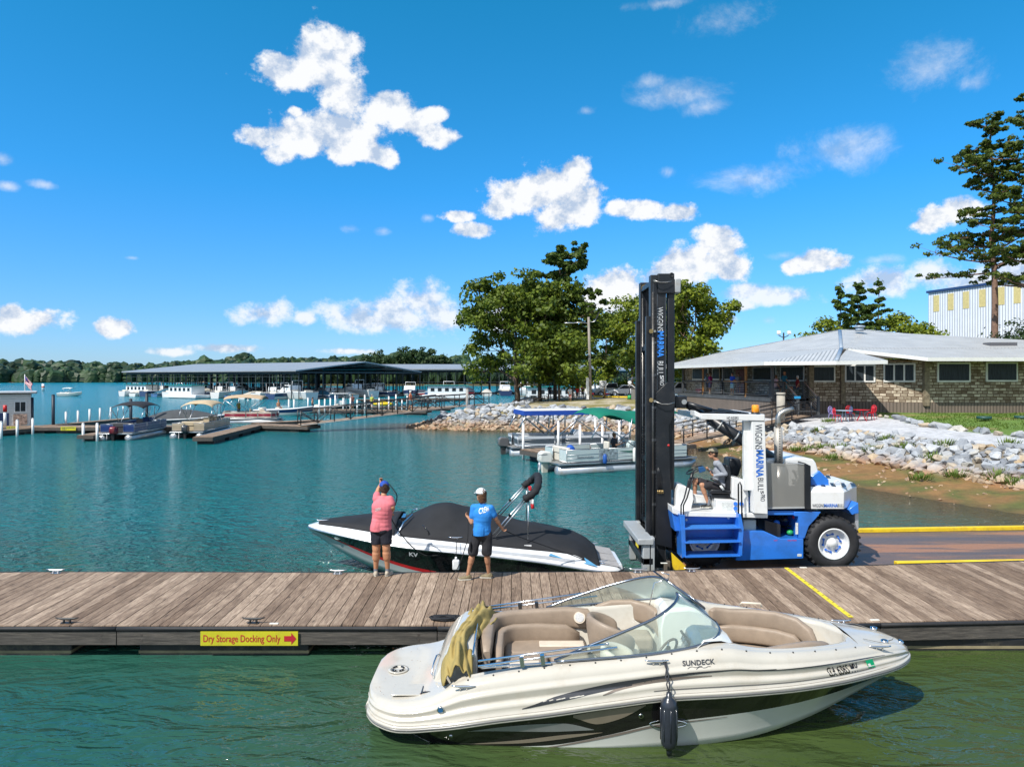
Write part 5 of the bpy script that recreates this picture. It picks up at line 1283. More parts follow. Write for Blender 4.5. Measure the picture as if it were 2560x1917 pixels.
def forklift():
 t=thing('marina_forklift','blue and white marina boat lift truck with a tall black mast on the ramp','forklift',(5.2,17.0,.165));o0=Vector((5.2,17.0,.165))
 blue=M('lift_blue',(.025,.17,.62),.3,var=.08,vs=1.5,coat=.5,dirt=(.03,.09,.22),dirt_amt=.6,dirt_s=1.2)
 wht=M('lift_white',(.72,.73,.73),.3,var=.05,vs=1.5,coat=.4,dirt=(.38,.34,.28),dirt_amt=.5,dirt_s=1.5)
 bm=M('lift_black',(.012,.014,.018),.35,var=.3,vs=2,dirt=(.05,.045,.04),dirt_amt=.5)
 gry=M('lift_grey',(.38,.40,.41),.5,.2,var=.15,vs=4,dirt=(.25,.2,.14),dirt_amt=.6,dirt_s=4)
 st=M('brushed_steel',(.45,.43,.40),.35,.9,var=.2,vs=6)
 def pz(poly,D0,D1,m,name,bev=.012,mb=None,far_same=True,par=None):
  b=MB()if mb is None else mb
  pts=[Q(x,y,D0)for x,y in poly];n=len(pts)
  vs=[(p.x,D0,p.z)for p in pts]+[(p.x,D1,p.z)for p in pts]
  b.add([Vector(v)-o0 for v in vs],[tuple(range(n)),tuple(range(n,2*n))[::-1]]+[(i,n+i,n+(i+1)%n,(i+1)%n)for i in range(n)],m)
  if mb is None:return b.build(name,m,par or t,bevel=bev)
 def tb(pts,r,m,name,n=8,par=None,closed=False):
  return MB().tube([Vector(p)-o0 for p in pts],r,n,m,closed=closed).build(name,m,par or t)
 def box(x0,x1,y0,y1,z0,z1,m,name,bev=.01,par=None):
  return MB().bb(x0-o0.x,x1-o0.x,y0-o0.y,y1-o0.y,z0-o0.z,z1-o0.z,m).build(name,m,par or t,bevel=bev)
 def text(txt,zx,zy,D,h,m,name='lettering',w=None,vert=False,bold=.0):
  p=Q(zx,zy,D)-o0
  if vert:return flat_text(txt,p,(0,0,-1),(1,0,0),h,m,name,t,w,bold)
  return flat_text(txt,p,(1,0,0),(0,0,1),h,m,name,t,w,bold)
 txd=M('decal_dark',(.05,.055,.07),.5);txb=M('decal_blue',(.02,.14,.55),.4);txw=M('decal_white',(.6,.62,.64),.5);txbb=M('decal_bright_blue',(.04,.25,.8),.4)
 pz([(1098,1130),(1270,1130),(1400,1190),(1590,1190),(1590,1352),(1040,1370),(1040,1300),(1098,1300)],15.80,18.2,blue,'chassis')
 pz([(1100,1040),(1205,1040),(1205,1130),(1100,1130)],16.0,18.0,M('hydraulic_tank',(.42,.52,.52),.4),'hydraulic_tank')
 pz([(1515,972),(1735,972),(1690,1030),(1635,1090),(1600,1190),(1548,1188),(1548,1010),(1515,1008)],15.82,18.2,blue,'rear_fender')
 pz([(1205,1000),(1560,1000),(1560,1190),(1205,1190)],16.9,18.1,bm,'engine_bay')
 pz([(1290,965),(1520,965),(1520,1000),(1290,1000)],15.85,18.1,blue,'bay_crossbar')
 pz([(1955,955),(2035,898),(2041,985),(2010,990),(1985,1000)],15.85,18.1,blue,'tail_panel')
 pz([(2008,985),(2038,980),(2041,1115),(2022,1120),(2010,1060)],15.95,18.0,M('checker_plate',(.5,.52,.55),.4,.5,var=.5,vs=60),'tail_plate')
 pz([(1275,1040),(1405,1075),(1405,1185),(1335,1180),(1275,1150)],15.95,16.4,bm,'battery_box')
 mb=MB();rr=random.Random(3)
 for i in range(16):
  c=Q(rr.uniform(1330,1500),rr.uniform(1000,1110),16.3)-o0;mb.tube([c+V(rr.uniform(-.15,.15),rr.uniform(-.1,.2),rr.uniform(-.1,.1))for _ in range(4)],.018,6,bm)
 mb.build('hoses',bm,t)
 for zx,zy,m,nm in((1370,1060,txb,'filler_cap'),(1525,1015,M('red_plastic',(.5,.02,.02),.4),'isolator_switch'),(1480,1140,M('green_plastic',(.02,.3,.08),.4),'fluid_bottle'),(1440,1035,bm,'air_filter')):
  c=Q(zx,zy,16.1)-o0;MB().ell(c,(.075,.07,.06),m).build(nm,m,t)
 z0=Q(0,953,15.75).z-o0.z;z1=Q(0,812,15.75).z-o0.z;xa=Q(1652,0).x-o0.x;xb=Q(1925,0).x-o0.x;xc=Q(2040,0,16.4).x-o0.x
 plan=[(xa,15.78-17),(xb,15.78-17),(xc,16.5-17),(xc,17.6-17),(xb,18.25-17),(xa,18.25-17)]
 mb=MB();n=6;inn=[(lerp(x,xa+.1,.06),lerp(y,0,.1))for x,y in plan]
 mb.add([(x,y,z0)for x,y in plan]+[(x,y,z1)for x,y in plan]+[(x,y,z1+.10)for x,y in inn],[tuple(range(6))[::-1]]+[(i,(i+1)%6,6+(i+1)%6,6+i)for i in range(6)]+[(6+i,6+(i+1)%6,12+(i+1)%6,12+i)for i in range(6)]+[tuple(range(12,18))],wht)
 cw=mb.build('counterweight',wht,t,bevel=.015)
 for i,x in enumerate(frange(xa+.2,xc-.25,.22)):
  for yy in(-.85,.45):MB().box((x,yy,z1+.104),(.09,.55,.006),bm,rz=-.35).build('grip_strip',bm,cw)
 for x in(xa+.3,xb+.05):
  MB().tube([(x-.08,-.8,z1+.1),(x-.06,-.8,z1+.17),(x,-.8,z1+.2),(x+.06,-.8,z1+.17),(x+.08,-.8,z1+.1)],.018,8,wht).build('lifting_eye',wht,cw)
 text('WIGGINS',1662,935,15.77,.075,txd,w=.265);text('MARINA',1758,935,15.77,.078,txb,w=.305,bold=.025);text('BULL',1867,935,15.77,.075,txd,w=.14)
 pz([(1285,770),(1285,560),(1310,545),(1600,535),(1670,545),(1692,575),(1712,640),(1712,690),(1655,700),(1655,770)],16.15,17.85,wht,'engine_hood',.03)
 pz([(1650,690),(1700,655),(1722,640),(1795,712),(1797,768),(1650,768)],16.1,17.9,blue,'hood_side')
 pz([(1690,570),(1712,640),(1797,712),(1797,770),(1640,770),(1640,600)],16.4,17.6,wht,'hood_rear',.03)
 sc=bpy.data.materials.new('perforated_screen');sc.use_nodes=True;nt=sc.node_tree;N=nt.nodes;L=nt.links;b=N['Principled BSDF']
 b.inputs['Base Color'].default_value=(.36,.36,.34,1);b.inputs['Metallic'].default_value=.4;b.inputs['Roughness'].default_value=.45;b.inputs['Alpha'].default_value=.55
 pz([(1298,575),(1600,590),(1600,940),(1305,945)],15.80,15.82,sc,'mesh_screen',0)
 pz([(1285,560),(1298,560),(1305,948),(1292,948)],15.79,16.2,gry,'screen_frame');pz([(1292,938),(1605,933),(1605,948),(1292,953)],15.79,16.1,gry,'screen_frame');pz([(1450,568),(1602,585),(1602,592),(1450,576)],15.79,15.9,gry,'screen_frame')
 pz([(1600,575),(1650,600),(1652,958),(1602,945)],15.77,17.9,bm,'radiator_core')
 pz([(1290,600),(1600,600),(1600,945),(1290,945)],16.5,17.9,bm,'engine_block')
 tb([Q(1540,640,16.1),Q(1555,680,16.0),Q(1535,730,16.0),Q(1500,745,16.05)],.03,st,'coolant_hose');tb([Q(1495,640,16.2),Q(1515,640,16.1),Q(1530,690,16.1)],.025,bm,'coolant_hose')
 c0=Q(1387,940,16.1)-o0
 MB().cyl(Q(1395,930,16.15)-o0,Q(1393,600,16.15)-o0,.15,n=20,m=st).cyl(Q(1393,600,16.15)-o0,Q(1390,560,16.15)-o0,.15,.09,n=20,m=st).build('muffler',st,t)
 pf=M('perforated_guard',(.16,.15,.14),.5,.2,var=.1);nt=pf.node_tree;N=nt.nodes;L=nt.links;tcn=N.new('ShaderNodeTexCoord');v=N.new('ShaderNodeTexVoronoi');v.inputs['Scale'].default_value=17;v.inputs['Randomness'].default_value=.0;L.new(tcn.outputs['Object'],v.inputs['Vector'])
 mr=N.new('ShaderNodeMapRange');L.new(v.outputs['Distance'],mr.inputs[0]);mr.inputs[1].default_value=.25;mr.inputs[2].default_value=.35;mr.inputs[3].default_value=0.1;mr.inputs[4].default_value=1;mx=N.new('ShaderNodeMix');mx.data_type='RGBA';L.new(mr.outputs[0],mx.inputs[0]);mx.inputs[6].default_value=(.01,.01,.01,1);mx.inputs[7].default_value=(.4,.38,.35,1);L.new(mx.outputs[2],N['Principled BSDF'].inputs['Base Color'])
 MB().cyl(Q(1388,590,16.1)-o0,Q(1383,290,16.1)-o0,.093,n=22,m=pf).build('exhaust_guard',pf,t)
 tb([Q(1383,300,16.1),Q(1382,240,16.1),Q(1385,205,16.1),Q(1400,178,16.1),Q(1430,158,16.1),Q(1465,145,16.1),Q(1508,134,16.1)],[.062,.062,.062,.062,.06,.055,.045],st,'exhaust_pipe',16)
 pz([(1168,235),(1275,235),(1300,992),(1188,985)],15.60,15.86,wht,'guard_pillar',.01);pz([(1102,235),(1166,235),(1186,800),(1110,800)],15.72,15.84,wht,'guard_pillar',.01)
 pz([(1168,235),(1275,235),(1300,992),(1188,985)],17.95,18.2,wht,'guard_pillar',.01)
 pz([(755,175),(1275,185),(1275,235),(755,222)],15.58,15.75,wht,'guard_beam',.01);pz([(755,175),(1275,185),(1275,235),(755,222)],18.0,18.17,wht,'guard_beam',.01)
 zb0,zb1=Q(0,225).z,Q(0,180).z
 box(Q(757,0).x,Q(800,0).x,15.75,18.0,zb0,zb1,wht,'guard_crossbeam');box(Q(1230,0).x,Q(1273,0).x,15.75,18.0,zb0,zb1,wht,'guard_crossbeam')
 for i in range(4):x=Q(860+i*90,0).x;box(x,x+.04,15.75,18.0,zb0+.1,zb0+.16,bm,'guard_bar',0)
 pz([(705,150),(755,175),(755,212),(705,195)],15.7,16.1,wht,'guard_bracket')
 text('NO RIDERS',966,222,15.575,.062,txd,w=.26,bold=.01)
 text('WIGGINS',1197,262,15.595,.155,txd,vert=True,w=.55);text('MARINA',1205,470,15.595,.165,txb,vert=True,w=.60,bold=.03);text('BULL',1218,697,15.595,.125,txd,vert=True,w=.29)
 text('5',1240,800,15.595,.07,txd,vert=True,w=.07,bold=.02);text('PRO',1240,832,15.595,.10,txd,vert=True,w=.15)
 c=Q(1199,140,15.75)-o0;am=M('amber_lens',(.85,.3,.01),.15,var=.2,vs=12,coat=.8)
 MB().lathe([(0,.10),(.07,.10),(.083,.08),(.085,-.06),(.08,-.065)],c,am,20).build('beacon_lens',am,t);MB().cyl(c-V(0,0,.10),c-V(0,0,.065),.095,n=20,m=bm).build('beacon_base',bm,t)
 pz([(522,930),(600,968),(1150,985),(1300,992),(1300,1025),(600,1010),(525,985)],15.72,17.2,wht,'cab_floor')
 pz([(560,800),(585,758),(620,760),(690,800),(700,870),(670,975),(555,940)],16.1,16.7,wht,'front_console',.02)
 pz([(700,830),(830,850),(840,905),(700,900)],16.2,17.0,wht,'footwell_cover',.01)
 pz([(880,872),(1060,880),(1060,992),(880,985)],15.85,16.7,wht,'seat_base',.01)
 pz([(1015,690),(1115,715),(1140,760),(1150,992),(1062,990),(1060,880),(1010,860)],15.85,16.9,wht,'cab_side',.02)
 pl=M('label_panel',(.6,.63,.62),.5,var=.3,vs=40)
 for a,b_,c_,d_ in((928,895,975,962),(978,895,1010,962)):pz([(a,b_),(c_,b_),(c_,d_),(a,d_)],15.842,15.846,pl,'warning_label',0)
 for zx,zy in((1037,908),(1037,945),(1085,908)):MB().cyl(Q(zx,zy,15.84)-o0,Q(zx,zy,15.835)-o0,.045,n=20,m=txb).build('round_label',txb,t)
 pz([(840,790),(1040,800),(1050,830),(835,825)],15.95,16.45,bm,'seat_cushion',.03);pz([(845,830),(1050,832),(1045,868),(850,866)],16.0,16.4,bm,'seat_suspension',.01)
 pz([(960,590),(995,600),(1005,650),(1000,800),(955,800),(965,700)],15.98,16.42,bm,'seat_back',.03)
 pz([(990,540),(1080,545),(1090,600),(1060,690),(1000,690),(985,600)],16.5,17.0,bm,'air_cleaner',.04);
 tb([Q(835,700,15.95),Q(900,730,15.92),Q(945,790,15.92)],.028,bm,'armrest');MB().cyl(Q(915,760,15.9)-o0,Q(940,795,15.9)-o0,.028,m=pl).build('seat_belt_reel',pl,t)
 tb([Q(690,650,16.2),Q(655,760,16.25),Q(610,930,16.3)],.035,bm,'steering_column')
 cc=Q(705,632,16.2)-o0;ax=Vector((-.45,0,.9)).normalized();u=V(0,1,0);v_=ax.cross(u);mb=MB()
 mb.tube([cc+(u*cos(a)+v_*sin(a))*.2 for a in[i*2*pi/24 for i in range(24)]],.016,8,bm,closed=True)
 for a in(.5,2.6,4.7):mb.cyl(cc,cc+(u*cos(a)+v_*sin(a))*.19,.012,m=bm)
 mb.build('steering_wheel',bm,t)
 pz([(735,610),(780,605),(800,640),(745,660)],15.95,16.0,M('tablet_blue',(.02,.08,.2),.3),'control_screen')
 for dx in(0,28):tb([Q(672+dx,690,15.68),Q(655+dx,720,15.66),Q(620+dx*.8,860,15.62),Q(594+dx*.7,920,15.6),Q(594+dx*.7,1085 if dx else 1000,15.6)],.017,bm,'grab_rail')
 tb([Q(1062,1000,15.6),Q(1060,750,15.62),Q(1072,730,15.62),Q(1085,760,15.6),Q(1090,1075,15.58)],.018,bm,'grab_rail')
 pz([(585,992),(1080,990),(1085,1200),(630,1225),(600,1110)],15.98,16.02,blue,'step_back',0)
 pz([(583,998),(625,1000),(636,1335),(600,1350),(596,1120)],15.55,16.0,blue,'step_side',.006);pz([(1062,990),(1080,990),(1104,1105),(1092,1335),(1066,1320)],15.55,16.0,blue,'step_side',.006)
 tread=M('perforated_tread',(.05,.22,.6),.4,.2,var=.5,vs=50)
 for zy in(1108,1220,1335):
  pz([(628,zy),(1080,zy-8),(1080,zy+2),(628,zy+12)],15.5,15.98,blue,'step_tread',.004)
  a,b_=Q(650,zy-3,15.54),Q(1060,zy-10,15.54);MB().add([V(a.x,15.53,a.z+.002)-o0,V(b_.x,15.53,b_.z+.002)-o0,V(b_.x,15.95,b_.z+.006)-o0,V(a.x,15.95,a.z+.006)-o0],[(0,1,2,3)],tread).build('tread_grip',tread,t)
 pz([(520,950),(600,1000),(600,1130),(545,1130),(525,1010)],15.76,18.1,blue,'front_fender')
 pz([(450,1010),(600,1010),(600,1320),(520,1290),(450,1200)],16.4,17.8,bm,'front_axle')
 for zx,zy in((638,1038),(980,1022)):MB().cyl(Q(zx,zy,15.98)-o0,Q(zx,zy,15.94)-o0,.028,n=14,m=wht).build('step_lamp',wht,t)
 text('HOT',1350,1210,15.795,.03,M('decal_red',(.6,.02,.05),.5),w=.08,bold=.01);text('CAUTION',1460,1210,15.795,.03,MATS['decal_red'],w=.2,bold=.01)
 pz([(1540,1315),(1575,1315),(1575,1335),(1540,1335)],15.79,15.796,pl,'label_plate',0);pz([(1525,1062),(1546,1062),(1546,1155),(1525,1155)],15.81,15.815,pl,'label_plate',0)
 def wheel(cx,cz,y0,y1,r,name='wheel'):
  w=thing('tmp',None,None);w.name='wheel';w.parent=t;KIDS.setdefault(t.name,[]).append(w)
  c=V(cx,y0,cz)-o0;W=y1-y0;rub=MATS['rubber'];mb=MB()
  mb.lathe([(r*.56,.03),(r*.60,.0),(r*.80,-.01),(r*.93,.02),(r*.97,.06),(r*.97,W-.06),(r*.93,W-.02),(r*.6,W),(r*.56,W-.03)],c,rub,48,'Y')
  n=26
  for i in range(n):
   for side in(0,1):
    a=(i+side*.5)*2*pi/n;mb.box(c+V(cos(a)*r*.975,W*(.27+.46*side),sin(a)*r*.975),(.055,W*.46,.05),rub,rot=(0,-a+pi/2,0)if False else(0,-a,0))
  mb.build('tyre',rub,w);wm=wht;mb=MB()
  mb.lathe([(r*.56,.03),(r*.58,.0),(r*.53,.0),(r*.50,.05),(r*.46,.12),(r*.44,.13),(r*.20,.14),(r*.19,.10),(r*.12,.04),(0,.035)],c,wm,40,'Y');mb.build('rim',wm,w)
  mb=MB()
  for i in range(10):a=i*2*pi/10+.2;mb.cyl(c+V(cos(a)*r*.33,.14,sin(a)*r*.33),c+V(cos(a)*r*.33,.105,sin(a)*r*.33),.026,n=6,m=txb)
  for i in range(5):
   a=i*2*pi/5+.2+.0;b_=a+2*pi/10;mb.cyl(c+V(cos(a)*r*.33,.112,sin(a)*r*.33),c+V(cos(b_)*r*.33,.112,sin(b_)*r*.33),.013,n=6,m=txb)
  mb.build('lug_nuts',txb,w)
 c=Q(1845,1237,15.7);wheel(c.x,.165+.61,15.74,16.16,.61)
 c=Q(1845,1237,15.7);wheel(c.x,.165+.61,17.85,18.25,.61)
 c=Q(782,1240,16.1);wheel(c.x,.165+.61,16.06,16.5,.61);wheel(c.x,.165+.61,17.7,18.1,.61)
 def mx(zx,D):return P(1560+zx*.2657,0,D).x
 for D0,tag_ in((16.25,0),(17.55,1)):
  zt=P(0,684,16.25).z-.03;
  xL=mx(250,16.25);xM=mx(398,16.25)
  box(xL,xM,D0,D0+.22,.12,zt,bm,'mast_channel',.012)
  box(xL-.10,xL-.004,D0+.02,D0+.16,.12,zt-.95,bm,'mast_channel',.01)
  box(mx(415,16.25),mx(478,16.25),D0+.02,D0+.2,.4 if tag_ else 1.9,zt-.25,bm,'lift_cylinder',.02)
  for k in range(3):x=xL+.02+k*.03;MB().cyl(V(x,D0-.02,.3)-o0,V(x,D0-.02,zt-.4)-o0,.007,n=6,m=st if k==1 else bm).build('mast_hose',bm,t)
  box(xL+.05,xL+.055+.01,D0-.006,D0,.4,zt-.1,M('mast_edge_wear',(.09,.1,.11),.35,.5),'wear_strip',0)
  for dx,w_ in((.15,.012),(.33,.016)):box(xL+dx,xL+dx+w_,D0-.012,D0,.3,zt-.45,M('mast_flange',(.10,.11,.125),.3,.6,var=.4),'mast_flange',0)
  for zz in frange(.8,zt-1.6,.75):box(xL+.02,xL+.13,D0-.02,D0,zz,zz+.06,M('mast_flange',(.10,.11,.125),.3,.6,var=.4),'hose_clip',0)
 xL=mx(250,16.25);xM=mx(398,16.25);zt=P(0,684,16.25).z-.03
 for z in(zt-.12,zt-1.6,2.6,1.1):box(xL+.02,xL+.14,16.45,17.57,z-.12,z,bm,'mast_crossmember')
 p0,p1=P(1560+318*.2657,660+90*.2657,16.2),P(1560+475*.2657,660+275*.2657,16.2);box(p0.x,p1.x,16.2,16.3,p1.z,p0.z,bm,'mast_head_plate')
 box(P(1685,0,16.3).x,P(1700,0,16.3).x,16.2,16.5,P(0,733,16.3).z,P(0,698,16.3).z,gry,'work_lamp',.02)
 c=P(1679,688,16.2)-o0;MB().tube([c+V(.045*cos(a),0,.045*sin(a))for a in[i*pi/8 for i in range(16)]],.016,6,bm,closed=True).build('lifting_eye',bm,t)
 br=M('brass',(.4,.28,.12),.35,.8)
 MB().cyl(P(1612,720,17.5)-o0,P(1612,720,17.45)-o0,.09,n=20,m=br).build('sheave',br,t)
 for py in(828,1000):MB().cyl(P(1628,py,16.2)-o0,P(1628,py,16.17)-o0,.05,n=16,m=br).build('roller',br,t)
 for py in(702,828,1003):MB().cyl(P(1637,py,16.2)-o0,P(1637,py,16.12)-o0,.028,n=10,m=st).build('hose_clamp',st,t)
 tb([P(1637,702,16.1),P(1650,706,16.1),P(1665,706,16.12),P(1680,703,16.15)],.012,st,'steel_cable');tb([P(1637,1003,16.1),P(1655,1010,16.08),P(1672,1010,16.08),P(1686,1006,16.15)],.012,st,'steel_cable')
 def mt(txt,py,h,m,w,px=1643,bold=0.):return flat_text(txt,P(px,py,16.235)-o0,(0,0,-1),(1,0,0),h,m,'lettering',t,w,bold)
 mt('WIGGINS',768,.135,txw,.55);mt('MARINA',828,.155,txbb,.60,bold=.03);mt('BULL',903,.14,txw,.31);mt('5',938,.085,txw,.07,1650,.02);mt('PRO',946,.09,txw,.16,1650)
 p0,p1=P(1653,1065,16.24),P(1664,1098,16.24);box(p0.x,p1.x,16.236,16.242,p1.z,p0.z,txw,'decal_plate',0)
 p0,p1=P(1655,1068,16.23),P(1662,1095,16.23)
 for k in range(4):z=lerp(p0.z,p1.z,(k+.5)/4);box(p0.x+.01,p1.x-.01,16.230,16.236,z-.012,z+.03,txd,'decal_symbol',0)
 p0,p1=P(1651,1125,16.2),P(1660,1132,16.2);box(p0.x,p1.x,16.2,16.245,p1.z,p0.z,M('teal_tag',(.02,.4,.35),.4),'teal_tag',0);MB().ell(P(1671,1113,16.2)-o0,.035,MATS['red_plastic']).build('red_button',MATS['red_plastic'],t)
 box(P(1670,0,16.2).x,P(1680,0,16.2).x,16.25,16.5,.5,P(0,960,16.2).z,bm,'lift_cylinder',.02)
 pp=[P(1640,982,16.2),P(1668,955,16.2),P(1680,960,16.2),P(1688,990,16.2),P(1686,1030,16.2),P(1672,1065,16.2),P(1680,1370,16.2),P(1640,1360,16.2)]
 mb=MB();n=len(pp);mb.add([V(p.x,16.18,p.z)-o0 for p in pp]+[V(p.x,16.24,p.z)-o0 for p in pp],[tuple(range(n)),tuple(range(n,2*n))[::-1]]+[(i,n+i,n+(i+1)%n,(i+1)%n)for i in range(n)],bm);mb.build('mast_side_plate',bm,t,bevel=.006)
 for dy in(0,1.35):
  a,b_,c_=Q(600,80,16.5+dy),Q(830,220,16.5+dy),Q(1430,600,16.5+dy)
  tb([a,b_],.075,bm,'tilt_rod',14);tb([b_,c_],.13,bm,'tilt_cylinder',18);tb([Q(650,95,16.35+dy),Q(840,150,16.35+dy)],.055,bm,'tilt_valve',12)
  for q in(.12,.35,.6):p=b_.lerp(c_,q);d=(c_-b_).normalized();tb([p-d*.02,p+d*.02],.137,gry,'cylinder_band',18)
  box(Q(530,0,16.5).x,Q(630,0,16.5).x,16.35+dy,16.65+dy,Q(0,130,16.5).z,Q(0,30,16.5).z,bm,'mast_pivot',.03)
  MB().cyl(Q(620,80,16.3+dy)-o0,Q(620,80,16.34+dy)-o0,.06,n=16,m=st).build('pivot_pin',st,t)
 mb=MB()
 for q in range(34):mb.box(P(1612,1068+q*7,17.3)-o0,(.12,.1,.045),bm)
 for q in range(60):mb.box(P(1640,760+q*9,16.2)-o0+V(0,-.01,0),(.03,.03,.03),bm)
 mb.build('lift_chain',bm,t)
 for k in range(4):a=P(1645+k*4,1225,16.15);MB().cyl(a-o0,a-o0-V(0,0,.08),.012,n=8,m=br).build('hydraulic_fitting',br,t)
 for k in range(3):tb([P(1646+k*4,1225,16.15),P(1645+k*3,1185,16.13),P(1644+k,1168,16.14)],.008,bm,'hydraulic_hose',6)
 box(2.78,3.13,15.55,17.6,.80,.93,gry,'carriage_beam',.015);box(2.9,3.13,15.6,17.55,.35,.5,bm,'carriage_beam_lower',.01)
 for D0 in(15.6,17.3):
  box(2.90,3.06,D0,D0+.2,.02,.82,gry,'fork_shank',.02);box(3.08,3.16,D0,D0+.22,.02,.95,gry,'fork_shank',.01)
  box(.9,2.95,D0,D0+.2,-.12,-.02,bm,'fork_blade',.02)
 box(2.79,2.80,15.62,15.9,.72,.84,MATS['yellow_strip'],'capacity_plate',0)
 return t
def lift_driver():
 D=16.2
 q=lambda x,y,d=D:Q(x,y,d)
 J=dict(pelvis=q(925,765),chest=q(905,655),neck=q(885,555),head=q(853,500),shR=q(898,590,D+.2),shL=q(905,590,D-.2),elL=q(955,665,D-.24),wrL=q(860,680,D-.2),hnL=q(838,665,D-.18),elR=q(870,665,D+.3),wrR=q(815,628,D+.05),hnR=q(795,620,D-.02),hipL=q(920,775,D-.1),hipR=q(905,775,D+.1),knL=q(762,755,D-.12),knR=q(705,715,D+.12),anL=q(815,905,D-.12),anR=q(708,870,D+.12))
 for s in 'LR':J['to'+s]=V(J['an'+s].x-.16,J['an'+s].y,J['an'+s].z-.09)
 t=person('person in a grey long sleeved shirt and camouflage cap driving the boat lift truck',J,(-1,-.05,-.12),.98,yaw=-pi/2,skin=(.40,.2,.12),shirt=(.26,.28,.32),shorts=(.025,.022,.026),shoes=(.05,.05,.045),hair=(.04,.025,.015),vox=.010,cap=(.25,.22,.16),hair_len=0,long_sleeve=True,leg_end=.8,glasses=True,socks=(.16,.17,.2))
def ramp_():
 m=bpy.data.materials.new('rusty_steel_deck');m.use_nodes=True;nt=m.node_tree;N=nt.nodes;L=nt.links;b=N['Principled BSDF']
 tc=N.new('ShaderNodeTexCoord');mp=N.new('ShaderNodeMapping');mp.inputs['Scale'].default_value=(.12,1.3,1);L.new(tc.outputs['Object'],mp.inputs[0])
 n=N.new('ShaderNodeTexNoise');n.inputs['Scale'].default_value=1.2;n.inputs['Detail'].default_value=8;n.inputs['Roughness'].default_value=.6;L.new(mp.outputs[0],n.inputs[0])
 cr=N.new('ShaderNodeValToRGB');L.new(n.outputs['Fac'],cr.inputs[0]);E=cr.color_ramp.elements;E[0].position=.40;E[0].color=(.10,.085,.09,1);E[1].position=.56;E[1].color=(.30,.15,.085,1);e=E.new(.5);e.color=(.14,.10,.085,1)
 n2=N.new('ShaderNodeTexNoise');n2.inputs['Scale'].default_value=40;n2.inputs['Detail'].default_value=4;L.new(tc.outputs['Object'],n2.inputs[0])
 mx=N.new('ShaderNodeMix');mx.data_type='RGBA';mx.blend_type='OVERLAY';mx.inputs[0].default_value=.6;L.new(cr.outputs[0],mx.inputs[6]);L.new(n2.outputs['Fac'],mx.inputs[7]);L.new(mx.outputs[2],b.inputs['Base Color'])
 b.inputs['Roughness'].default_value=.5
 bp=N.new('ShaderNodeBump');bp.inputs['Strength'].default_value=.4;bp.inputs['Distance'].default_value=.01;L.new(n2.outputs['Fac'],bp.inputs['Height']);L.new(bp.outputs[0],b.inputs['Normal'])
 mb=MB().add([(3.75,15.62,.165),(24,16.6,.165),(24,20.9,.165),(3.75,19.3,.165),(3.75,15.62,-.2),(24,16.6,-.2),(24,20.9,-.2),(3.75,19.3,-.2)],[(0,1,2,3),(4,7,6,5),(0,4,5,1),(1,5,6,2),(2,6,7,3),(3,7,4,0)],m)
 tag(mb.build('boat_ramp',m),kind='structure')
 ym=M('ramp_yellow',(.72,.5,.02),.5,var=.15,vs=2,dirt=(.3,.2,.06),dirt_amt=.8,dirt_s=3)
 for(x0,y0,x1,y1,lab)in((7.9,15.74,24,16.55,'yellow kerb along the pier side of the steel ramp behind the rear wheel'),(6.8,19.5,24,20.75,'yellow kerb along the far water side of the steel ramp')):
  mb=MB();d=V(x1-x0,y1-y0,0).normalized();w=V(-d.y,d.x,0)*.075
  a,b_=V(x0,y0,0),V(x1,y1,0)
  if y0<17:a=V(8.6,15.80,0)
  vs=[a-w+V(0,0,.167),b_-w+V(0,0,.167),b_+w+V(0,0,.167),a+w+V(0,0,.167)];mb.add(vs+[v+V(0,0,.11 if y0>17 else .21)for v in vs],[(0,3,2,1),(4,5,6,7),(0,1,5,4),(1,2,6,5),(2,3,7,6),(3,0,4,7)],ym)
  tag(mb.build('ramp_kerb',ym,bevel=.012),lab,'kerb')
 mb=MB();pts=[P(1678,1380,15.9),P(1712,1412,15.9),P(1712,1424,15.9),P(1682,1424,15.9)]
 mb.add([V(p.x,15.86,p.z)for p in pts]+[V(p.x,15.92,p.z)for p in pts],[(0,1,2,3),(7,6,5,4),(0,4,5,1),(1,5,6,2),(2,6,7,3),(3,7,4,0)],ym);tag(mb.build('ramp_end_plate',ym),'yellow steel end plate under the foot of the forklift mast','plate')
 wd=M('old_timber',(.10,.08,.06),.9,var=.4,vs=4,bump=.4,bs=14,stretch=(4,4,1))
 for i,(px,D)in enumerate(((1664,15.6),(1671,15.75))):
  x=(px-1280)/F*D;tag(MB().box((x,D,-.1),(.07,.09,1.0),wd).build('timber_post',wd,bevel=.008),'weathered square timber post in the water beneath the forklift mast','post','timber posts under the mast')
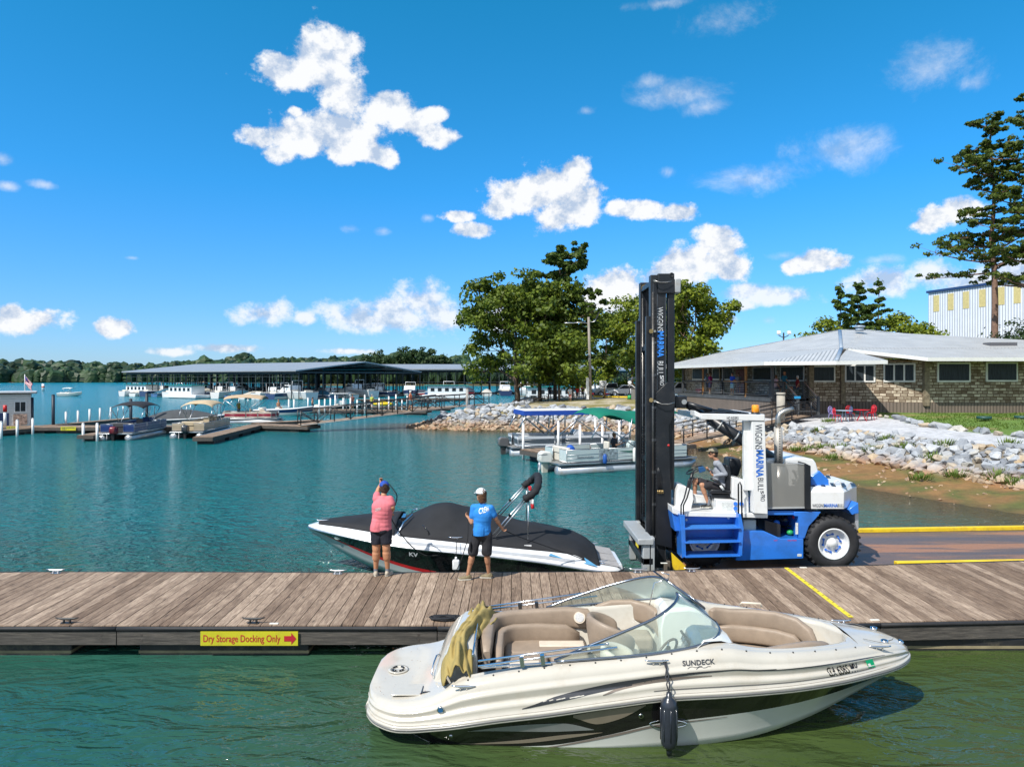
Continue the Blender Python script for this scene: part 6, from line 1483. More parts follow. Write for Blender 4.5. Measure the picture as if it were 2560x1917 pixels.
def covered_boat():
 L_=7.3;X0=2.5;t=thing('covered_speedboat','black and white speedboat under a black canvas cover, bow raised, behind the pier','boat',(X0,16.65,0),pi)
 B=table([(0,.75),(.08,.95),(.35,1.12),(1,1.2),(3,1.24),(4.6,1.16),(5.6,.94),(6.3,.66),(6.8,.4),(7.15,.17),(7.3,.02)])
 ZR=table([(0,.16),(.7,.25),(2,.46),(3.5,.63),(5,.76),(6.4,.90),(7.3,.97)])
 ZS=table([(0,.24),(.7,.36),(1.1,.60),(2.5,.76),(3.8,.89),(5,.99),(6.5,1.08),(7.0,1.08),(7.3,1.02)])
 ZK=table([(0,-.45),(4.6,-.42),(5.4,-.2),(6.0,.08),(6.6,.42),(7.0,.7),(7.3,.93)])
 ZC=table([(0,-.12),(3,-.05),(4.5,.06),(5.6,.24),(6.4,.5),(7.3,.93)])
 def side(x,s,f):return Vector((x,s*lerp(B(x)*table([(0,.9),(4.5,.82),(6,.6),(7.3,.3)])(x),B(x)-.02,f**1.2),lerp(ZC(x),ZR(x)-.02,f)))
 wht=M('boat_white',(.74,.75,.76),.15,var=.04,coat=.6);blk=MATS['black_gelcoat'];red=M('red_stripe',(.45,.015,.02),.2,coat=.5);sil=M('silver_hull',(.42,.46,.47),.2,.2,var=.06,coat=.5);gry=M('pale_grey_stripe',(.4,.42,.45),.25)
 xs=frange(0,6.4,.16)+frange(6.45,7.3,.05)
 RB=table([(0,-.3),(2.4,.0),(4,.22),(5.5,.42),(6.6,.62),(7.3,.75)])
 mb=MB()
 for s in(-1,1):
  for lo,hi,m in((lambda x:0,lambda x:max(0,RB(x)-.10),sil),(lambda x:max(0,RB(x)-.10),lambda x:max(0,RB(x)+.02),red),(lambda x:max(0,RB(x)+.02),lambda x:1,blk)):
   mb.grid([[side(x,s,lerp(lo(x),hi(x),i/4))for i in range(5)]for x in xs],m)
  mb.grid([[Vector((x,0,ZK(x))),Vector((x,0,ZK(x))).lerp(side(x,s,0),.55)+Vector((0,0,-.03)),side(x,s,0)]for x in xs],sil)
 mb.add([side(0,1,1),side(0,1,0),V(0,0,ZK(0)),side(0,-1,0),side(0,-1,1)],[(0,1,2,3,4)],blk);mb.build('hull',None,t)
 mb=MB();prof=[(0,0,0),(.1,.0,.12),(.25,-.03,.3),(.4,-.06,.55),(.7,-.1,.85),(1,-.2,1),(1.01,-.3,1.03)]
 def dk(x,s,i):f,o,h=prof[i];k=clamp(B(x)/.5);return V(x,s*max(0,B(x)+o*k),lerp(ZR(x)+.02,ZS(x),h))
 for s in(-1,1):mb.grid([[dk(x,s,i)for i in range(7)]for x in xs],wht)
 mb.grid([[V(x,max(0,(B(x)-.3*clamp(B(x)/.5)))*u,ZS(x)+.006)for u in(-1,-.5,0,.5,1)]for x in xs],wht)
 mb.add([dk(0,1,0),dk(0,1,6),dk(0,-1,6),dk(0,-1,0)],[(0,1,2,3)],wht);mb.build('deck',wht,t)
 mb=MB()
 for s in(-1,1):mb.tube([(x,s*(B(x)-.005),ZR(x))for x in xs],.026,8,MATS['alu'])
 mb.build('rub_rail',MATS['alu'],t)
 mb=MB()
 for s in(-1,1):mb.grid([[dk(x,s,2)+V(0,s*.006,.002),dk(x,s,3)+V(0,s*.006,.004)]for x in xs if 1.0<x<5.2],gry)
 mb.build('grey_stripe',gry,t)
 tk=M('grey_mat',(.33,.32,.32),.8,var=.15,vs=10)
 for x0,x1,y0,y1 in((.08,.62,-.85,-.2),(.08,.62,-.14,.45),(.08,.62,.5,.9),(.68,.86,.3,.75)):
  MB().add([V(x,y,ZS(x)+.012)for x,y in((x0,y0),(x1,y0),(x1,y1),(x0,y1))],[(0,1,2,3)],tk).build('platform_mat',tk,t)
 bl=M('pale_blue_panel',(.1,.3,.5),.25,coat=.5)
 for s in(-1,1):
  mb=MB().add([dk(1.7,s,3)+V(0,s*.02,.02),dk(1.55,s,5)+V(0,s*.015,.02),dk(.95,s,5)+V(0,s*.01,.02),dk(.6,s,3)+V(0,s*.02,.03)],[(0,1,2,3)],bl);mb.build('blue_panel',bl,t)
 cf=M('cover_canvas',(.014,.015,.018),.8,var=.25,vs=2,bump=.1,bs=5)
 H1=table([(5.1,1.26),(5.8,1.22),(6.4,1.17),(7.0,1.09)])
 H2=table([(.55,.50),(.8,.70),(1.2,.84),(1.6,.95),(2.4,1.10),(3.1,1.28),(3.6,1.43),(4.0,1.52),(4.25,1.50),(4.6,1.36),(4.98,1.20)])
 def cover(x0,x1,Hf,n,name):
  rows=[]
  for i in range(n+1):
   x=lerp(x0,x1,i/n);w=max(.0,B(x)-.10*clamp(B(x)/.5)-.02);zs=ZS(x)+.006;row=[]
   for j in range(21):
    u=(j-10)/10;a=abs(u);h=Hf(x)-zs
    z=zs+h*(1-a**(2.6 if x>5.05 else 1.75))+(.03 if a<.97 else-.02)
    z+=.013*sin(u*7+x*3.1)*(1-a)+.012*noise.noise(V(x*2.2,u*3,1))*1.5*(1-a**4)
    z-=.05*clamp(h,0,.5)*max(0,sin(x*5.2+abs(u)*3))**2*(a**.5)*(1-a)
    row.append(V(x,w*u,z))
   rows.append(row)
  return MB().sheet(rows,.012,cf).build(name,cf,t)
 cover(5.12,7.02,H1,26,'bow_cover');cover(.55,5.0,H2,70,'cockpit_cover')
 for s in(-1,1):MB().tube([(5.05,s*.98,1.0),(4.95,s*.7,1.22),(4.8,s*.35,1.33)],.02,8,MATS['chrome']).build('windscreen_frame',MATS['chrome'],t)
 MB().box((5.06,-.0,1.2),(.1,.5,.08),blk,rz=.1).build('strap_pile',blk,t)
 for x in(4.45,3.95):
  pts=[(x,1.13,.965),(x,1.16,1.0),(x+.03,1.05,1.18),(x+.08,.93,1.27)]
 for s,in((-1,),(1,)):
  for k in(0,.09):MB().cyl((2.98-k*1.2,s*1.02,.95),(2.18-k*.4,s*.92,1.84-k*.3),.017,m=MATS['alu']).build('canopy_pole',MATS['alu'],t)
  MB().box((2.55,s*.97,1.43),(.06,.05,.06),blk).build('pole_clamp',blk,t)
  MB().cyl((2.15,s*.98,.76),(2.13,s*.94,1.80),.013,m=MATS['alu']).box((2.15,s*1.0,.74),(.16,.1,.1),wht).build('canopy_strut',MATS['alu'],t)
 arch=[(2.22,.94,1.78),(2.08,.97,1.88),(1.97,.9,1.97),(1.91,.65,2.07),(1.89,.3,2.13),(1.88,0,2.15),(1.89,-.3,2.13),(1.91,-.65,2.07),(1.97,-.9,1.97),(2.08,-.97,1.88),(2.22,-.94,1.78)]
 k=4;fx=[table([(i,p[q])for i,p in enumerate(arch)])for q in range(3)]
 MB().tube([tuple(f(i/k)for f in fx)for i in range(10*k+1)],[(.085+.012*sin(i*1.9))for i in range(10*k+1)],12,cf).build('canopy_boot',cf,t)
 ch=MATS['chrome']
 for x,y in((3.75,-.98),(3.75,.98),(.5,.8),(.5,-.8),(6.95,.1)):cleat_at((x,y*1.06 if x<6 else y,ZS(x)+.01),ch,t,s=.9)
 p=side(6.5,1,.8);MB().ell(p,(.09,.012,.045),M('pale_badge',(.45,.55,.5),.3),rot=(0,0,-.3)).build('bow_badge',MATS['pale_badge'],t)
 for s in(1,-1):
  H=.18
  def f(u,v,s=s):x=4.78-u*(1 if s>0 else-1);return side(x,s,.74+v)+V(0,s*.008,0)
  mb=MB();put_text(mb,'GA 7082 KV' if False else 'KV',.16,lambda u,v:f(u,v/.75),M('reg_silver',(.6,.62,.64),.3),bold=.004);mb.build('registration_letters',None,t)
 MB().tube([(4.35,.99,.98),(4.36,1.03,1.08),(4.42,1.0,1.17),(4.5,.9,1.2)],.008,6,blk).build('loose_strap',blk,t)
 fl=thing('safety_flag','small red, white and black flag hanging below the folded canopy of the covered boat','flag',(0,0,0))
 a,b_=P(1322,1216,16.6),P(1330,1272,16.6);rows=[];mm=[MATS['red_stripe'],wht,blk,wht,MATS['red_stripe']]
 for i in range(21):
  v=i/20;rows.append([V(lerp(a.x,b_.x,v)+u*.08-.02,16.6+.03*sin(v*9+u*5),lerp(a.z,b_.z,v)+.02*u)for u in(0,.25,.5,.75,1)])
 for k in range(5):MB().grid(rows[k*4:k*4+5],mm[k]).build('flag_panel',mm[k],fl,solid=.004)
 f=thing('square_fender','white square topped fender hanging on a cord against the black hull between the two people','fender',P(1140,1425,15.2))
 MB().box((0,0,.12),(.15,.12,.22),MATS['pvc']).build('body',MATS['pvc'],f,bevel=.03);MB().cyl((0,0,.23),(0,0,.29),.03,.02,m=MATS['pvc']).build('neck',MATS['pvc'],f)
 MB().tube([(0,0,.28),(.0,.1,.45),(.0,.25,.62)],.008,6,MATS['black_fabric']).build('cord',MATS['black_fabric'],f)
def T(p,rz):return Matrix.Translation(Vector(p))@Matrix.Rotation(rz,4,'Z')
def outboard(t,x,y,cowl,trim,z=.0,s=1.):
 mb=MB();prof=[(x-.05*s,z+.42*s),(x-.62*s,z+.46*s),(x-.70*s,z+.62*s),(x-.66*s,z+.92*s),(x-.50*s,z+1.02*s),(x-.12*s,z+.98*s),(x-.02*s,z+.80*s)]
 mb.prism(prof,y-.2*s,y+.2*s,cowl);o=mb.build('outboard_cowl',cowl,t,bevel=.07*s,seg=3)
 mb=MB().prism([(x-.2*s,z+.5*s),(x-.55*s,z+.5*s),(x-.48*s,z-.35),(x-.26*s,z-.35)],y-.08*s,y+.08*s,trim);mb.box((x-.05*s,y,z+.45*s),(.16,.3*s,.3*s),trim);mb.build('outboard_leg',trim,t,bevel=.02)
 return o
def pontoon(name,label,loc,rz,L_=7.2,fence=(.6,.62,.6),stripe=None,canvas=None,hard=False,can=(2.2,4.9,2.45),motor=((.6,.6,.58),(.5,.5,.48)),seat=(.6,.56,.48),group=None,side_rail=True,fold=False,W=1.2,sag=False):
 t=thing(name,label,'pontoon boat',loc,rz,group)
 fm=M('fence_%.2f_%.2f_%.2f'%fence,fence,.35,.0,var=.08,vs=2,dirt=(.3,.27,.2),dirt_amt=.3,coat=.2);al=MATS['alu'];sm=M('seat_%.2f'%seat[0],seat,.5,var=.1,vs=4)
 lg=M('pontoon_log',(.42,.46,.5),.35,.6,var=.15,vs=2,dirt=(.35,.28,.15),dirt_amt=.7,dirt_s=1.5)
 for s in(-1,1):
  mb=MB();y=s*(W-.28);n=14;rows=[]
  for x,r,dz in((.0,.05,0),(.02,.27,0),(L_-.9,.28,0),(L_-.4,.22,.05),(L_-.1,.1,.14),(L_,.02,.18)):
   rows.append([V(x,y+r*cos(a),.12+dz+r*sin(a))for a in[i*2*pi/n for i in range(n)]])
  mb.grid(rows,lg,closed=True);mb.add(rows[0],[tuple(range(n))],lg);mb.build('pontoon_log',lg,t)
 MB().bb(.0,L_-.15,-W,W,.42,.50,al).build('deck_frame',al,t,bevel=.015)
 MB().bb(.05,L_-.2,-W+.06,W-.06,.503,.515,M('deck_carpet',(.2,.2,.19),.9)).build('deck_floor',MATS['deck_carpet'],t)
 x0,x1=.42,L_-.45;h0,h1=.56,1.12
 segs=[(x0,-W+.05,x0+2.2,-W+.05),(x0+2.25,-W+.05,x1-1.6,-W+.05),(x1-1.55,-W+.05,x1-.3,-W+.05),(x1-.3,-W+.05,x1,-W+.5),(x0,W-.05,x0+2.5,W-.05),(x0+2.55,W-.05,x1-.3,W-.05),(x1-.3,W-.05,x1,W-.5),(x1,-W+.5,x1,-.35),(x1,.35,x1,W-.5),(x0,-W+.05,x0,-.4),(x0,.3,x0,W-.05)]
 st=M('stripe_%.2f_%.2f'%(stripe[0],stripe[2]),stripe,.3,coat=.3)if stripe else None
 for(a,b_,c_,d_)in segs:
  d=V(c_-a,d_-b_,0);l=d.length;an=atan2(d.y,d.x);mb=MB();mb.T=T((a,b_,0),an)
  mb.box((l/2,0,(h0+h1)/2),(l-.03,.03,h1-h0-.04),fm)
  if st:mb.box((l/2,0,(h0+h1)/2-.02),(l-.06,.036,(h1-h0)*.5),st)
  mb.tube([(0.0,0,h0),(0,0,h1),(l,0,h1),(l,0,h0),(0,0,h0)],.016,6,al)
  for f in(.3,.6):mb.cyl((.02,-.019,lerp(h0,h1,f)),(l-.02,-.019,lerp(h0,h1,f)),.008,n=5,m=al)
  mb.build('fence_panel',None,t)
 def box(nm,a,b_,c_,d_,e,f,m=sm,bev=.05):MB().bb(a,b_,c_,d_,e,f,m).build(nm,m,t,bevel=bev,seg=3)
 box('seat',x0+.1,x0+.8,-W+.12,W-.7,.52,.92);box('seat_back',x0+.06,x0+.24,-W+.12,W-.7,.9,1.22)
 box('seat',x1-1.9,x1-.5,-W+.1,-W+.7,.52,.92);box('seat',x1-1.9,x1-.5,W-.7,W-.1,.52,.92);box('seat_back',x1-1.9,x1-.5,-W+.09,-W+.24,.9,1.18)
 box('helm_chair',2.9,3.4,-.75,-.3,.8,.95);box('helm_chair_back',2.85,2.98,-.75,-.3,.93,1.4);
 mb=MB().prism([(3.9,.52),(3.85,1.2),(4.0,1.45),(4.3,1.4),(4.5,1.1),(4.5,.52)],-1.0,-.3,fm);mb.build('helm_console',fm,t,bevel=.04)
 MB().tube([V(3.82,-.62+.17*cos(a),1.2+.17*sin(a))for a in[i*pi/8 for i in range(16)]],.015,6,MATS['black_metal'],closed=True).build('steering_wheel',MATS['black_metal'],t)
 if motor:
  m1=M('cowl_%.2f_%.2f'%(motor[0][0],motor[0][2]),motor[0],.3,var=.05,coat=.3,dirt=(.2,.16,.1),dirt_amt=.3);m2=M('mtrim_%.2f'%motor[1][0],motor[1],.4,var=.1,dirt=(.25,.2,.1),dirt_amt=.5);outboard(t,.2,0,m1,m2)
 MB().tube([(-.05,.5,.5),(-.1,.5,-.1),(-.1,.8,-.1),(-.05,.8,.5)],.016,6,al).build('ladder',al,t)
 if canvas:
  cm=M('canvas_%.2f_%.2f_%.2f'%canvas,canvas,.85,var=.12,vs=2,bump=.1,bs=4);a,b_,hz=can;rows=[]
  if hard:
   wm=M('hardtop_white',(.66,.65,.62),.5,var=.08);MB().bb(a,b_,-W-.05,W+.05,hz-.02,hz+.05,wm).build('hardtop',wm,t,bevel=.02);
   for s in(-1,1):MB().bb(a-.006,b_+.006,s*(W+.055)-.012,s*(W+.055)+.012,hz-.24,hz+.03,cm).build('hardtop_valance',cm,t)
   MB().bb(a-.03,a-.006,-W-.06,W+.06,hz-.24,hz+.03,cm).build('hardtop_valance',cm,t)
  else:
   for i in range(17):
    x=lerp(a,b_,i/16);u=i/16;row=[]
    for j in range(15):
     v=(j-7)/7;z=hz+.22*sin(pi*u)**.6-.30*abs(v)**3-.025*cos(u*pi*6)**2*(1-abs(v))
     if sag:z+=.22*sin(u*7+.6)*(.4+abs(v))-.25*sstep(.45,.0,abs(u-.35))*(v<0)*abs(v)
     row.append(V(x+(.1*sin(v*5)if sag else 0),v*(W-.02),z))
    rows.append(row)
   MB().sheet(rows,.015,cm).build('canopy',cm,t)
  for s in(-1,1):
   mm=MATS['alu']if not fold else MATS['black_metal']
   m_=(a+b_)/2
   for p0,p1 in(((m_-.1,.6),(a+.1,hz)),((m_+.1,.6),(b_-.1,hz)),((m_-.5,1.1),(m_-.35,hz+.1)),((m_+.5,1.1),(m_+.5,hz+.1)),((a-.3,1.1),(a+.2,hz-.05))):
    MB().cyl((p0[0],s*(W-.05),p0[1]+.5),(p1[0],s*(W-.04),p1[1]-.28+(.24 if hard else 0)),.045 if hard else .028,n=6,m=mm).build('canopy_pole',mm,t)
 return t
def runabout(name,label,loc,rz,L_=6.,hullc=(.02,.04,.12),group=None,ttop=False,cat='boat',cover=None,W=1.1,top=None,arch=False,cabin=0,bot=(.6,.6,.58),zs=0.):
 t=thing(name,label,cat,loc,rz,group)
 hm=M('hull_%.2f_%.2f_%.2f'%hullc,hullc,.2,coat=.4,var=.05);wm=M('boat_white',(.74,.75,.76),.15,var=.04,coat=.6);bm=M('hull_%.2f_%.2f_%.2f'%bot,bot,.2,coat=.4,var=.05)
 B=table([(0,W*.93),(.5*L_,W),(.75*L_,W*.82),(.92*L_,W*.4),(L_,.02)]);Z=table([(0,.62+zs),(.6*L_,.74+zs),(L_,1.0+zs)])
 xs=frange(0,L_,L_/22);mb=MB()
 for s in(-1,1):
  mb.grid([[V(x,s*B(x)*lerp(.78,.9,f)*(1-.35*(x/L_)**4*(1-f)),lerp(-.05+.5*(x/L_)**5,Z(x)*.5,f))for f in(0,.5,1)]for x in xs],bm)
  mb.grid([[V(x,s*B(x)*lerp(.9,1,f),lerp(Z(x)*.5,Z(x),f))for f in(0,.5,1)]for x in xs],hm)
  mb.grid([[V(x,0,-.3+.9*(x/L_)**5),V(x,s*B(x)*.78*(1-.35*(x/L_)**4),-.05+.5*(x/L_)**5)]for x in xs],bm)
 mb.add([V(0,-B(0),Z(0)),V(0,B(0),Z(0)),V(0,B(0)*.8,-.1),V(0,-B(0)*.8,-.1)],[(0,1,2,3)],hm);mb.build('hull',None,t)
 mb=MB()
 for s in(-1,1):mb.grid([[V(x,s*B(x),Z(x)),V(x,s*(B(x)+.03),Z(x)+.05),V(x,s*max(0,B(x)-.12),Z(x)+.13),V(x,s*max(0,B(x)-.3),Z(x)+.12)]for x in xs],wm)
 mb.grid([[V(x,s*max(0,B(x)-.3),Z(x)+(.12 if x>.62*L_ else-.1))for s in(-1,0,1)]for x in xs],wm);mb.build('deck',wm,t)
 cx=.52*L_
 if cover:
  cm=M('cover_%.2f_%.2f'%(cover[0],cover[2]),cover,.85,var=.15);rows=[]
  for i in range(15):
   x=lerp(.2,L_*.92,i/14);rows.append([V(x,u*(B(x)-.02),Z(x)+.14+(1-abs(u)**1.6)*(.75*sin(pi*clamp(i/14*1.05))**.8))for u in(-1,-.7,-.4,0,.4,.7,1)])
  MB().grid(rows,cm).build('cover',cm,t)
 else:
  gl=glass('far_glass',(.6,.75,.75),.35)
  mb=MB();mb.grid([[V(cx+.45-.35*abs(y)**2,y*(W-.12),Z(cx)+.12),V(cx+.1-.45*abs(y)**2,y*(W-.2),Z(cx)+.5)]for y in(-1,-.6,-.2,.2,.6,1)],gl);mb.build('windscreen',gl,t)
  MB().tube([V(cx+.1-.45*abs(y)**2,y*(W-.2),Z(cx)+.5)for y in(-1,-.6,-.2,.2,.6,1)],.018,6,MATS['chrome']).build('windscreen_frame',MATS['chrome'],t)
  sm=M('seat_0.60',(.6,.56,.48),.5,var=.1,vs=4);
  for x,y in((.8,0),(cx-.7,-.45),(cx-.7,.45)):MB().bb(x-.25,x+.25,y-.35-(.4 if x<1 else 0),y+.35+(.4 if x<1 else 0),Z(x)-.05,Z(x)+.3,sm).build('seat',sm,t,bevel=.06)
 if ttop:
  MB().bb(cx-1.5,cx+.9,-.95,.95,2.35,2.43,wm).build('t_top',wm,t,bevel=.03)
  for x in(cx-.7,cx+.4):
   for s in(-1,1):MB().tube([(x,s*.5,Z(x)-.05),(x,s*.5,1.5),(x-.1,s*.7,2.36)],.028,6,wm).build('t_top_leg',wm,t)
  MB().bb(cx-.4,cx+.3,-.4,.4,.6,1.5,wm).build('centre_console',wm,t,bevel=.05)
 if top:
  cm=M('canvas_%.2f_%.2f_%.2f'%top,top,.85,var=.12,vs=2,bump=.1,bs=4)
  MB().sheet([[V(lerp(cx-1.5,cx+.5,i/8),v*(W-.1),1.95+.12*sin(pi*i/8)-.18*abs(v)**3)for v in(-1,-.6,-.2,.2,.6,1)]for i in range(9)],.015,cm).build('canopy',cm,t)
  for s in(-1,1):
   for x in(cx-1.4,cx+.4):MB().cyl((cx-.5,s*(W-.1),Z(cx)+.1),(x,s*(W-.1),1.85),.018,n=6,m=MATS['alu']).build('canopy_pole',MATS['alu'],t)
 if cabin:
  MB().prism([(cx-.9*cabin,Z(cx)),(cx-.8*cabin,Z(cx)+1.0),(cx+.5*cabin,Z(cx)+1.05),(cx+1.3*cabin,Z(cx)+.45),(cx+2.0*cabin,Z(cx))],-W+.28,W-.28,wm).build('cabin',wm,t,bevel=.08)
  gk=M('dark_glass',(.02,.025,.03),.08);MB().prism([(cx-.6*cabin,Z(cx)+.6),(cx-.55*cabin,Z(cx)+.88),(cx+.45*cabin,Z(cx)+.9),(cx+.95*cabin,Z(cx)+.58)],-W+.27,W-.27,gk).build('cabin_window',gk,t)
  MB().tube([(cx-1.2*cabin,-W+.3,Z(cx)),(cx-1.4*cabin,-W+.4,Z(cx)+1.7),(cx-1.4*cabin,W-.4,Z(cx)+1.7),(cx-1.2*cabin,W-.3,Z(cx))],.05,6,wm).build('radar_arch',wm,t)
 return t
def strip_dock(label,p0,p1,w,z=.5,name='floating_dock',group=None,rail=False):
 p0=V(*p0,0);p1=V(*p1,0);d=p1-p0;l=d.length;t=thing(name,label,'dock',(p0.x,p0.y,0),atan2(d.y,d.x),group)
 n=int(l/.16);planks('deck_boards',[(i*l/n,(i+1)*l/n,-w/2,i*l/n,(i+1)*l/n,w/2)for i in range(n)],z,.04,MATS['planks'],t,.012)
 fa=MATS['dark_fascia']
 for s in(-1,1):MB().bb(0,l,s*w/2-.03,s*w/2+.03,z-.27,z-.045,fa).build('fascia_board',fa,t)
 for x in(-.03,l+.03):MB().bb(x-.03,x+.03,-w/2,w/2,z-.27,z-.045,fa).build('fascia_board',fa,t)
 k=max(1,int(l/3))
 for i in range(k):a=l*(i+.15)/k;MB().bb(a,a+l/k*.7,-w/2+.1,w/2-.1,-.2,z-.275,MATS['black_float']).build('float',MATS['black_float'],t)
 return t
def truss_gangway(label,p0,p1,w,hr=1.05,n=9,name='gangway',truss=True):
 p0,p1=Vector(p0),Vector(p1);d=p1-p0;hl=hypot(d.x,d.y);t=thing(name,label,'gangway',p0,atan2(d.y,d.x))
 s_=d.z/hl;bm=MATS['black_metal'];f=lambda x:x*s_
 m=MATS['planks'];k=int(hl/.16);mb=MB();cols=[];rr=random.Random(8)
 for i in range(k):
  a,b_=i*hl/k+.005,(i+1)*hl/k-.005;mb.add([(a,-w/2,f(a)),(b_,-w/2,f(b_)),(b_,w/2,f(b_)),(a,w/2,f(a)),(a,-w/2,f(a)-.04),(b_,-w/2,f(b_)-.04),(b_,w/2,f(b_)-.04),(a,w/2,f(a)-.04)],[(0,1,2,3),(7,6,5,4),(0,4,5,1),(1,5,6,2),(2,6,7,3),(3,7,4,0)],m);cols+=[(rr.random(),rr.random(),0)]*8
 me=bpy.data.meshes.new('deck_boards');me.from_pydata(mb.v,[],mb.f);colattr(me,'plank',cols);me.materials.append(m);o=link('deck_boards',me,t);KIDS.setdefault(t.name,[]).append(o)
 for s in(-1,1):
  y=s*(w/2+.03);mb=MB()
  mb.tube([(0,y,f(0)-.06),(hl,y,f(hl)-.06)],.05,6,M('weathered_rail',(.3,.28,.26),.7)if truss else bm)
  mb.tube([(0,y,hr),(hl,y,f(hl)+hr)],.045,6,bm);mb.tube([(0,y,hr*.5),(hl,y,f(hl)+hr*.5)],.028,6,bm)
  for i in range(n+1):
   x=hl*i/n;mb.cyl((x,y,f(x)-.05),(x,y,f(x)+hr),.045,n=6,m=bm)
   if truss and i<n:x2=hl*(i+1)/n;mb.cyl((x if i%2 else x2,y,f(x if i%2 else x2)),(x2 if i%2 else x,y,f(x2 if i%2 else x)+hr*.95),.032,n=5,m=bm)
  mb.build('railing',bm,t)
 return t
def post(label,x,y,z0,z1,r=.06,m=None,name='dock_post',group=None):
 m=m or MATS['pvc'];return tag(MB().cyl((x,y,z0),(x,y,z1),r,n=10,m=m).cyl((x,y,z1),(x,y,z1+.05),r*1.15,r*.5,n=10,m=m).build(name,m),label,'post',group)
def small_person(label,x,y,z,face=(0,-1,0),shirt=(.5,.1,.1),shorts=(.05,.06,.1),seated=False,bare=False,hair=(.1,.06,.03),cap=None,arm=0.,stride=0.,skin=(.42,.22,.13),S=1.,group=None):
 f=Vector(face).normalized();r=V(f.y,-f.x,0);r=-r if False else r;o=V(x,y,z);k=S
 up=lambda h:V(0,0,h*k)
 ph=.92 if not seated else .52
 J=dict(pelvis=o+up(ph),chest=o+up(ph+.36)+f*.02,neck=o+up(ph+.56),head=o+up(ph+.72)+f*.02)
 L_=-r;
 for s,q in(('L',-1),('R',1)):
  side=r*q*k
  J['sh'+s]=o+side*.17+up(ph+.5);J['el'+s]=o+side*.23+up(ph+.24)-f*.04;J['wr'+s]=o+side*.2+up(ph+.05+arm*.25)+f*(.1+arm*.3)
  J['hip'+s]=o+side*.1+up(ph-.02)
  if seated:J['kn'+s]=o+side*.13+f*.42+up(.52);J['an'+s]=o+side*.13+f*.45+up(.1)
  else:J['kn'+s]=o+side*.1+up(.5)+f*(.04+stride*q*.12);J['an'+s]=o+side*.1+up(.1)+f*stride*q*.24
  J['to'+s]=J['an'+s]+f*.15;J['to'+s].z=z+.005
 return person(label,J,f,k,yaw=atan2(r.y,r.x),skin=skin,shirt=shirt,shorts=shorts,hair=hair,vox=.028,cap=cap,bare=bare,det=False,leg_end=.8,group=group,hair_len=0)
def make_marina():
 pontoon('pontoon_boat','white pontoon boat with a flapping green canopy moored behind the forklift mast',(1.70,33.5,0),R(23),7.9,fence=(.46,.54,.54),stripe=None,canvas=(.0,.14,.09),can=(2.0,6.6,2.7),motor=((.66,.66,.62),(.55,.53,.45)),sag=True)
 tg=KIDS[[o.name for o in COL.objects if o.name=='pontoon_boat'][0]];pt=COL.objects['pontoon_boat']
 pm=M('picture_dark',(.05,.06,.06),.5,var=.8,vs=9);MB().bb(2.1,3.1,-1.19,-1.175,.62,1.08,M('blue_grey_panel',(.25,.3,.32),.4,var=.8,vs=8)).build('picture_panel',None,pt)
 gs=M('green_graphic',(.02,.12,.09),.4);MB().add([V(3.2,-1.175,.98),V(3.9,-1.175,.98),V(4.4,-1.175,.85),V(3.8,-1.175,.88)],[(0,1,2,3)],gs).build('swoosh',gs,pt)
 tx=M('decal_navy',(.02,.03,.08),.5);flat_text('Johnson',(-.60,-.205,.80),(1,0,0),(0,0,1),.11,tx,'lettering',pt,.48,.01)
 flat_text('Suncruiser',(.95,-1.19,.72),(1,0,0),(0,0,1),.12,tx,'lettering',pt,.9,0)
 n=(cos(R(23)),sin(R(23)))
 for d,col,lab,h in((2.35,(.02,.09,.35),'small blue fender hanging on the side of the green canopied pontoon boat',.45),(4.0,(.7,.7,.68),'long white fender hanging on the side of the green canopied pontoon boat',.68)):
  x=1.70+n[0]*d+n[1]*1.32;y=33.5+n[1]*d-n[0]*1.32;m=M('fender_%.2f'%col[2],col,.4);f=thing('boat_fender',lab,'fender',(x,y,.42))
  MB().lathe([(0,0),(.06,.01),(.1,.07),(.1,h-.08),(.06,h),(0,h+.03)],(0,0,0),m,14).build('body',m,f);MB().cyl((0,0,h),(0,.08,h+.25),.01,m=MATS['black_fabric']).build('cord',MATS['black_fabric'],f)
 small_person('person in a dark t-shirt sitting in the green canopied pontoon boat',1.70+n[0]*3.35+n[1]*.5,33.5+n[1]*3.35-n[0]*.5,.45,(cos(R(23)),sin(R(23)),0),shirt=(.03,.025,.03),seated=True,arm=1.2)
 bb_=MB();c=V(1.70+n[0]*1.2,33.5+n[1]*1.2,.95);tag(MB().ell(c,(.25,.22,.3),M('blue_bag',(.01,.08,.4),.6,var=.3)).build('dry_bag',MATS['blue_bag']),'bright blue bag on the stern of the green canopied pontoon boat','bag')
 pontoon('pontoon_boat','older white pontoon boat with a flat blue edged hard top behind the small dock',(-.35,41.3,0),R(14),8.0,fence=(.55,.58,.62),stripe=(.06,.08,.10),canvas=(.01,.06,.33),hard=True,can=(.8,4.7,2.55),motor=((.10,.10,.105),(.05,.05,.05)),seat=(.08,.1,.12))
 strip_dock('short plank dock between the blue topped and green canopied pontoon boats',(1.0,37.3),(10.2,42.2),2.3,.6)
 gp='white pipe posts along the short dock'
 for i,(px,D,top)in enumerate(((1308,38.6,1.95),(1396,40.6,1.95),(1450,38.8,1.85),(1488,42.6,2.0),(1548,40.6,1.95),(1575,44.3,2.0),(1506,39.9,1.9))):
  post('white pipe post standing beside the short dock between the two pontoon boats',(px-1280)/F*D,D,-.3,top,.07,group=gp)
 truss_gangway('plank gangway with black rails climbing the bank left of the restaurant stairs',(9.9,42.4,.62),(19.6,47.4,1.95),1.2,1.0,6,truss=False)
 strip_dock('long main dock running from the fuel hut to the black canopied boat',(-50,57.6),(-27.3,57.6),2.3,.5)
 strip_dock('narrow finger dock in front of the fuel hut',(-41,48.8),(-38.6,56.2),1.0,.45)
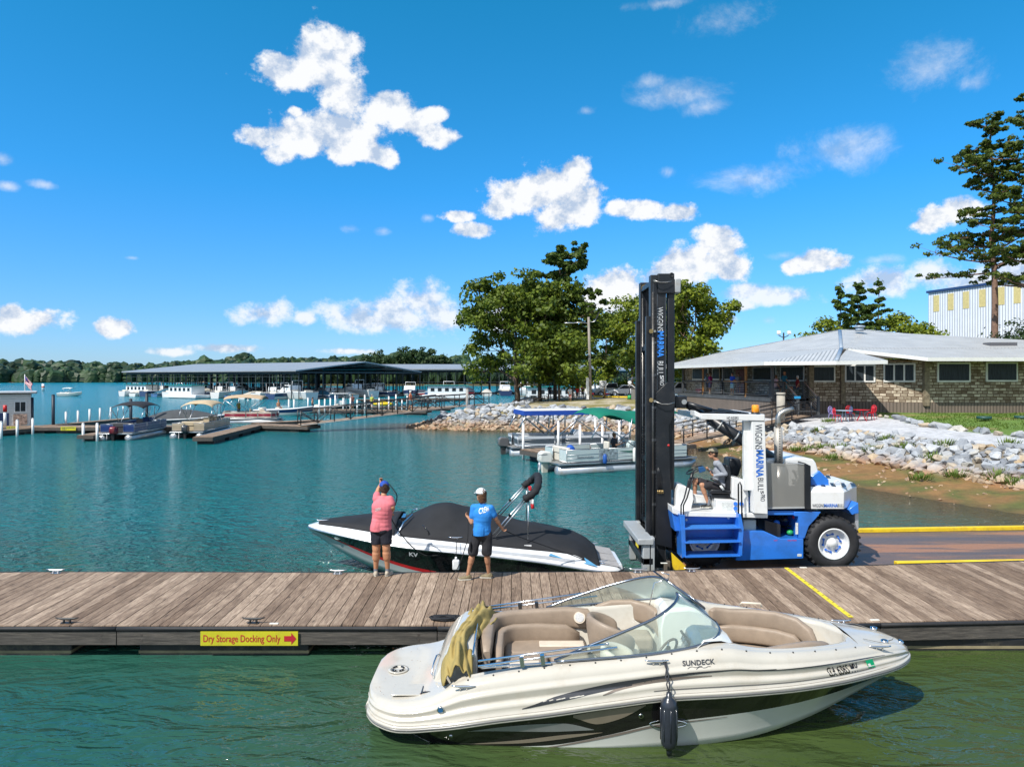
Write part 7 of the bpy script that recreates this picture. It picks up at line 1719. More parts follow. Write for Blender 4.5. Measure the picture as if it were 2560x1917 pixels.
 strip_dock('narrow finger dock left of the black canopied pontoon boat',(-29.9,49.4),(-30.6,56.3),1.1,.45)
 strip_dock('pale edged finger dock running back to the open lake',(-38.8,59),(-37.5,70),1.0,.5)
 strip_dock('dark finger dock right of the tan canopied pontoon boat',(-20.7,47.2),(-21.7,60),1.3,.5)
 strip_dock('low dock platform at the foot of the long truss gangway',(-22,60.2),(-16.4,58.3),1.8,.5)
 strip_dock('short dock finger beside the red pontoon boat',(-22.6,62),(-18.2,66.5),1.4,.5)
 truss_gangway('long black truss gangway from the left docks up to the rocky point',(-17.6,58.3,.62),(-6.6,63.6,1.75),1.5,1.15,9)
 truss_gangway('second black railed walkway behind the long truss gangway',(-9.8,68.2,1.45),(-2.6,71.5,1.8),1.3,1.1,5)
 strip_dock('far dock with many white posts behind the navy runabout',(-26,89),(-10,84.5),1.8,.5)
 strip_dock('second far dock lined with white posts',(-24,98),(-8,95),1.8,.5)
 strip_dock('most distant low dock walkway in front of the boathouses',(-28,128),(-8,134),1.6,.5)
 g='white posts of the left docks'
 for(px,py,z0)in((3,1097,0),(43,1091,0),(82,1086,0),(208,1103,0),(243,1103,0),(10,1074,0),(50,1068,0)):
  p=G(px,py,0);post('white capped post of the finger docks left of the black canopied boat',p.x,p.y,-.4,1.25,.09,group=g)
 for px,D in((165,61),(195,63),(224,66),(250,68),(277,70)):post('white capped post along the pale edged finger dock',(px-1280)/F*D,D,0,1.5,.09,group='white posts of the pale edged finger')
 rr=random.Random(4)
 for i,px in enumerate((798,812,826,838,858,876,893,912,930,948,972,990,1005,1018)):
  D=84+rr.uniform(0,8);post('white post among the docks behind the navy runabout',(px-1280)/F*D,D,-.3,rr.uniform(1.7,2.4),.09,group='white posts of the far docks')
 for px,D in((722,86),(735,86),(770,93)):post('white post among the docks behind the navy runabout',(px-1280)/F*D,D,-.3,1.8,.09,group='white posts of the far docks')
 bp=M('dark_pile',(.02,.03,.045),.5,var=.3)
 for px,D,top,lab in((80,59.5,2.75,'short dark steel pile at the right corner of the fuel hut'),(133,59.5,3.0,'tall dark steel pile with a white base right of the fuel hut'),(327,61,2.6,'dark steel pile behind the black canopy'),(367,62,3.1,'tallest dark steel pile between the black and grey canopies')):
  post(lab,(px-1280)/F*D,D,-.5,top,.13,bp,'steel_pile')
 wd=M('grey_pile',(.3,.28,.26),.8,var=.3);post('weathered grey timber pile on the rocks beside the railed walkway',-4.2,66,.8,3.4,.13,wd,'timber_pile')
 pontoon('pontoon_boat','dark blue sided pontoon boat with a black canopy and red outboard cowl',(-28.3,50.2,0),R(96),7.2,fence=(.02,.05,.16),stripe=(.01,.03,.13),canvas=(.02,.02,.024),can=(2.0,5.2,2.45),motor=((.15,.01,.02),(.02,.02,.02)),seat=(.05,.05,.055))
 pontoon('pontoon_boat','tan sided pontoon boat with a beige canopy tied to the dark finger dock',(-23.9,51.7,0),R(96),7.6,fence=(.42,.35,.26),stripe=(.34,.28,.2),canvas=(.5,.38,.24),can=(2.2,5.6,2.5),motor=((.03,.035,.045),(.03,.03,.03)),seat=(.5,.4,.26))
 pontoon('pontoon_boat','pontoon boat with crimson side panels and a beige canopy seen side on',(-28.6,69.5,0),R(4),5.8,fence=(.5,.42,.34),stripe=(.28,.01,.03),canvas=(.42,.31,.2),can=(.5,4.2,2.6),motor=None,seat=(.4,.3,.2))
 runabout('speedboat','navy and white speedboat with two swimmers aboard tied behind the gangway',(-30.2,83,0),R(1),6.7,(.01,.03,.10))
 runabout('fishing_boat','long dark hulled fishing boat with a white T-top roof',(-26.2,92,0),R(2),7.8,(.012,.014,.02),ttop=True)
 runabout('speedboat','grey covered speedboat hidden behind the black canopied pontoon boat',(-33.2,63,0),R(15),7,(.05,.06,.08),cover=(.06,.065,.07))
 runabout('speedboat','small white speedboat with a blue interior under way on the open lake',(-108,168,0),R(5),5.2,(.72,.7,.62),top=(.6,.6,.58),cat='boat')
 small_person('shirtless person sitting at the back of the navy speedboat',-27.5,83,.5,(.6,-.5,0),seated=True,bare=True,hair=(.25,.12,.05));small_person('shirtless person standing at the bow of the navy speedboat',-23.9,84.5,.35,(-1,0,0),bare=True,hair=(.02,.02,.02))
 small_person('person at the helm of the crimson sided pontoon boat',-27.0,69.6,.5,(1,-.3,0),shirt=(.25,.22,.02),hair=(.02,.015,.01))
 small_person('person in a yellow green shirt by the far white posts',-17.9,90,.5,(0,-1,0),shirt=(.4,.45,.08));small_person('person in dark clothes beside the T-top fishing boat',-20.6,91,.5,(0,-1,0),shirt=(.15,.06,.05))
 small_person('person in an orange shirt walking down the long truss gangway',-9.0,62.4,1.55,(1,-.15,0),shirt=(.7,.2,.1),shorts=(.05,.15,.2),stride=.8,hair=(.6,.6,.58))
 yk=M('yellow_hull',(.6,.42,.01),.35);mb=MB();mb.ell((0,0,.25),(1.7,.5,.35),yk).box((-.2,0,.6),(1.2,.3,.35),yk)
 o=mb.build('jet_ski',yk);o.location=(-20.5,112,0);tag(o,'yellow jet ski parked at the far dock','jet ski')
 b_=thing('marker_buoy','tiny white and red lake marker buoy left of the moving speedboat','buoy',(-153,230,0));MB().cyl((0,0,-.2),(0,0,2.4),.45,.38,n=10,m=MATS['pvc']).build('float',MATS['pvc'],b_);MB().cyl((0,0,1.2),(0,0,1.6),.46,n=10,m=M('buoy_orange',(.7,.12,.03),.5)).build('band',MATS['buoy_orange'],b_)
 for px0,px1,py0,py1,D,txt,lab in((152,190,1066.5,1076,56.35,'FUEL DOCKING\nONLY','small yellow sign reading Fuel Docking Only on the main dock side'),(17,40,1066,1072,56.35,'FUEL DOCK','small yellow sign on the dock in front of the fuel hut')):
  a,b2=P(px0,py1,D),P(px1,py0,D);s=thing('dock_sign',lab,'sign',(a.x,D,a.z));w,h=b2.x-a.x,b2.z-a.z
  MB().bb(0,w,-.02,0,0,h,MATS['sign_yellow']).build('panel',MATS['sign_yellow'],s);flat_text(txt,(w*.08,-.025,h*.15),(1,0,0),(0,0,1),h*.7,tx,'lettering',s,w*.84,.02)
 ht=thing('fuel_hut','white sided fuel hut with a flat roof at the left edge','hut',(-44.0,58.3,.5),R(33));wt=M('hut_siding',(.62,.62,.6),.6,var=.08)
 mb=MB()
 for i in range(13):mb.box((0,-.02+.01*(i%2),.1+i*.2),(7.0,2.6,.19),wt)
 mb.build('wall',wt,ht);MB().box((0,0,2.75),(7.8,3.2,.14),M('hut_roof',(.55,.56,.58),.5)).build('roof',MATS['hut_roof'],ht,bevel=.03)
 MB().box((0,-.02,2.66),(7.82,3.22,.05),MATS['dark_fascia']).build('eave',MATS['dark_fascia'],ht)
 bl=M('hut_blue',(.01,.03,.10),.5);MB().bb(-1.2,2.0,-1.36,-1.34,0,1.05,bl).build('blue_panel',bl,ht)
 w=MB().bb(2.35,3.2,-1.38,-1.34,1.1,2.0,MATS['pvc']).build('window',MATS['pvc'],ht);dg=M('dark_glass',(.02,.025,.03),.08)
 for x in(2.42,2.8):MB().bb(x,x+.33,-1.39,-1.375,1.16,1.94,dg).build('pane',dg,w)
 MB().bb(2.3,3.25,-1.37,-1.34,.05,.95,M('hut_poster',(.35,.25,.2),.6,var=.9,vs=5)).build('poster',MATS['hut_poster'],ht);MB().bb(-2.2,-.9,-1.37,-1.34,.1,2.2,MATS['pvc']).build('door',MATS['pvc'],ht)
 flat_text('O',(-.75,-1.38,1.35),(1,0,0),(0,0,1),.5,tx,'lettering',ht,.4,.03);flat_text('R',(-.75,-1.38,2.0),(1,0,0),(0,0,1),.3,tx,'lettering',ht,.25,.02)
 om=M('orange_hose',(.7,.12,.02),.5);mb=MB();pts=[]
 for i in range(90):a=i*.42;pts.append((-.1+(.30+.02*sin(i*1.3))*cos(a),-1.45-.02*(i%7)/7,.62+.42*sin(a)))
 o=mb.tube(pts,.035,6,om).tube([(.25,-1.5,.5),(.5,-1.6,.15),(.8,-1.7,.05)],.035,6,om).build('hose_coil',om);o.location=ht.location;o.rotation_euler=ht.rotation_euler;tag(o,'coiled orange hose on the blue front of the fuel hut','hose')
 rp=thing('pump_post','white post with a red top in front of the fuel hut','post',(-41.0,57.0,.5));MB().cyl((0,0,0),(0,0,1.2),.11,m=MATS['pvc']).build('post',MATS['pvc'],rp);MB().cyl((0,0,1.2),(0,0,1.75),.14,m=MATS['red_plastic']).build('red_top',MATS['red_plastic'],rp)
 fl=thing('flag','American flag hanging from a pole above the fuel hut roof','flag',(-41.2,59.6,3.3));MB().cyl((0,0,0),(0,0,1.45),.03,m=MATS['pvc']).build('pole',MATS['pvc'],fl)
 fr,fw,fb=M('flag_red',(.5,.02,.05),.7),M('flag_white',(.7,.7,.7),.7),M('flag_blue',(.01,.03,.18),.7)
 for k in range(13):
  mb=MB();rows=[[V(.03+u*.55+.06*sin(v*8),.04*sin(v*14+u*6),1.3-v*.75-u*.55-.02*k*0)for u in((k)/13,(k+1)/13)]for v in[i/8 for i in range(9)]]
  mb.grid([r for r in rows],fr if k%2==0 else fw);mb.build('stripe',fr if k%2==0 else fw,fl,solid=.006)
 MB().grid([[V(.02+u*.3,-.03+.04*sin(v*14+u*6),1.31-v*.28-u*.30)for u in(0,.5,1)]for v in(0,.5,1)],fb).build('canton',fb,fl,solid=.006)
 roofm=M('boathouse_roof',(.32,.34,.36),.45,.3,var=.1,vs=.3);dk=M('boathouse_steel',(.03,.04,.045),.6,var=.3)
 def boathouse(label,c,ax,L_,W_,ze,zr,step,rows_):
  ax=Vector((ax[0],ax[1],0)).normalized();t=thing('boathouse',label,'boathouse',(c[0],c[1],0),atan2(ax.y,ax.x))
  mb=MB();e=.8;ys=[(-e,ze),(W_/2,zr),(W_+e,ze)]
  for(y0,z0),(y1,z1)in zip(ys,ys[1:]):mb.add([(-e,y0,z0),(L_,y0,z0),(L_,y1,z1),(-e,y1,z1),(-e,y0,z0-.25),(L_,y0,z0-.25),(L_,y1,z1-.25),(-e,y1,z1-.25)],[(0,1,2,3),(7,6,5,4),(0,4,5,1),(1,5,6,2),(2,6,7,3),(3,7,4,0)],roofm)
  mb.build('roof',roofm,t)
  MB().prism([(0,ze-.3),(W_,ze-.3),(W_/2,zr-.3)],-.1,0,dk,'X').build('gable',dk,t)
  nx=int(L_/step);mb=MB()
  for j in range(rows_+1):
   y=W_*j/rows_;mb.box((L_/2,y,ze-.55+(zr-ze)*(1-abs(2*y/W_-1))),(L_,.12,.35),dk)
  for i in range(nx+1):mb.box((L_*i/nx,W_/2,ze-.4),(.1,W_,.25),dk)
  mb.build('roof_truss',dk,t)
  ex=MB();cnt=0;xs=frange(0,L_,step/2)
  for i,x in enumerate(xs):
   for j in range(rows_+1):
    y=W_*j/rows_;zt=ze-.3
    if(j in(0,rows_)or i in(0,len(xs)-1))and cnt<98:cnt+=1;MB().box((x,y,zt/2),(.15,.15,zt),dk).build('column',dk,t)
    else:ex.box((x,y,zt/2),(.17,.17,zt),dk)
  ex.box((L_/2,0,3.3),(L_,.08,.1),dk)
  for i in range(len(xs)-1):ex.cyl((xs[i],0,ze-.5),((xs[i]+xs[i+1])/2,0,ze-1.3),.04,n=4,m=dk).cyl((xs[i+1],0,ze-.5),((xs[i]+xs[i+1])/2,0,ze-1.3),.04,n=4,m=dk)
  ex.box((L_/2,0,ze-1.3),(L_,.07,.07),dk)
  o=ex.build('inner_columns',dk,t,weld=2);o['kind']='stuff'
  MB().box((L_/2,W_/2,.35),(L_,2.2,.3),M('walkway_wood',(.25,.22,.18),.8)).build('walkway',MATS['walkway_wood'],t)
  mb=MB()
  for i in range(nx+1):mb.box((L_*i/nx,W_/2,.3),(.8,W_*.98,.22),MATS['walkway_wood'])
  mb.build('finger_walkways',None,t)
  return t,ax
 c=(-42.3,140);ax=V(-.855,.52,0);by=V(-ax.y,ax.x,0)
 far=V(c[0],c[1],0)+ax*60
 t1,_=boathouse('long open sided boathouse with a pale metal roof left of the tree point',(far.x,far.y),(.855,-.52),60,38,5.9,8.0,4.3,6)
 t2,_=boathouse('second boathouse with a low pale roof seen behind the left side of the tree point',(-34,176),(1,.05),44,26,6.6,8.0,4.4,3)
 t3,_=boathouse('dark gabled boathouse between the two groups of trees',(11.5,150),(.5,.86),40,12,6.3,7.9,4.2,2)
 hs=thing('houseboat','white houseboat moored in front of the left boathouse with a teal roof','houseboat',(-70,152,0),R(-31));tl=M('teal_roof',(.02,.22,.2),.5)
 MB().box((0,0,.45),(11,3.8,.7),MATS['boat_white']).build('hull',None,hs,bevel=.1);MB().box((-.3,0,1.75),(8,3.2,1.9),MATS['boat_white']).build('cabin',None,hs,bevel=.05);MB().box((-.3,0,2.8),(9.4,3.9,.12),tl).build('roof',tl,hs)
 for i in range(5):MB().box((-3.3+i*1.5,-1.61,1.9),(.8,.04,.7),MATS['dark_glass']).build('window',MATS['dark_glass'],hs)
 h2=dup(hs,(-88,168,0),R(-31),'white houseboat with a teal roof at the far left end of the boathouse')
 h3=dup(hs,(-13.5,150,0),R(3),'houseboat with railings in front of the second boathouse')
 h4=dup(hs,(7,126,0),R(5),'white houseboat behind the tree trunks on the point')
 kinds=[runabout('cruiser','white cabin cruiser in the nearest slip of the long boathouse',(0,0,0),0,8.5,(.6,.6,.6),cabin=.9,W=1.4,zs=.5,cat='boat'),runabout('cruiser','x',(0,0,0),0,8,(.03,.05,.12),cabin=.8,W=1.35,zs=.4,cat='boat'),runabout('speedboat','x',(0,0,0),0,7,(.3,.02,.03),cover=(.03,.04,.06),W=1.2,cat='boat'),runabout('speedboat','x',(0,0,0),0,7,(.6,.6,.58),cover=(.45,.43,.38),W=1.2,cat='boat'),runabout('speedboat','x',(0,0,0),0,6.6,(.05,.12,.25),cover=(.02,.10,.16),W=1.2,cat='boat'),]
 names=['white hulled cabin cruiser','navy hulled cabin cruiser','red hulled covered speedboat','white hulled speedboat under a tan cover','blue hulled covered speedboat']
 used=[False]*5;lc=math.atan2(-.52,.855);k=0;rr=random.Random(21)
 slots=[(far+V(.855,-.52,0)*(3+i*4.3)-by*(-1)*0,i)for i in range(13)]
 acr=V(.52,.855,0);spots=[]
 for i in range(13):spots.append((far+V(.855,-.52,0)*(2.4+i*4.35)+acr*(-2.6),lc+pi/2,'in the long boathouse, slip facing the camera'))
 for i in range(11):spots.append((far+V(.855,-.52,0)*(2.4+i*5.0)+acr*27,lc+pi/2,'in the inner row of the long boathouse'))
 for i in range(12):spots.append((far+V(.855,-.52,0)*(4.5+i*4.6)+acr*9,lc+pi/2,'in the middle row of the long boathouse'))
 for i in range(6):spots.append((V(c[0],c[1],0)+acr*(2+i*6.0)+V(.855,-.52,0)*(1.5),lc+pi,'moored at the gable end of the long boathouse'))
 for i in range(9):spots.append((V(-33+i*4.5,169,0),R(93),'in the second boathouse'))
 for i in range(5):spots.append((V(8.5+i*3.4,142+i*2,0),R(80),'below the dark gabled boathouse'))
 order=[0,3,1,4,0,2,3,1,0,4,3,0,1,2]
 for n_,(p,a,where)in enumerate(spots):
  ki=order[n_%14];s=rr.uniform(1.0,1.35);lab=names[ki]+' '+where
  g_='covered dock boats: '+lab
  if not used[ki]:o=kinds[ki];used[ki]=True;o.location=p;o.rotation_euler=(0,0,a);o['label']=lab;o['group']=g_;o.scale=(s,)*3
  else:dup(kinds[ki],p,a+rr.choice((0,0,pi))if n_>12 else a,lab,g_,scale=s)
 wm_=M('white_canvas_top',(.6,.6,.58),.7)
def wall_mat():
 m=bpy.data.materials.new('weathered_blocks');m.use_nodes=True;nt=m.node_tree;N=nt.nodes;L=nt.links;b=N['Principled BSDF'];b.inputs['Roughness'].default_value=.85
 tc=N.new('ShaderNodeTexCoord');sp=N.new('ShaderNodeSeparateXYZ');L.new(tc.outputs['Object'],sp.inputs[0]);cb=N.new('ShaderNodeCombineXYZ');L.new(sp.outputs[0],cb.inputs[0]);L.new(sp.outputs[2],cb.inputs[1])
 nz=N.new('ShaderNodeTexNoise');nz.inputs['Scale'].default_value=1.1;nz.inputs['Detail'].default_value=3;L.new(cb.outputs[0],nz.inputs[0])
 br=N.new('ShaderNodeTexBrick');br.inputs['Scale'].default_value=1;br.inputs['Brick Width'].default_value=.44;br.inputs['Row Height'].default_value=.205;br.inputs['Mortar Size'].default_value=.022;br.inputs['Mortar Smooth'].default_value=.3;br.inputs['Bias'].default_value=.0
 br.inputs['Color1'].default_value=(.58,.53,.44,1);br.inputs['Color2'].default_value=(.14,.105,.07,1);br.inputs['Mortar'].default_value=(.10,.055,.03,1);br.squash=.8;br.squash_frequency=3
 L.new(cb.outputs[0],br.inputs[0])
 n2=N.new('ShaderNodeTexNoise');n2.inputs['Scale'].default_value=3;n2.inputs['Detail'].default_value=6;mp=N.new('ShaderNodeMapping');mp.inputs['Scale'].default_value=(1,6,1);L.new(cb.outputs[0],mp.inputs[0]);L.new(mp.outputs[0],n2.inputs[0])
 cr=N.new('ShaderNodeValToRGB');L.new(n2.outputs['Fac'],cr.inputs[0]);cr.color_ramp.elements[0].position=.35;cr.color_ramp.elements[0].color=(.5,.42,.32,1);cr.color_ramp.elements[1].position=.6;cr.color_ramp.elements[1].color=(1.2,1.15,1.1,1)
 mx=N.new('ShaderNodeMix');mx.data_type='RGBA';mx.blend_type='MULTIPLY';mx.inputs[0].default_value=.9;L.new(br.outputs['Color'],mx.inputs[6]);L.new(cr.outputs[0],mx.inputs[7]);L.new(mx.outputs[2],b.inputs['Base Color'])
 bp=N.new('ShaderNodeBump');bp.inputs['Strength'].default_value=.8;bp.inputs['Distance'].default_value=.04;bp.invert=True;L.new(br.outputs['Fac'],bp.inputs['Height']);L.new(bp.outputs[0],b.inputs['Normal'])
 return m
def corr_mat(name,col,period,rough=.4,metal=.3,axis=0,depth=.03,var=.1,spec=None):
 m=bpy.data.materials.new(name);m.use_nodes=True;nt=m.node_tree;N=nt.nodes;L=nt.links;b=N['Principled BSDF'];b.inputs['Roughness'].default_value=rough;b.inputs['Metallic'].default_value=metal
 tc=N.new('ShaderNodeTexCoord');w=N.new('ShaderNodeTexWave');w.bands_direction='XYZ'[axis];w.inputs['Scale'].default_value=.314/period;w.inputs['Distortion'].default_value=0;L.new(tc.outputs['Object'],w.inputs[0])
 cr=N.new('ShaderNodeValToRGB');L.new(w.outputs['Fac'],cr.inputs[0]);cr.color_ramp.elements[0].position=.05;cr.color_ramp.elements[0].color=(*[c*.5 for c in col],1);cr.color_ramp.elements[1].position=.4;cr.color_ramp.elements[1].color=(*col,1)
 n=N.new('ShaderNodeTexNoise');n.inputs['Scale'].default_value=.8;n.inputs['Detail'].default_value=7;L.new(tc.outputs['Object'],n.inputs[0])
 mr=N.new('ShaderNodeMapRange');L.new(n.outputs['Fac'],mr.inputs[0]);mr.inputs[1].default_value=.3;mr.inputs[2].default_value=.7;mr.inputs[3].default_value=1-var;mr.inputs[4].default_value=1+var
 vm=N.new('ShaderNodeVectorMath');vm.operation='SCALE';L.new(cr.outputs[0],vm.inputs[0]);L.new(mr.outputs[0],vm.inputs['Scale']);L.new(vm.outputs[0],b.inputs['Base Color'])
 bp=N.new('ShaderNodeBump');bp.inputs['Strength'].default_value=.6;bp.inputs['Distance'].default_value=depth;L.new(w.outputs['Fac'],bp.inputs['Height']);L.new(bp.outputs[0],b.inputs['Normal'])
 MATS[name]=m;return m
def make_restaurant():
 t=thing('restaurant','low restaurant with a wide metal hip roof, block walls and a raised deck','restaurant',(0,0,0))
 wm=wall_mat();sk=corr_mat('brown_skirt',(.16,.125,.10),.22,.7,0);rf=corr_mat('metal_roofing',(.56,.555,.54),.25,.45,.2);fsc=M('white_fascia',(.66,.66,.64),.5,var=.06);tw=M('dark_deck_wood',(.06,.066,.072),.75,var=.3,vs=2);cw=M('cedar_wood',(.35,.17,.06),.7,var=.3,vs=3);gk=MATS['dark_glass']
 cur=M('curtain_glass',(.025,.033,.04),.25,var=.7,vs=5,stretch=(3,3,.2),ior=1.25);wf=M('window_white',(.66,.66,.64),.4)
 def seg(a,b_,z0,z1,m,name,th=.25,par=t):
  a,b_=V(*a,0),V(*b_,0);d=b_-a;mb=MB().bb(0,d.length,0,th,0,z1-z0,m);o=mb.build(name,m,par);o.location=(a.x,a.y,z0);o.rotation_euler=(0,0,atan2(d.y,d.x));return o
 def at(px,a,b_):
  k=(px-1280)/F;dx,dy=b_[0]-a[0],b_[1]-a[1];s=(k*a[1]-a[0])/(dx-k*dy);return V(a[0]+dx*s,a[1]+dy*s,0)
 A,B_,C_,E_,F_=(19.6,66),(21.7,51.2),(24.1,51.4),(28.3,48.2),(47,48.2)
 G_,H_=(47,80),(19.6,80)
 for a,b_ in((A,B_),(B_,C_),(C_,E_),(E_,F_),(F_,G_),(G_,H_),(H_,A)):
  seg(a,b_,2.75,5.75,wm,'wall');d=(V(*b_,0)-V(*a,0)).normalized();n=V(d.y,-d.x,0)*.04
  seg((a[0]+n.x,a[1]+n.y),(b_[0]+n.x,b_[1]+n.y),1.7,2.75,sk,'skirting',.2)
  MB().box((b_[0],b_[1],4.1),(.34,.34,3.1),M('corner_block',(.2,.16,.11),.8,var=.5,vs=4)).build('corner_batten',MATS['corner_block'],t)
 def window(px0,px1,py0,py1,a,b_,panes):
  p0,p1=at(px0,a,b_),at(px1,a,b_);D=(p0.y+p1.y)/2;z1=CZ-(py0-HY)/F*D;z0=CZ-(py1-HY)/F*D;d=(p1-p0);l=d.length;d.normalize();n=V(d.y,-d.x,0)
  if n.y>0:n=-n
  w=MB().bb(0,l,-.06,.02,0,z1-z0,wf).build('window',wf,t);w.location=p0+n*.02+V(0,0,z0);w.rotation_euler=(0,0,atan2(d.y,d.x));w.parent=t
  for i in range(panes):
   x0,x1=.11+(l-.11)*i/panes,(l-.11)*(i+1)/panes
   MB().bb(x0,x1,-.075,-.055,.11,z1-z0-.11,cur).build('pane',cur,w)
 window(2022,2087,914,955,B_,C_,1);window(2113,2189,911,955,C_,E_,3);window(2213,2289,908,955,C_,E_,3)if False else None
 window(2209,2289,908,955,C_,E_,3)
 window(2342,2425,906,955,E_,F_,1);window(2464,2543,905,954,E_,F_,1);window(2590,2670,905,954,E_,F_,1)
 window(1953,2012,914,953,A,B_,1);window(1884,1942,916,952,A,B_,1);window(1782,1835,918,950,A,B_,2);window(1732,1772,919,950,A,B_,1)
 dr=M('dark_red_door',(.12,.01,.02),.5);p0,p1=at(1842,A,B_),at(1862,A,B_);d=(p1-p0).normalized();n=V(d.y,-d.x,0);n=n if n.x<0 else-n
 o=MB().bb(0,(p1-p0).length,-.05,.02,0,2.1,dr).build('door',dr,t);o.location=p0+n*.03+V(0,0,3.1);o.rotation_euler=(0,0,atan2(d.y,d.x))
 E0,E1,E1b,E2=V(14.7,66.5,5.55),V(17.1,47.8,5.55),V(21.0,45.6,5.55),V(24.4,45.8,5.6)
 K0,K1=V(19.3,68,6.7),V(23.5,50.3,6.55);A1,A2=V(27.9,60,8.5),V(30.1,60,8.5);R1=V(27.4,46.4,5.8);R2=V(48,46.4,5.8);K2=V(48,49.8,6.55);A3=V(48,62,7.0);X0=V(16,82,5.55);K3=V(24,76,6.7)
 def plane(pts,name='roof',axis_dir=None,m=rf,th=.08):
  o0=pts[0];ux=(Vector(axis_dir)if axis_dir else(pts[1]-pts[0])).normalized();nn=(pts[1]-pts[0]).cross(pts[2]-pts[0]).normalized();nn=nn if nn.z>0 else-nn
  uy=nn.cross(ux).normalized();uz=ux.cross(uy);Mx=Matrix((ux,uy,uz)).transposed();Mi=Mx.inverted();loc=[Mi@(p-o0)for p in pts];n=len(pts)
  mb=MB();mb.add([p for p in loc]+[p-V(0,0,th)for p in loc],[tuple(range(n)),tuple(range(n,2*n))[::-1]]+[(i,n+i,n+(i+1)%n,(i+1)%n)for i in range(n)],m)
  o=mb.build(name,m,t);o.location=o0;o.rotation_euler=Mx.to_euler();return o
 for pts in([E0,E1,K0],[E1,K1,K0],[E1,E1b,K1],[E1b,E2,K1+V(.35,-.1,-.06)],[R1,R2,K2,K1+V(.4,-.2,-.02)],[X0,E0,K0,K3]):plane(pts)
 up=V(0,0,.02)
 plane([K0+up,K1+up,A1]);plane([K1+up,A2,A1],axis_dir=(1,0,0));plane([K1+up,K2+up,A3,A2],axis_dir=(1,0,0));plane([K0+up,A1,K3+up]);plane([K3+up,A1,A2,V(46,76,6.6)]);
 hm=M('ridge_cap',(.34,.40,.47),.4,.4)
 for a,b_ in((A1,K1),(K1,E1b),(A1,A2),(K0,A1),(A2,A3)):MB().tube([a+V(0,0,.03),b_+V(0,0,.03)],.13 if b_ in(K1,E1b)else .07,6,hm,rz=.4).build('ridge_cap',hm,t)
 for a,b_ in((E0,E1),(E1,E1b),(E1b,E2),(R1,R2),(R1,K1+V(.4,-.2,-.02)),(X0,E0)):
  d=b_-a;n=V(d.y,-d.x,0).normalized()*.03;mb=MB();mb.add([a+n+V(0,0,-.24),b_+n+V(0,0,-.24),b_+n,a+n,a-n+V(0,0,-.24),b_-n+V(0,0,-.24),b_-n,a-n],[(0,1,2,3),(7,6,5,4),(0,4,5,1),(1,5,6,2),(2,6,7,3),(3,7,4,0)],fsc);mb.build('fascia',fsc,t)
 sf=M('soffit_wood',(.4,.22,.09),.7,var=.2);MB().add([E0-V(-.1,0,.2),E1-V(0,0,.2),E1b-V(0,0,.2),V(21.8,51.2,5.36),V(19.7,66,5.36)],[(0,1,2,3,4)],sf).build('soffit',sf,t)
 MB().add([E1b-V(0,0,.19),E2-V(0,0,.19),V(24.1,51.4,5.5),V(21.8,51.1,5.5)],[(0,1,2,3)],sf).build('soffit',sf,t);MB().add([R1-V(0,0,.2),R2-V(0,0,.2),V(48,48.3,5.6),V(28.2,48.3,5.6),V(25.3,51,5.7)],[(0,1,2,3,4)],sf).build('soffit',sf,t)
 MB().cyl((28.6,58,8.3),(28.6,58,8.62),.35,.28,n=12,m=hm).ell((28.6,58,8.66),(.45,.45,.12),hm).build('roof_vent',hm,t)
 MB().box((36,52,6.9),(2.0,.8,.3),M('roof_box',(.1,.1,.11),.6)).build('roof_vent',MATS['roof_box'],t)
 d0,d1,d2=(15.6,66),(18.3,50.0),(19.3,50.2)
 mb=MB().prism([d0,d1,(21.8,50.3),(21.7,51.2),(19.6,66)],3.02,3.1,tw,'Z');mb.build('deck_floor',tw,t)
 seg(d0,d1,2.78,3.08,tw,'deck_fascia',.08);seg(d1,d2,2.78,3.08,tw,'deck_fascia',.08);
 seg((d0[0]+.05,d0[1]),(d1[0]+.05,d1[1]+.1),1.6,2.78,sk,'skirting',.1);seg((d1[0]+.05,d1[1]+.1),(21.8,50.5),1.6,2.78,sk,'skirting',.1)
 def rail(a,b_,n,name='railing',z0=3.1,z1=3.1,h=1.05):
  mb=MB();a,b_=V(a[0],a[1],z0),V(b_[0],b_[1],z1)
  for i in range(n+1):p=a.lerp(b_,i/n);mb.box(p+V(0,0,h/2),(.1,.1,h),tw)
  mb.tube([a+V(0,0,h),b_+V(0,0,h)],.055,4,tw);mb.tube([a+V(0,0,.12),b_+V(0,0,.12)],.04,4,tw)
  for k in range(6):z=.22+k*.13;mb.cyl(a+V(0,0,z),b_+V(0,0,z),.008,n=4,m=MATS['alu'])
  return mb.build(name,tw,t)
 for px,m,r in((1706,tw,.14),(1756,cw,.12),(1807,tw,.13),(1863,cw,.15),(1929,tw,.19)):
  p=at(px,d0,d1);MB().box((p.x+.05,p.y,4.2),(r,r,2.4),m).build('post',m,t)
 pts=[at(px,d0,d1)for px in(1706,1756,1807,1863,1929)]
 for a,b_ in zip(pts,pts[1:]):rail((a.x,a.y),(b_.x,b_.y),1)
 rail(d1,d2,1)
 p,q=at(1810,d0,d1),at(1861,d0,d1);MB().tube([p+V(0,0,4.18),q+V(0,0,4.18)],.12,4,cw,rz=.3).build('bar_ledge',cw,t)
 sx0,sx1=19.45,20.85;n=6
 for i in range(n):
  z=3.0-i*.165;y=50.2-i*.28;MB().box(((sx0+sx1)/2+.03*i,y-.14,z-.02),(1.4,.28,.045),tw).build('stair_tread',tw,t)
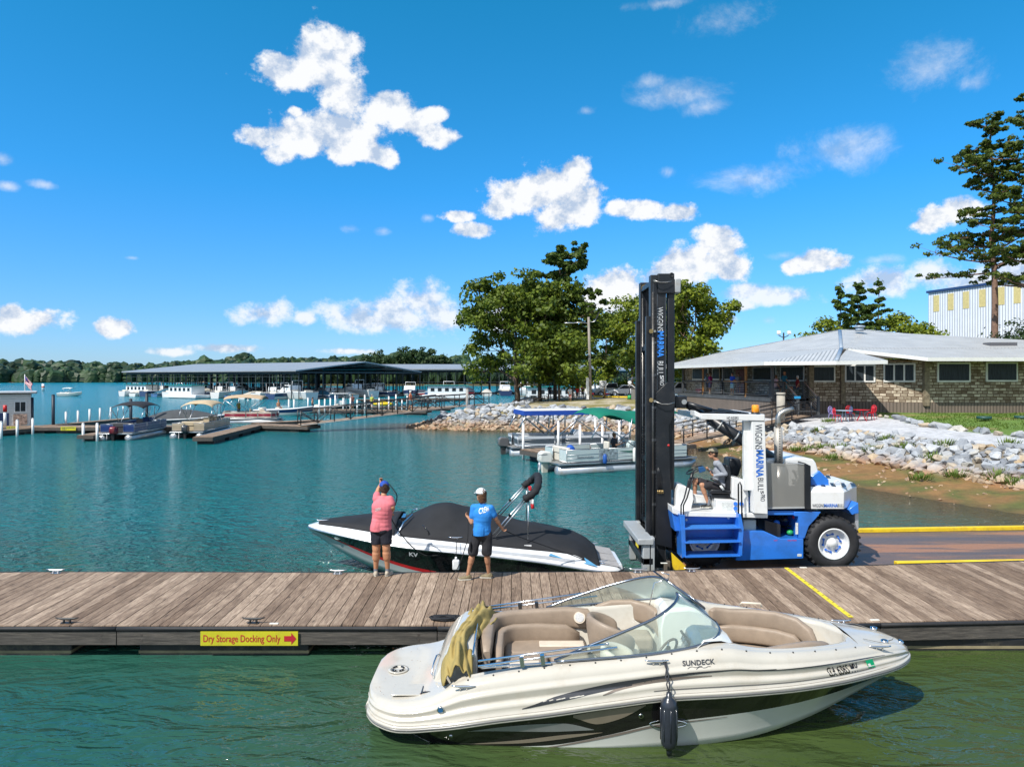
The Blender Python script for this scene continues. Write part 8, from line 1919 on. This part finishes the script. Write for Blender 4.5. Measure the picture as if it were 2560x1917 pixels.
 for x in(sx0,sx1):
  mb=MB().tube([(x,50.3,4.15),(x+.25,48.6,3.15)],.06,4,M('rail_cap',(.35,.25,.2),.7));mb.tube([(x,50.3,2.95),(x+.25,48.6,2.05)],.10,4,tw)
  for k in range(5):mb.cyl((x,50.3,3.3+k*.17),(x+.25,48.6,2.35+k*.17),.009,n=4,m=MATS['alu'])
  mb.build('stair_rail',tw,t)
  for xx,y,z0,z1 in((x,50.35,2.1,4.2),(x+.25,48.55,1.9,3.2)):MB().box((xx,y,(z0+z1)/2),(.15,.15,z1-z0),tw).build('newel_post',tw,t)
 def pp(px,D):return(px-1280)/F*D
 small_person('person in a royal blue shirt standing at the deck railing bar ledge',pp(1831,56),56,3.1,(-.7,-.4,0),shirt=(.02,.07,.45),shorts=(.2,.35,.4),cap=(.03,.03,.05),arm=.5)
 small_person('person in a magenta shirt at the left end of the restaurant deck',pp(1776,60),60,3.1,(-.5,.5,0),shirt=(.35,.02,.16),shorts=(.1,.1,.2));small_person('person in a pale blue shirt behind the magenta shirted person on the deck',pp(1768,62.5),62.5,3.1,(.5,-.5,0),shirt=(.2,.3,.4))
 small_person('balding person in a teal shirt standing above the restaurant stairs',pp(1960,52),51.9,3.1,(.7,.3,0),shirt=(.02,.15,.22),shorts=(.05,.3,.38),hair=(.45,.2,.12),arm=.4,S=1.03);small_person('seated person with white hair in a dark red shirt above the stairs',pp(1994,51.3),51.3,3.25,(-.9,.1,0),shirt=(.22,.01,.015),hair=(.5,.5,.5),seated=True)
 small_person('seated person in a striped shirt beside the thick deck post',pp(1940,51.5),51.5,3.3,(.8,.2,0),shirt=(.5,.3,.3),seated=True);small_person('person in dark clothes near the dark red restaurant door',pp(1846,59),59,3.1,(0,-1,0),shirt=(.3,.32,.35),shorts=(.3,.15,.12))
 tb=M('red_planter',(.35,.02,.03),.5);tag(MB().box((pp(1750,63),63,3.3),(.5,1.2,.35),tb).build('planter',tb,bevel=.03),'red planter box at the left end of the restaurant deck','planter')
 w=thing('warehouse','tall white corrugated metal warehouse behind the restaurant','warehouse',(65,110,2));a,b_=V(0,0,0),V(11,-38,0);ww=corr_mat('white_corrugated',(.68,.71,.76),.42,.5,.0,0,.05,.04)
 an=atan2(b_.y-a.y,b_.x-a.x);l=(b_-a).length
 o=MB().bb(0,l,0,30,0,15.6,ww).build('wall',ww,w);o.rotation_euler=(0,0,an)
 nb=M('navy_trim',(.02,.05,.14),.5);o=MB().bb(-.2,l,-.25,30.2,15.605,15.95,nb).build('roof',nb,w);o.rotation_euler=(0,0,an)
 tl_=M('translucent_panel',(.55,.46,.2),.4,var=.15)
 ua=(b_-a).normalized();na=V(-ua.y,ua.x,0)
 for px in(2341,2377,2415,2456,2503,2543,2590):
  p=at(px,(65,110),(76,72));s=(p-V(65,110,0)).dot(ua);wd=6.5/F*p.y*0+.5
  o=MB().bb(s-wd,s+wd,-.04,.0,12.6,15.1,tl_).build('skylight_panel',tl_,w);o.rotation_euler=(0,0,an)
 rr=random.Random(2)
 def chair(label,x,y,rz,m,loop=False):
  c=thing('cafe_chair',label,'chair',(x,y,height(x,y)),rz,'metal cafe chairs');mb=MB();mb.lathe([(0,.44),(.2,.44),(.22,.46),(.2,.475),(0,.475)],(0,0,0),m,16);mb.build('seat',m,c)
  for a,b2 in((-1,-1),(1,-1),(1,1),(-1,1)):MB().cyl((a*.15,b2*.15,.45),(a*.22,b2*.22,0),.016,n=6,m=m).build('leg',m,c)
  mb=MB();mb.tube([V(-.2,.2*cos(q)*1.05,.72+.22*sin(q))for q in[i*2*pi/18 for i in range(18)]],.018,6,m,closed=True)
  for q in(-.12,-.04,.04,.12):mb.cyl((-.2,q,.53),(-.2,q,.91),.012,n=5,m=m)
  mb.cyl((-.17,-.16,.45),(-.2,-.19,.66),.016,n=6,m=m);mb.cyl((-.17,.16,.45),(-.2,.19,.66),.016,n=6,m=m);mb.build('backrest',m,c);return c
 def table_(label,x,y,m):
  c=thing('cafe_table',label,'table',(x,y,height(x,y)),0);MB().lathe([(0,.70),(.5,.70),(.52,.715),(.5,.73),(0,.73)],(0,0,0),m,24).build('table_top',m,c)
  for k in range(4):a=k*pi/2+.4;MB().tube([(cos(a)*.1,sin(a)*.1,.7),(cos(a)*.15,sin(a)*.15,.35),(cos(a)*.4,sin(a)*.4,0)],.02,6,m).build('leg',m,c)
 red,blu,lil,pal=M('cafe_red',(.55,.012,.03),.4),M('cafe_blue',(.02,.10,.22),.4),M('cafe_lilac',(.32,.28,.55),.4),M('cafe_pale_blue',(.35,.45,.55),.4)
 D=45.5;X=lambda px,D=D:(px-1280)/F*D
 table_('round pale blue metal cafe table on the gravel outside the restaurant',X(2110),D,pal);table_('round red metal cafe table on the gravel outside the restaurant',X(2150),D-.2,red)
 chair('red metal chair leftmost of the cafe set, turned to the pale blue table',X(2089),D-.2,0,red);chair('lilac metal chair with a round back behind the pale blue table',X(2098),D+.9,R(-60),lil);chair('dark blue metal chair between the two cafe tables',X(2129),D+.5,R(180),blu)
 chair('red metal chair behind the red cafe table',X(2143),D+.9,R(-80),red);chair('red metal chair just right of the red cafe table',X(2172),D-.1,R(175),red);chair('rightmost red metal chair with a bright round back',X(2185),D+.3,R(200),red)
 for px,py in((2460,1043),(2555,1042)):p=G(px,py,2.12);tag(MB().cyl(p-V(0,0,.1),p+V(0,0,.06),.4,n=16,m=M('green_lid',(.02,.07,.06),.5)).build('manhole_cover',MATS['green_lid']),'round dark green utility lid in the lawn beside the restaurant','lid','utility lids in the lawn')
def car(name,label,x,y,rz,col,kind='sedan',L_=4.7,H=1.42):
 z=height(x,y);t=thing(name,label,'car' if kind!='pickup' else 'pickup truck',(x,y,z),rz);pm=M('carpaint_%.2f_%.2f'%(col[0],col[2]),col,.25,var=.03,coat=.8);gk=MATS['dark_glass'];W=.9
 l=L_/2
 if kind=='sedan':body=[(-l,.45),(-l+.05,.8),(-l+.7,.93),(-.9,.95),(.9,.93),(l-.25,.78),(l,.6),(l-.02,.35),(-l+.1,.3)];cab=[(-1.45,.93),(-.75,H),(.35,H),(1.15,.92)];win=[(-1.2,.97),(-.68,H-.07),(.3,H-.07),(.95,.97)]
 elif kind=='pickup':H=1.85;body=[(-l,.6),(-l,1.1),(-.6,1.12),(1.2,1.12),(l-.2,1.05),(l,.85),(l-.02,.5),(-l+.1,.5)];cab=[(-.75,1.1),(-.6,H),(.75,H),(1.45,1.1)];win=[(-.6,1.18),(-.5,H-.1),(.7,H-.1),(1.2,1.18)]
 else:H=1.65;body=[(-l,.5),(-l,.95),(1.1,.98),(l-.15,.85),(l,.65),(l-.02,.4),(-l+.1,.4)];cab=[(-l+.1,.95),(-l+.35,H),(.4,H),(1.2,.97)];win=[(-l+.3,1.02),(-l+.45,H-.1),(.35,H-.1),(1.0,1.02)]
 MB().prism(body,-W,W,pm).build('body',pm,t,bevel=.09,seg=3);c=MB().prism(cab,-W+.1,W-.1,pm).build('cabin',pm,t,bevel=.07,seg=3);MB().prism(win,-W+.085,W-.085,gk).build('side_window',gk,c,bevel=.02)
 f0,f1=cab[3],cab[2];MB().add([V(f0[0]+.0,-W+.2,f0[1]+.05),V(f0[0],W-.2,f0[1]+.05),V(f1[0]+.08,W-.25,f1[1]-.06),V(f1[0]+.08,-W+.25,f1[1]-.06)],[(0,1,2,3)],gk).build('windscreen',gk,c)
 r=.33 if kind!='pickup' else .4
 for sx in(-l+.85,l-.9):
  for s in(-1,1):
   w=MB().lathe([(r*.6,-.1),(r*.95,-.11),(r,-.07),(r,.07),(r*.95,.11),(r*.6,.1)],(sx,s*(W-.08),r),MATS['rubber'],20,'Y').build('wheel',MATS['rubber'],t)
   MB().lathe([(r*.66,-.1),(r*.5,-.07),(0,-.06)],(sx,s*(W-.08)+(0 if s<0 else 0),r),MATS['chrome'],14,'Y').lathe([(r*.66,.1),(r*.5,.07),(0,.06)],(sx,s*(W-.08),r),MATS['chrome'],14,'Y').build('rim',None,w)
 for s in(-1,1):MB().box((l-.06,s*.6,body[4][1]-.16),(.12,.35,.13),M('headlight',(.7,.72,.75),.1)).build('headlight',MATS['headlight'],t,bevel=.02)
 MB().box((l-.02,0,.62 if kind!='pickup' else .8),(.06,.8,.2),MATS['black_metal']).build('grille',MATS['black_metal'],t)
 return t
def make_shore_things():
 X=lambda px,D:(px-1280)/F*D
 car('parked_car','white sedan parked nose left beside the grey waste bin',X(1562,89),89,R(183),(.68,.69,.7));car('parked_pickup','silver pickup truck parked behind the white sedan',X(1528,97),97,R(192),(.5,.47,.42),'pickup',5.4)
 car('parked_car','dark red car almost hidden behind the silver pickup truck',X(1512,103),103,R(190),(.22,.01,.02),'suv',4.8);car('parked_pickup','white pickup truck seen right of the forklift mast below the restaurant eaves',X(1706,80),80,R(185),(.7,.7,.72),'pickup',5.3)
 wood=M('grey_pole',(.26,.23,.2),.85,var=.3,vs=3,stretch=(4,4,.6));al=MATS['alu']
 p=thing('street_lamp','leaning grey wooden light pole with a lamp arm at the edge of the point','street lamp',(X(1477,78),78,height(X(1477,78),78)))
 MB().tube([(0,0,-.3),(-.25,0,9.2)],[.17,.13],10,wood).build('pole',wood,p);a=(-.22,0,8.5);MB().tube([a,(-1.0,0,8.6),(-1.9,-.1,8.55)],.04,6,al).build('lamp_arm',al,p);MB().ell((-2.4,-.1,8.52),(.62,.2,.1),al).build('lamp_head',al,p)
 MB().box((.75,0,9.4),(.12,.6,.75),MATS['black_metal'],rot=(0,R(25),0)).tube([(-.2,0,8.6),(.4,0,8.7),(.7,0,9.2)],.03,6,al).build('solar_panel',MATS['black_metal'],p)
 MB().box((-.38,-.05,1.3),(.3,.15,2.4),MATS['pvc']).build('meter_box',MATS['pvc'],p)
 p=thing('utility_pole','darker utility pole with a round transformer behind the tree point','utility pole',(X(1432,92),92,1.9));MB().cyl((0,0,-.3),(0,0,8),.13,.1,m=wood).build('pole',wood,p);MB().cyl((.4,0,5.6),(.4,0,6.5),.26,n=14,m=al).build('transformer',al,p)
 p=thing('floodlight_pole','black pole with two white floodlights behind the restaurant roof','floodlight',(X(1959,84),84,2.2));MB().cyl((0,0,0),(0,0,7.6),.09,m=MATS['black_metal']).tube([(-.6,0,7.3),(0,0,7.0),(.6,0,7.3)],.05,6,MATS['black_metal']).build('pole',MATS['black_metal'],p)
 for s in(-1,1):MB().box((s*.62,-.1,7.6),(.4,.25,.42),MATS['pvc'],rot=(R(-20),0,s*.3)).build('floodlight',MATS['pvc'],p,bevel=.03)
 al2=MATS['dark_fascia'];p=thing('notice_board','white notice board on a brown post between the sedan and the lamp pole','sign',(X(1507,80),80,height(X(1507,80),80)));MB().cyl((.2,0,0),(.2,0,1.5),.08,m=cwood()).build('post',None,p);MB().box((0,-.08,1.6),(.8,.05,.9),MATS['pvc'],rot=(0,0,.2)).build('board',MATS['pvc'],p);MB().tube([V(.26*cos(a),-.13,1.62+.3*sin(a))for a in[i*pi/10 for i in range(20)]],.03,5,al2,closed=True).build('emblem',al2,p)
 p=thing('post_sign','thin black post with a round plate and a green foot left of the waste bin','sign',(X(1574,77),77,height(X(1574,77),77)));MB().cyl((0,0,0),(0,0,1.9),.05,m=MATS['black_metal']).build('post',None,p);MB().cyl((0,-.05,1.85),(0,.0,1.85),.2,n=16,m=MATS['pvc']).build('plate',None,p);MB().cyl((0,0,0),(0,0,.45),.26,.2,n=14,m=M('green_plastic',(.02,.3,.08),.4)).build('foot',None,p)
 p=thing('waste_bin','square grey slatted waste bin just left of the forklift mast','bin',(X(1592,76),76,height(X(1592,76),76)));MB().box((0,0,.6),(1.05,1.05,1.2),M('bin_grey',(.2,.19,.18),.7,var=.3,stretch=(6,6,.3))).build('body',None,p,bevel=.03);MB().box((0,0,1.24),(1.12,1.12,.07),MATS['dark_fascia']).build('lid',None,p)
 p=thing('kiosk','small kiosk with a metal gable roof behind the white sedan','kiosk',(X(1600,94),94,1.9));MB().prism([(-1.4,2.3),(0,3.1),(1.4,2.3),(1.4,2.2),(0,3.0),(-1.4,2.2)],-1.2,1.2,MATS['metal_roofing']).build('roof',None,p)
 for s in(-1,1):MB().box((s*1.1,-.9,1.1),(.12,.12,2.3),cwood()).build('post',None,p)
 MB().box((0,0,2.5),(2.0,2.0,.1),cwood()).build('ceiling',None,p)
 def bench(label,x,y,rz):
  m=M('picnic_wood',(.09,.075,.06),.8,var=.3);b=thing('picnic_table',label,'picnic table',(x,y,height(x,y)),rz,'picnic tables on the point');MB().box((0,0,.75),(1.9,.75,.05),m).build('table_top',m,b)
  for s in(-1,1):MB().box((0,s*.7,.45),(1.9,.28,.05),m).build('bench',m,b)
  for s in(-1,1):MB().tube([(s*.7,-.75,0),(s*.7,-.2,.73)],.04,4,m).tube([(s*.7,.75,0),(s*.7,.2,.73)],.04,4,m).build('leg',m,b)
 bench('dark picnic table left of the lamp pole in front of the trees',X(1450,79),79,.1);bench('dark picnic table just right of the lamp pole',X(1494,80.5),80.5,-.1);bench('dark picnic table under the leftmost oak of the point',X(1345,82),82,.3);bench('dark picnic table between the trunks of the point trees',X(1385,84),84,0)
 small_person('person in a bright red shirt beside the lamp pole',X(1443,84),84,1.8,(.3,-1,0),shirt=(.65,.02,.02),shorts=(.1,.1,.12));small_person('person in a white shirt and pink shorts left of the red shirted person',X(1425,79),79,1.75,(0,-1,0),shirt=(.65,.65,.65),shorts=(.5,.2,.18),S=.95);small_person('person in a salmon shirt behind the lamp pole',X(1457,87),87,1.8,(0,-1,0),shirt=(.5,.15,.12));small_person('person in dark clothes standing among the point tree trunks',X(1374,86),86,1.85,(0,-1,0),shirt=(.04,.04,.05))
 for px,D,h in((1449,84,2.4),(1459,83,2.6)):post('pale wooden stake beside the red shirted person',X(px,D),D,1.6,1.7+h,.05,M('pale_stake',(.4,.37,.33),.8),'stake','pale stakes near the lamp pole')
 cm=M('concrete_pier',(.36,.33,.28),.9,var=.2);tag(MB().cyl((X(1952,46),46,1.5),(X(1952,46),46,3.35),.26,n=18,m=cm).cyl((X(1952,46),46,3.35),(X(1952,46),46,3.5),.29,n=18,m=cm).build('bollard',cm),'tan concrete cylinder standing at the top of the gangway','bollard')
 b=M('sign_blue',(.02,.25,.5),.5);s=thing('small_sign','small bright blue sign on a black post at the foot of the restaurant stairs','sign',(X(1993,47.3),47.3,1.9));MB().cyl((0,0,0),(0,0,1.2),.03,m=MATS['black_metal']).build('post',None,s);MB().box((-.0,-.04,1.25),(.42,.03,.16),b).build('plate',b,s)
 ym=MATS['ramp_yellow'];tag(MB().box((X(1535,84),84,height(X(1535,84),84)+.08),(5,.18,.16),ym,rz=-.35).build('parking_kerb',ym),'faded yellow kerb lying on the grass in front of the white sedan','kerb')
def cwood():return M('cedar_wood',(.35,.17,.06),.7,var=.3,vs=3)
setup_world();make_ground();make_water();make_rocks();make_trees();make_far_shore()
deck_boat();main_pier();forklift();lift_driver();ramp_();covered_boat();dock_people()
make_restaurant();make_marina();make_shore_things()
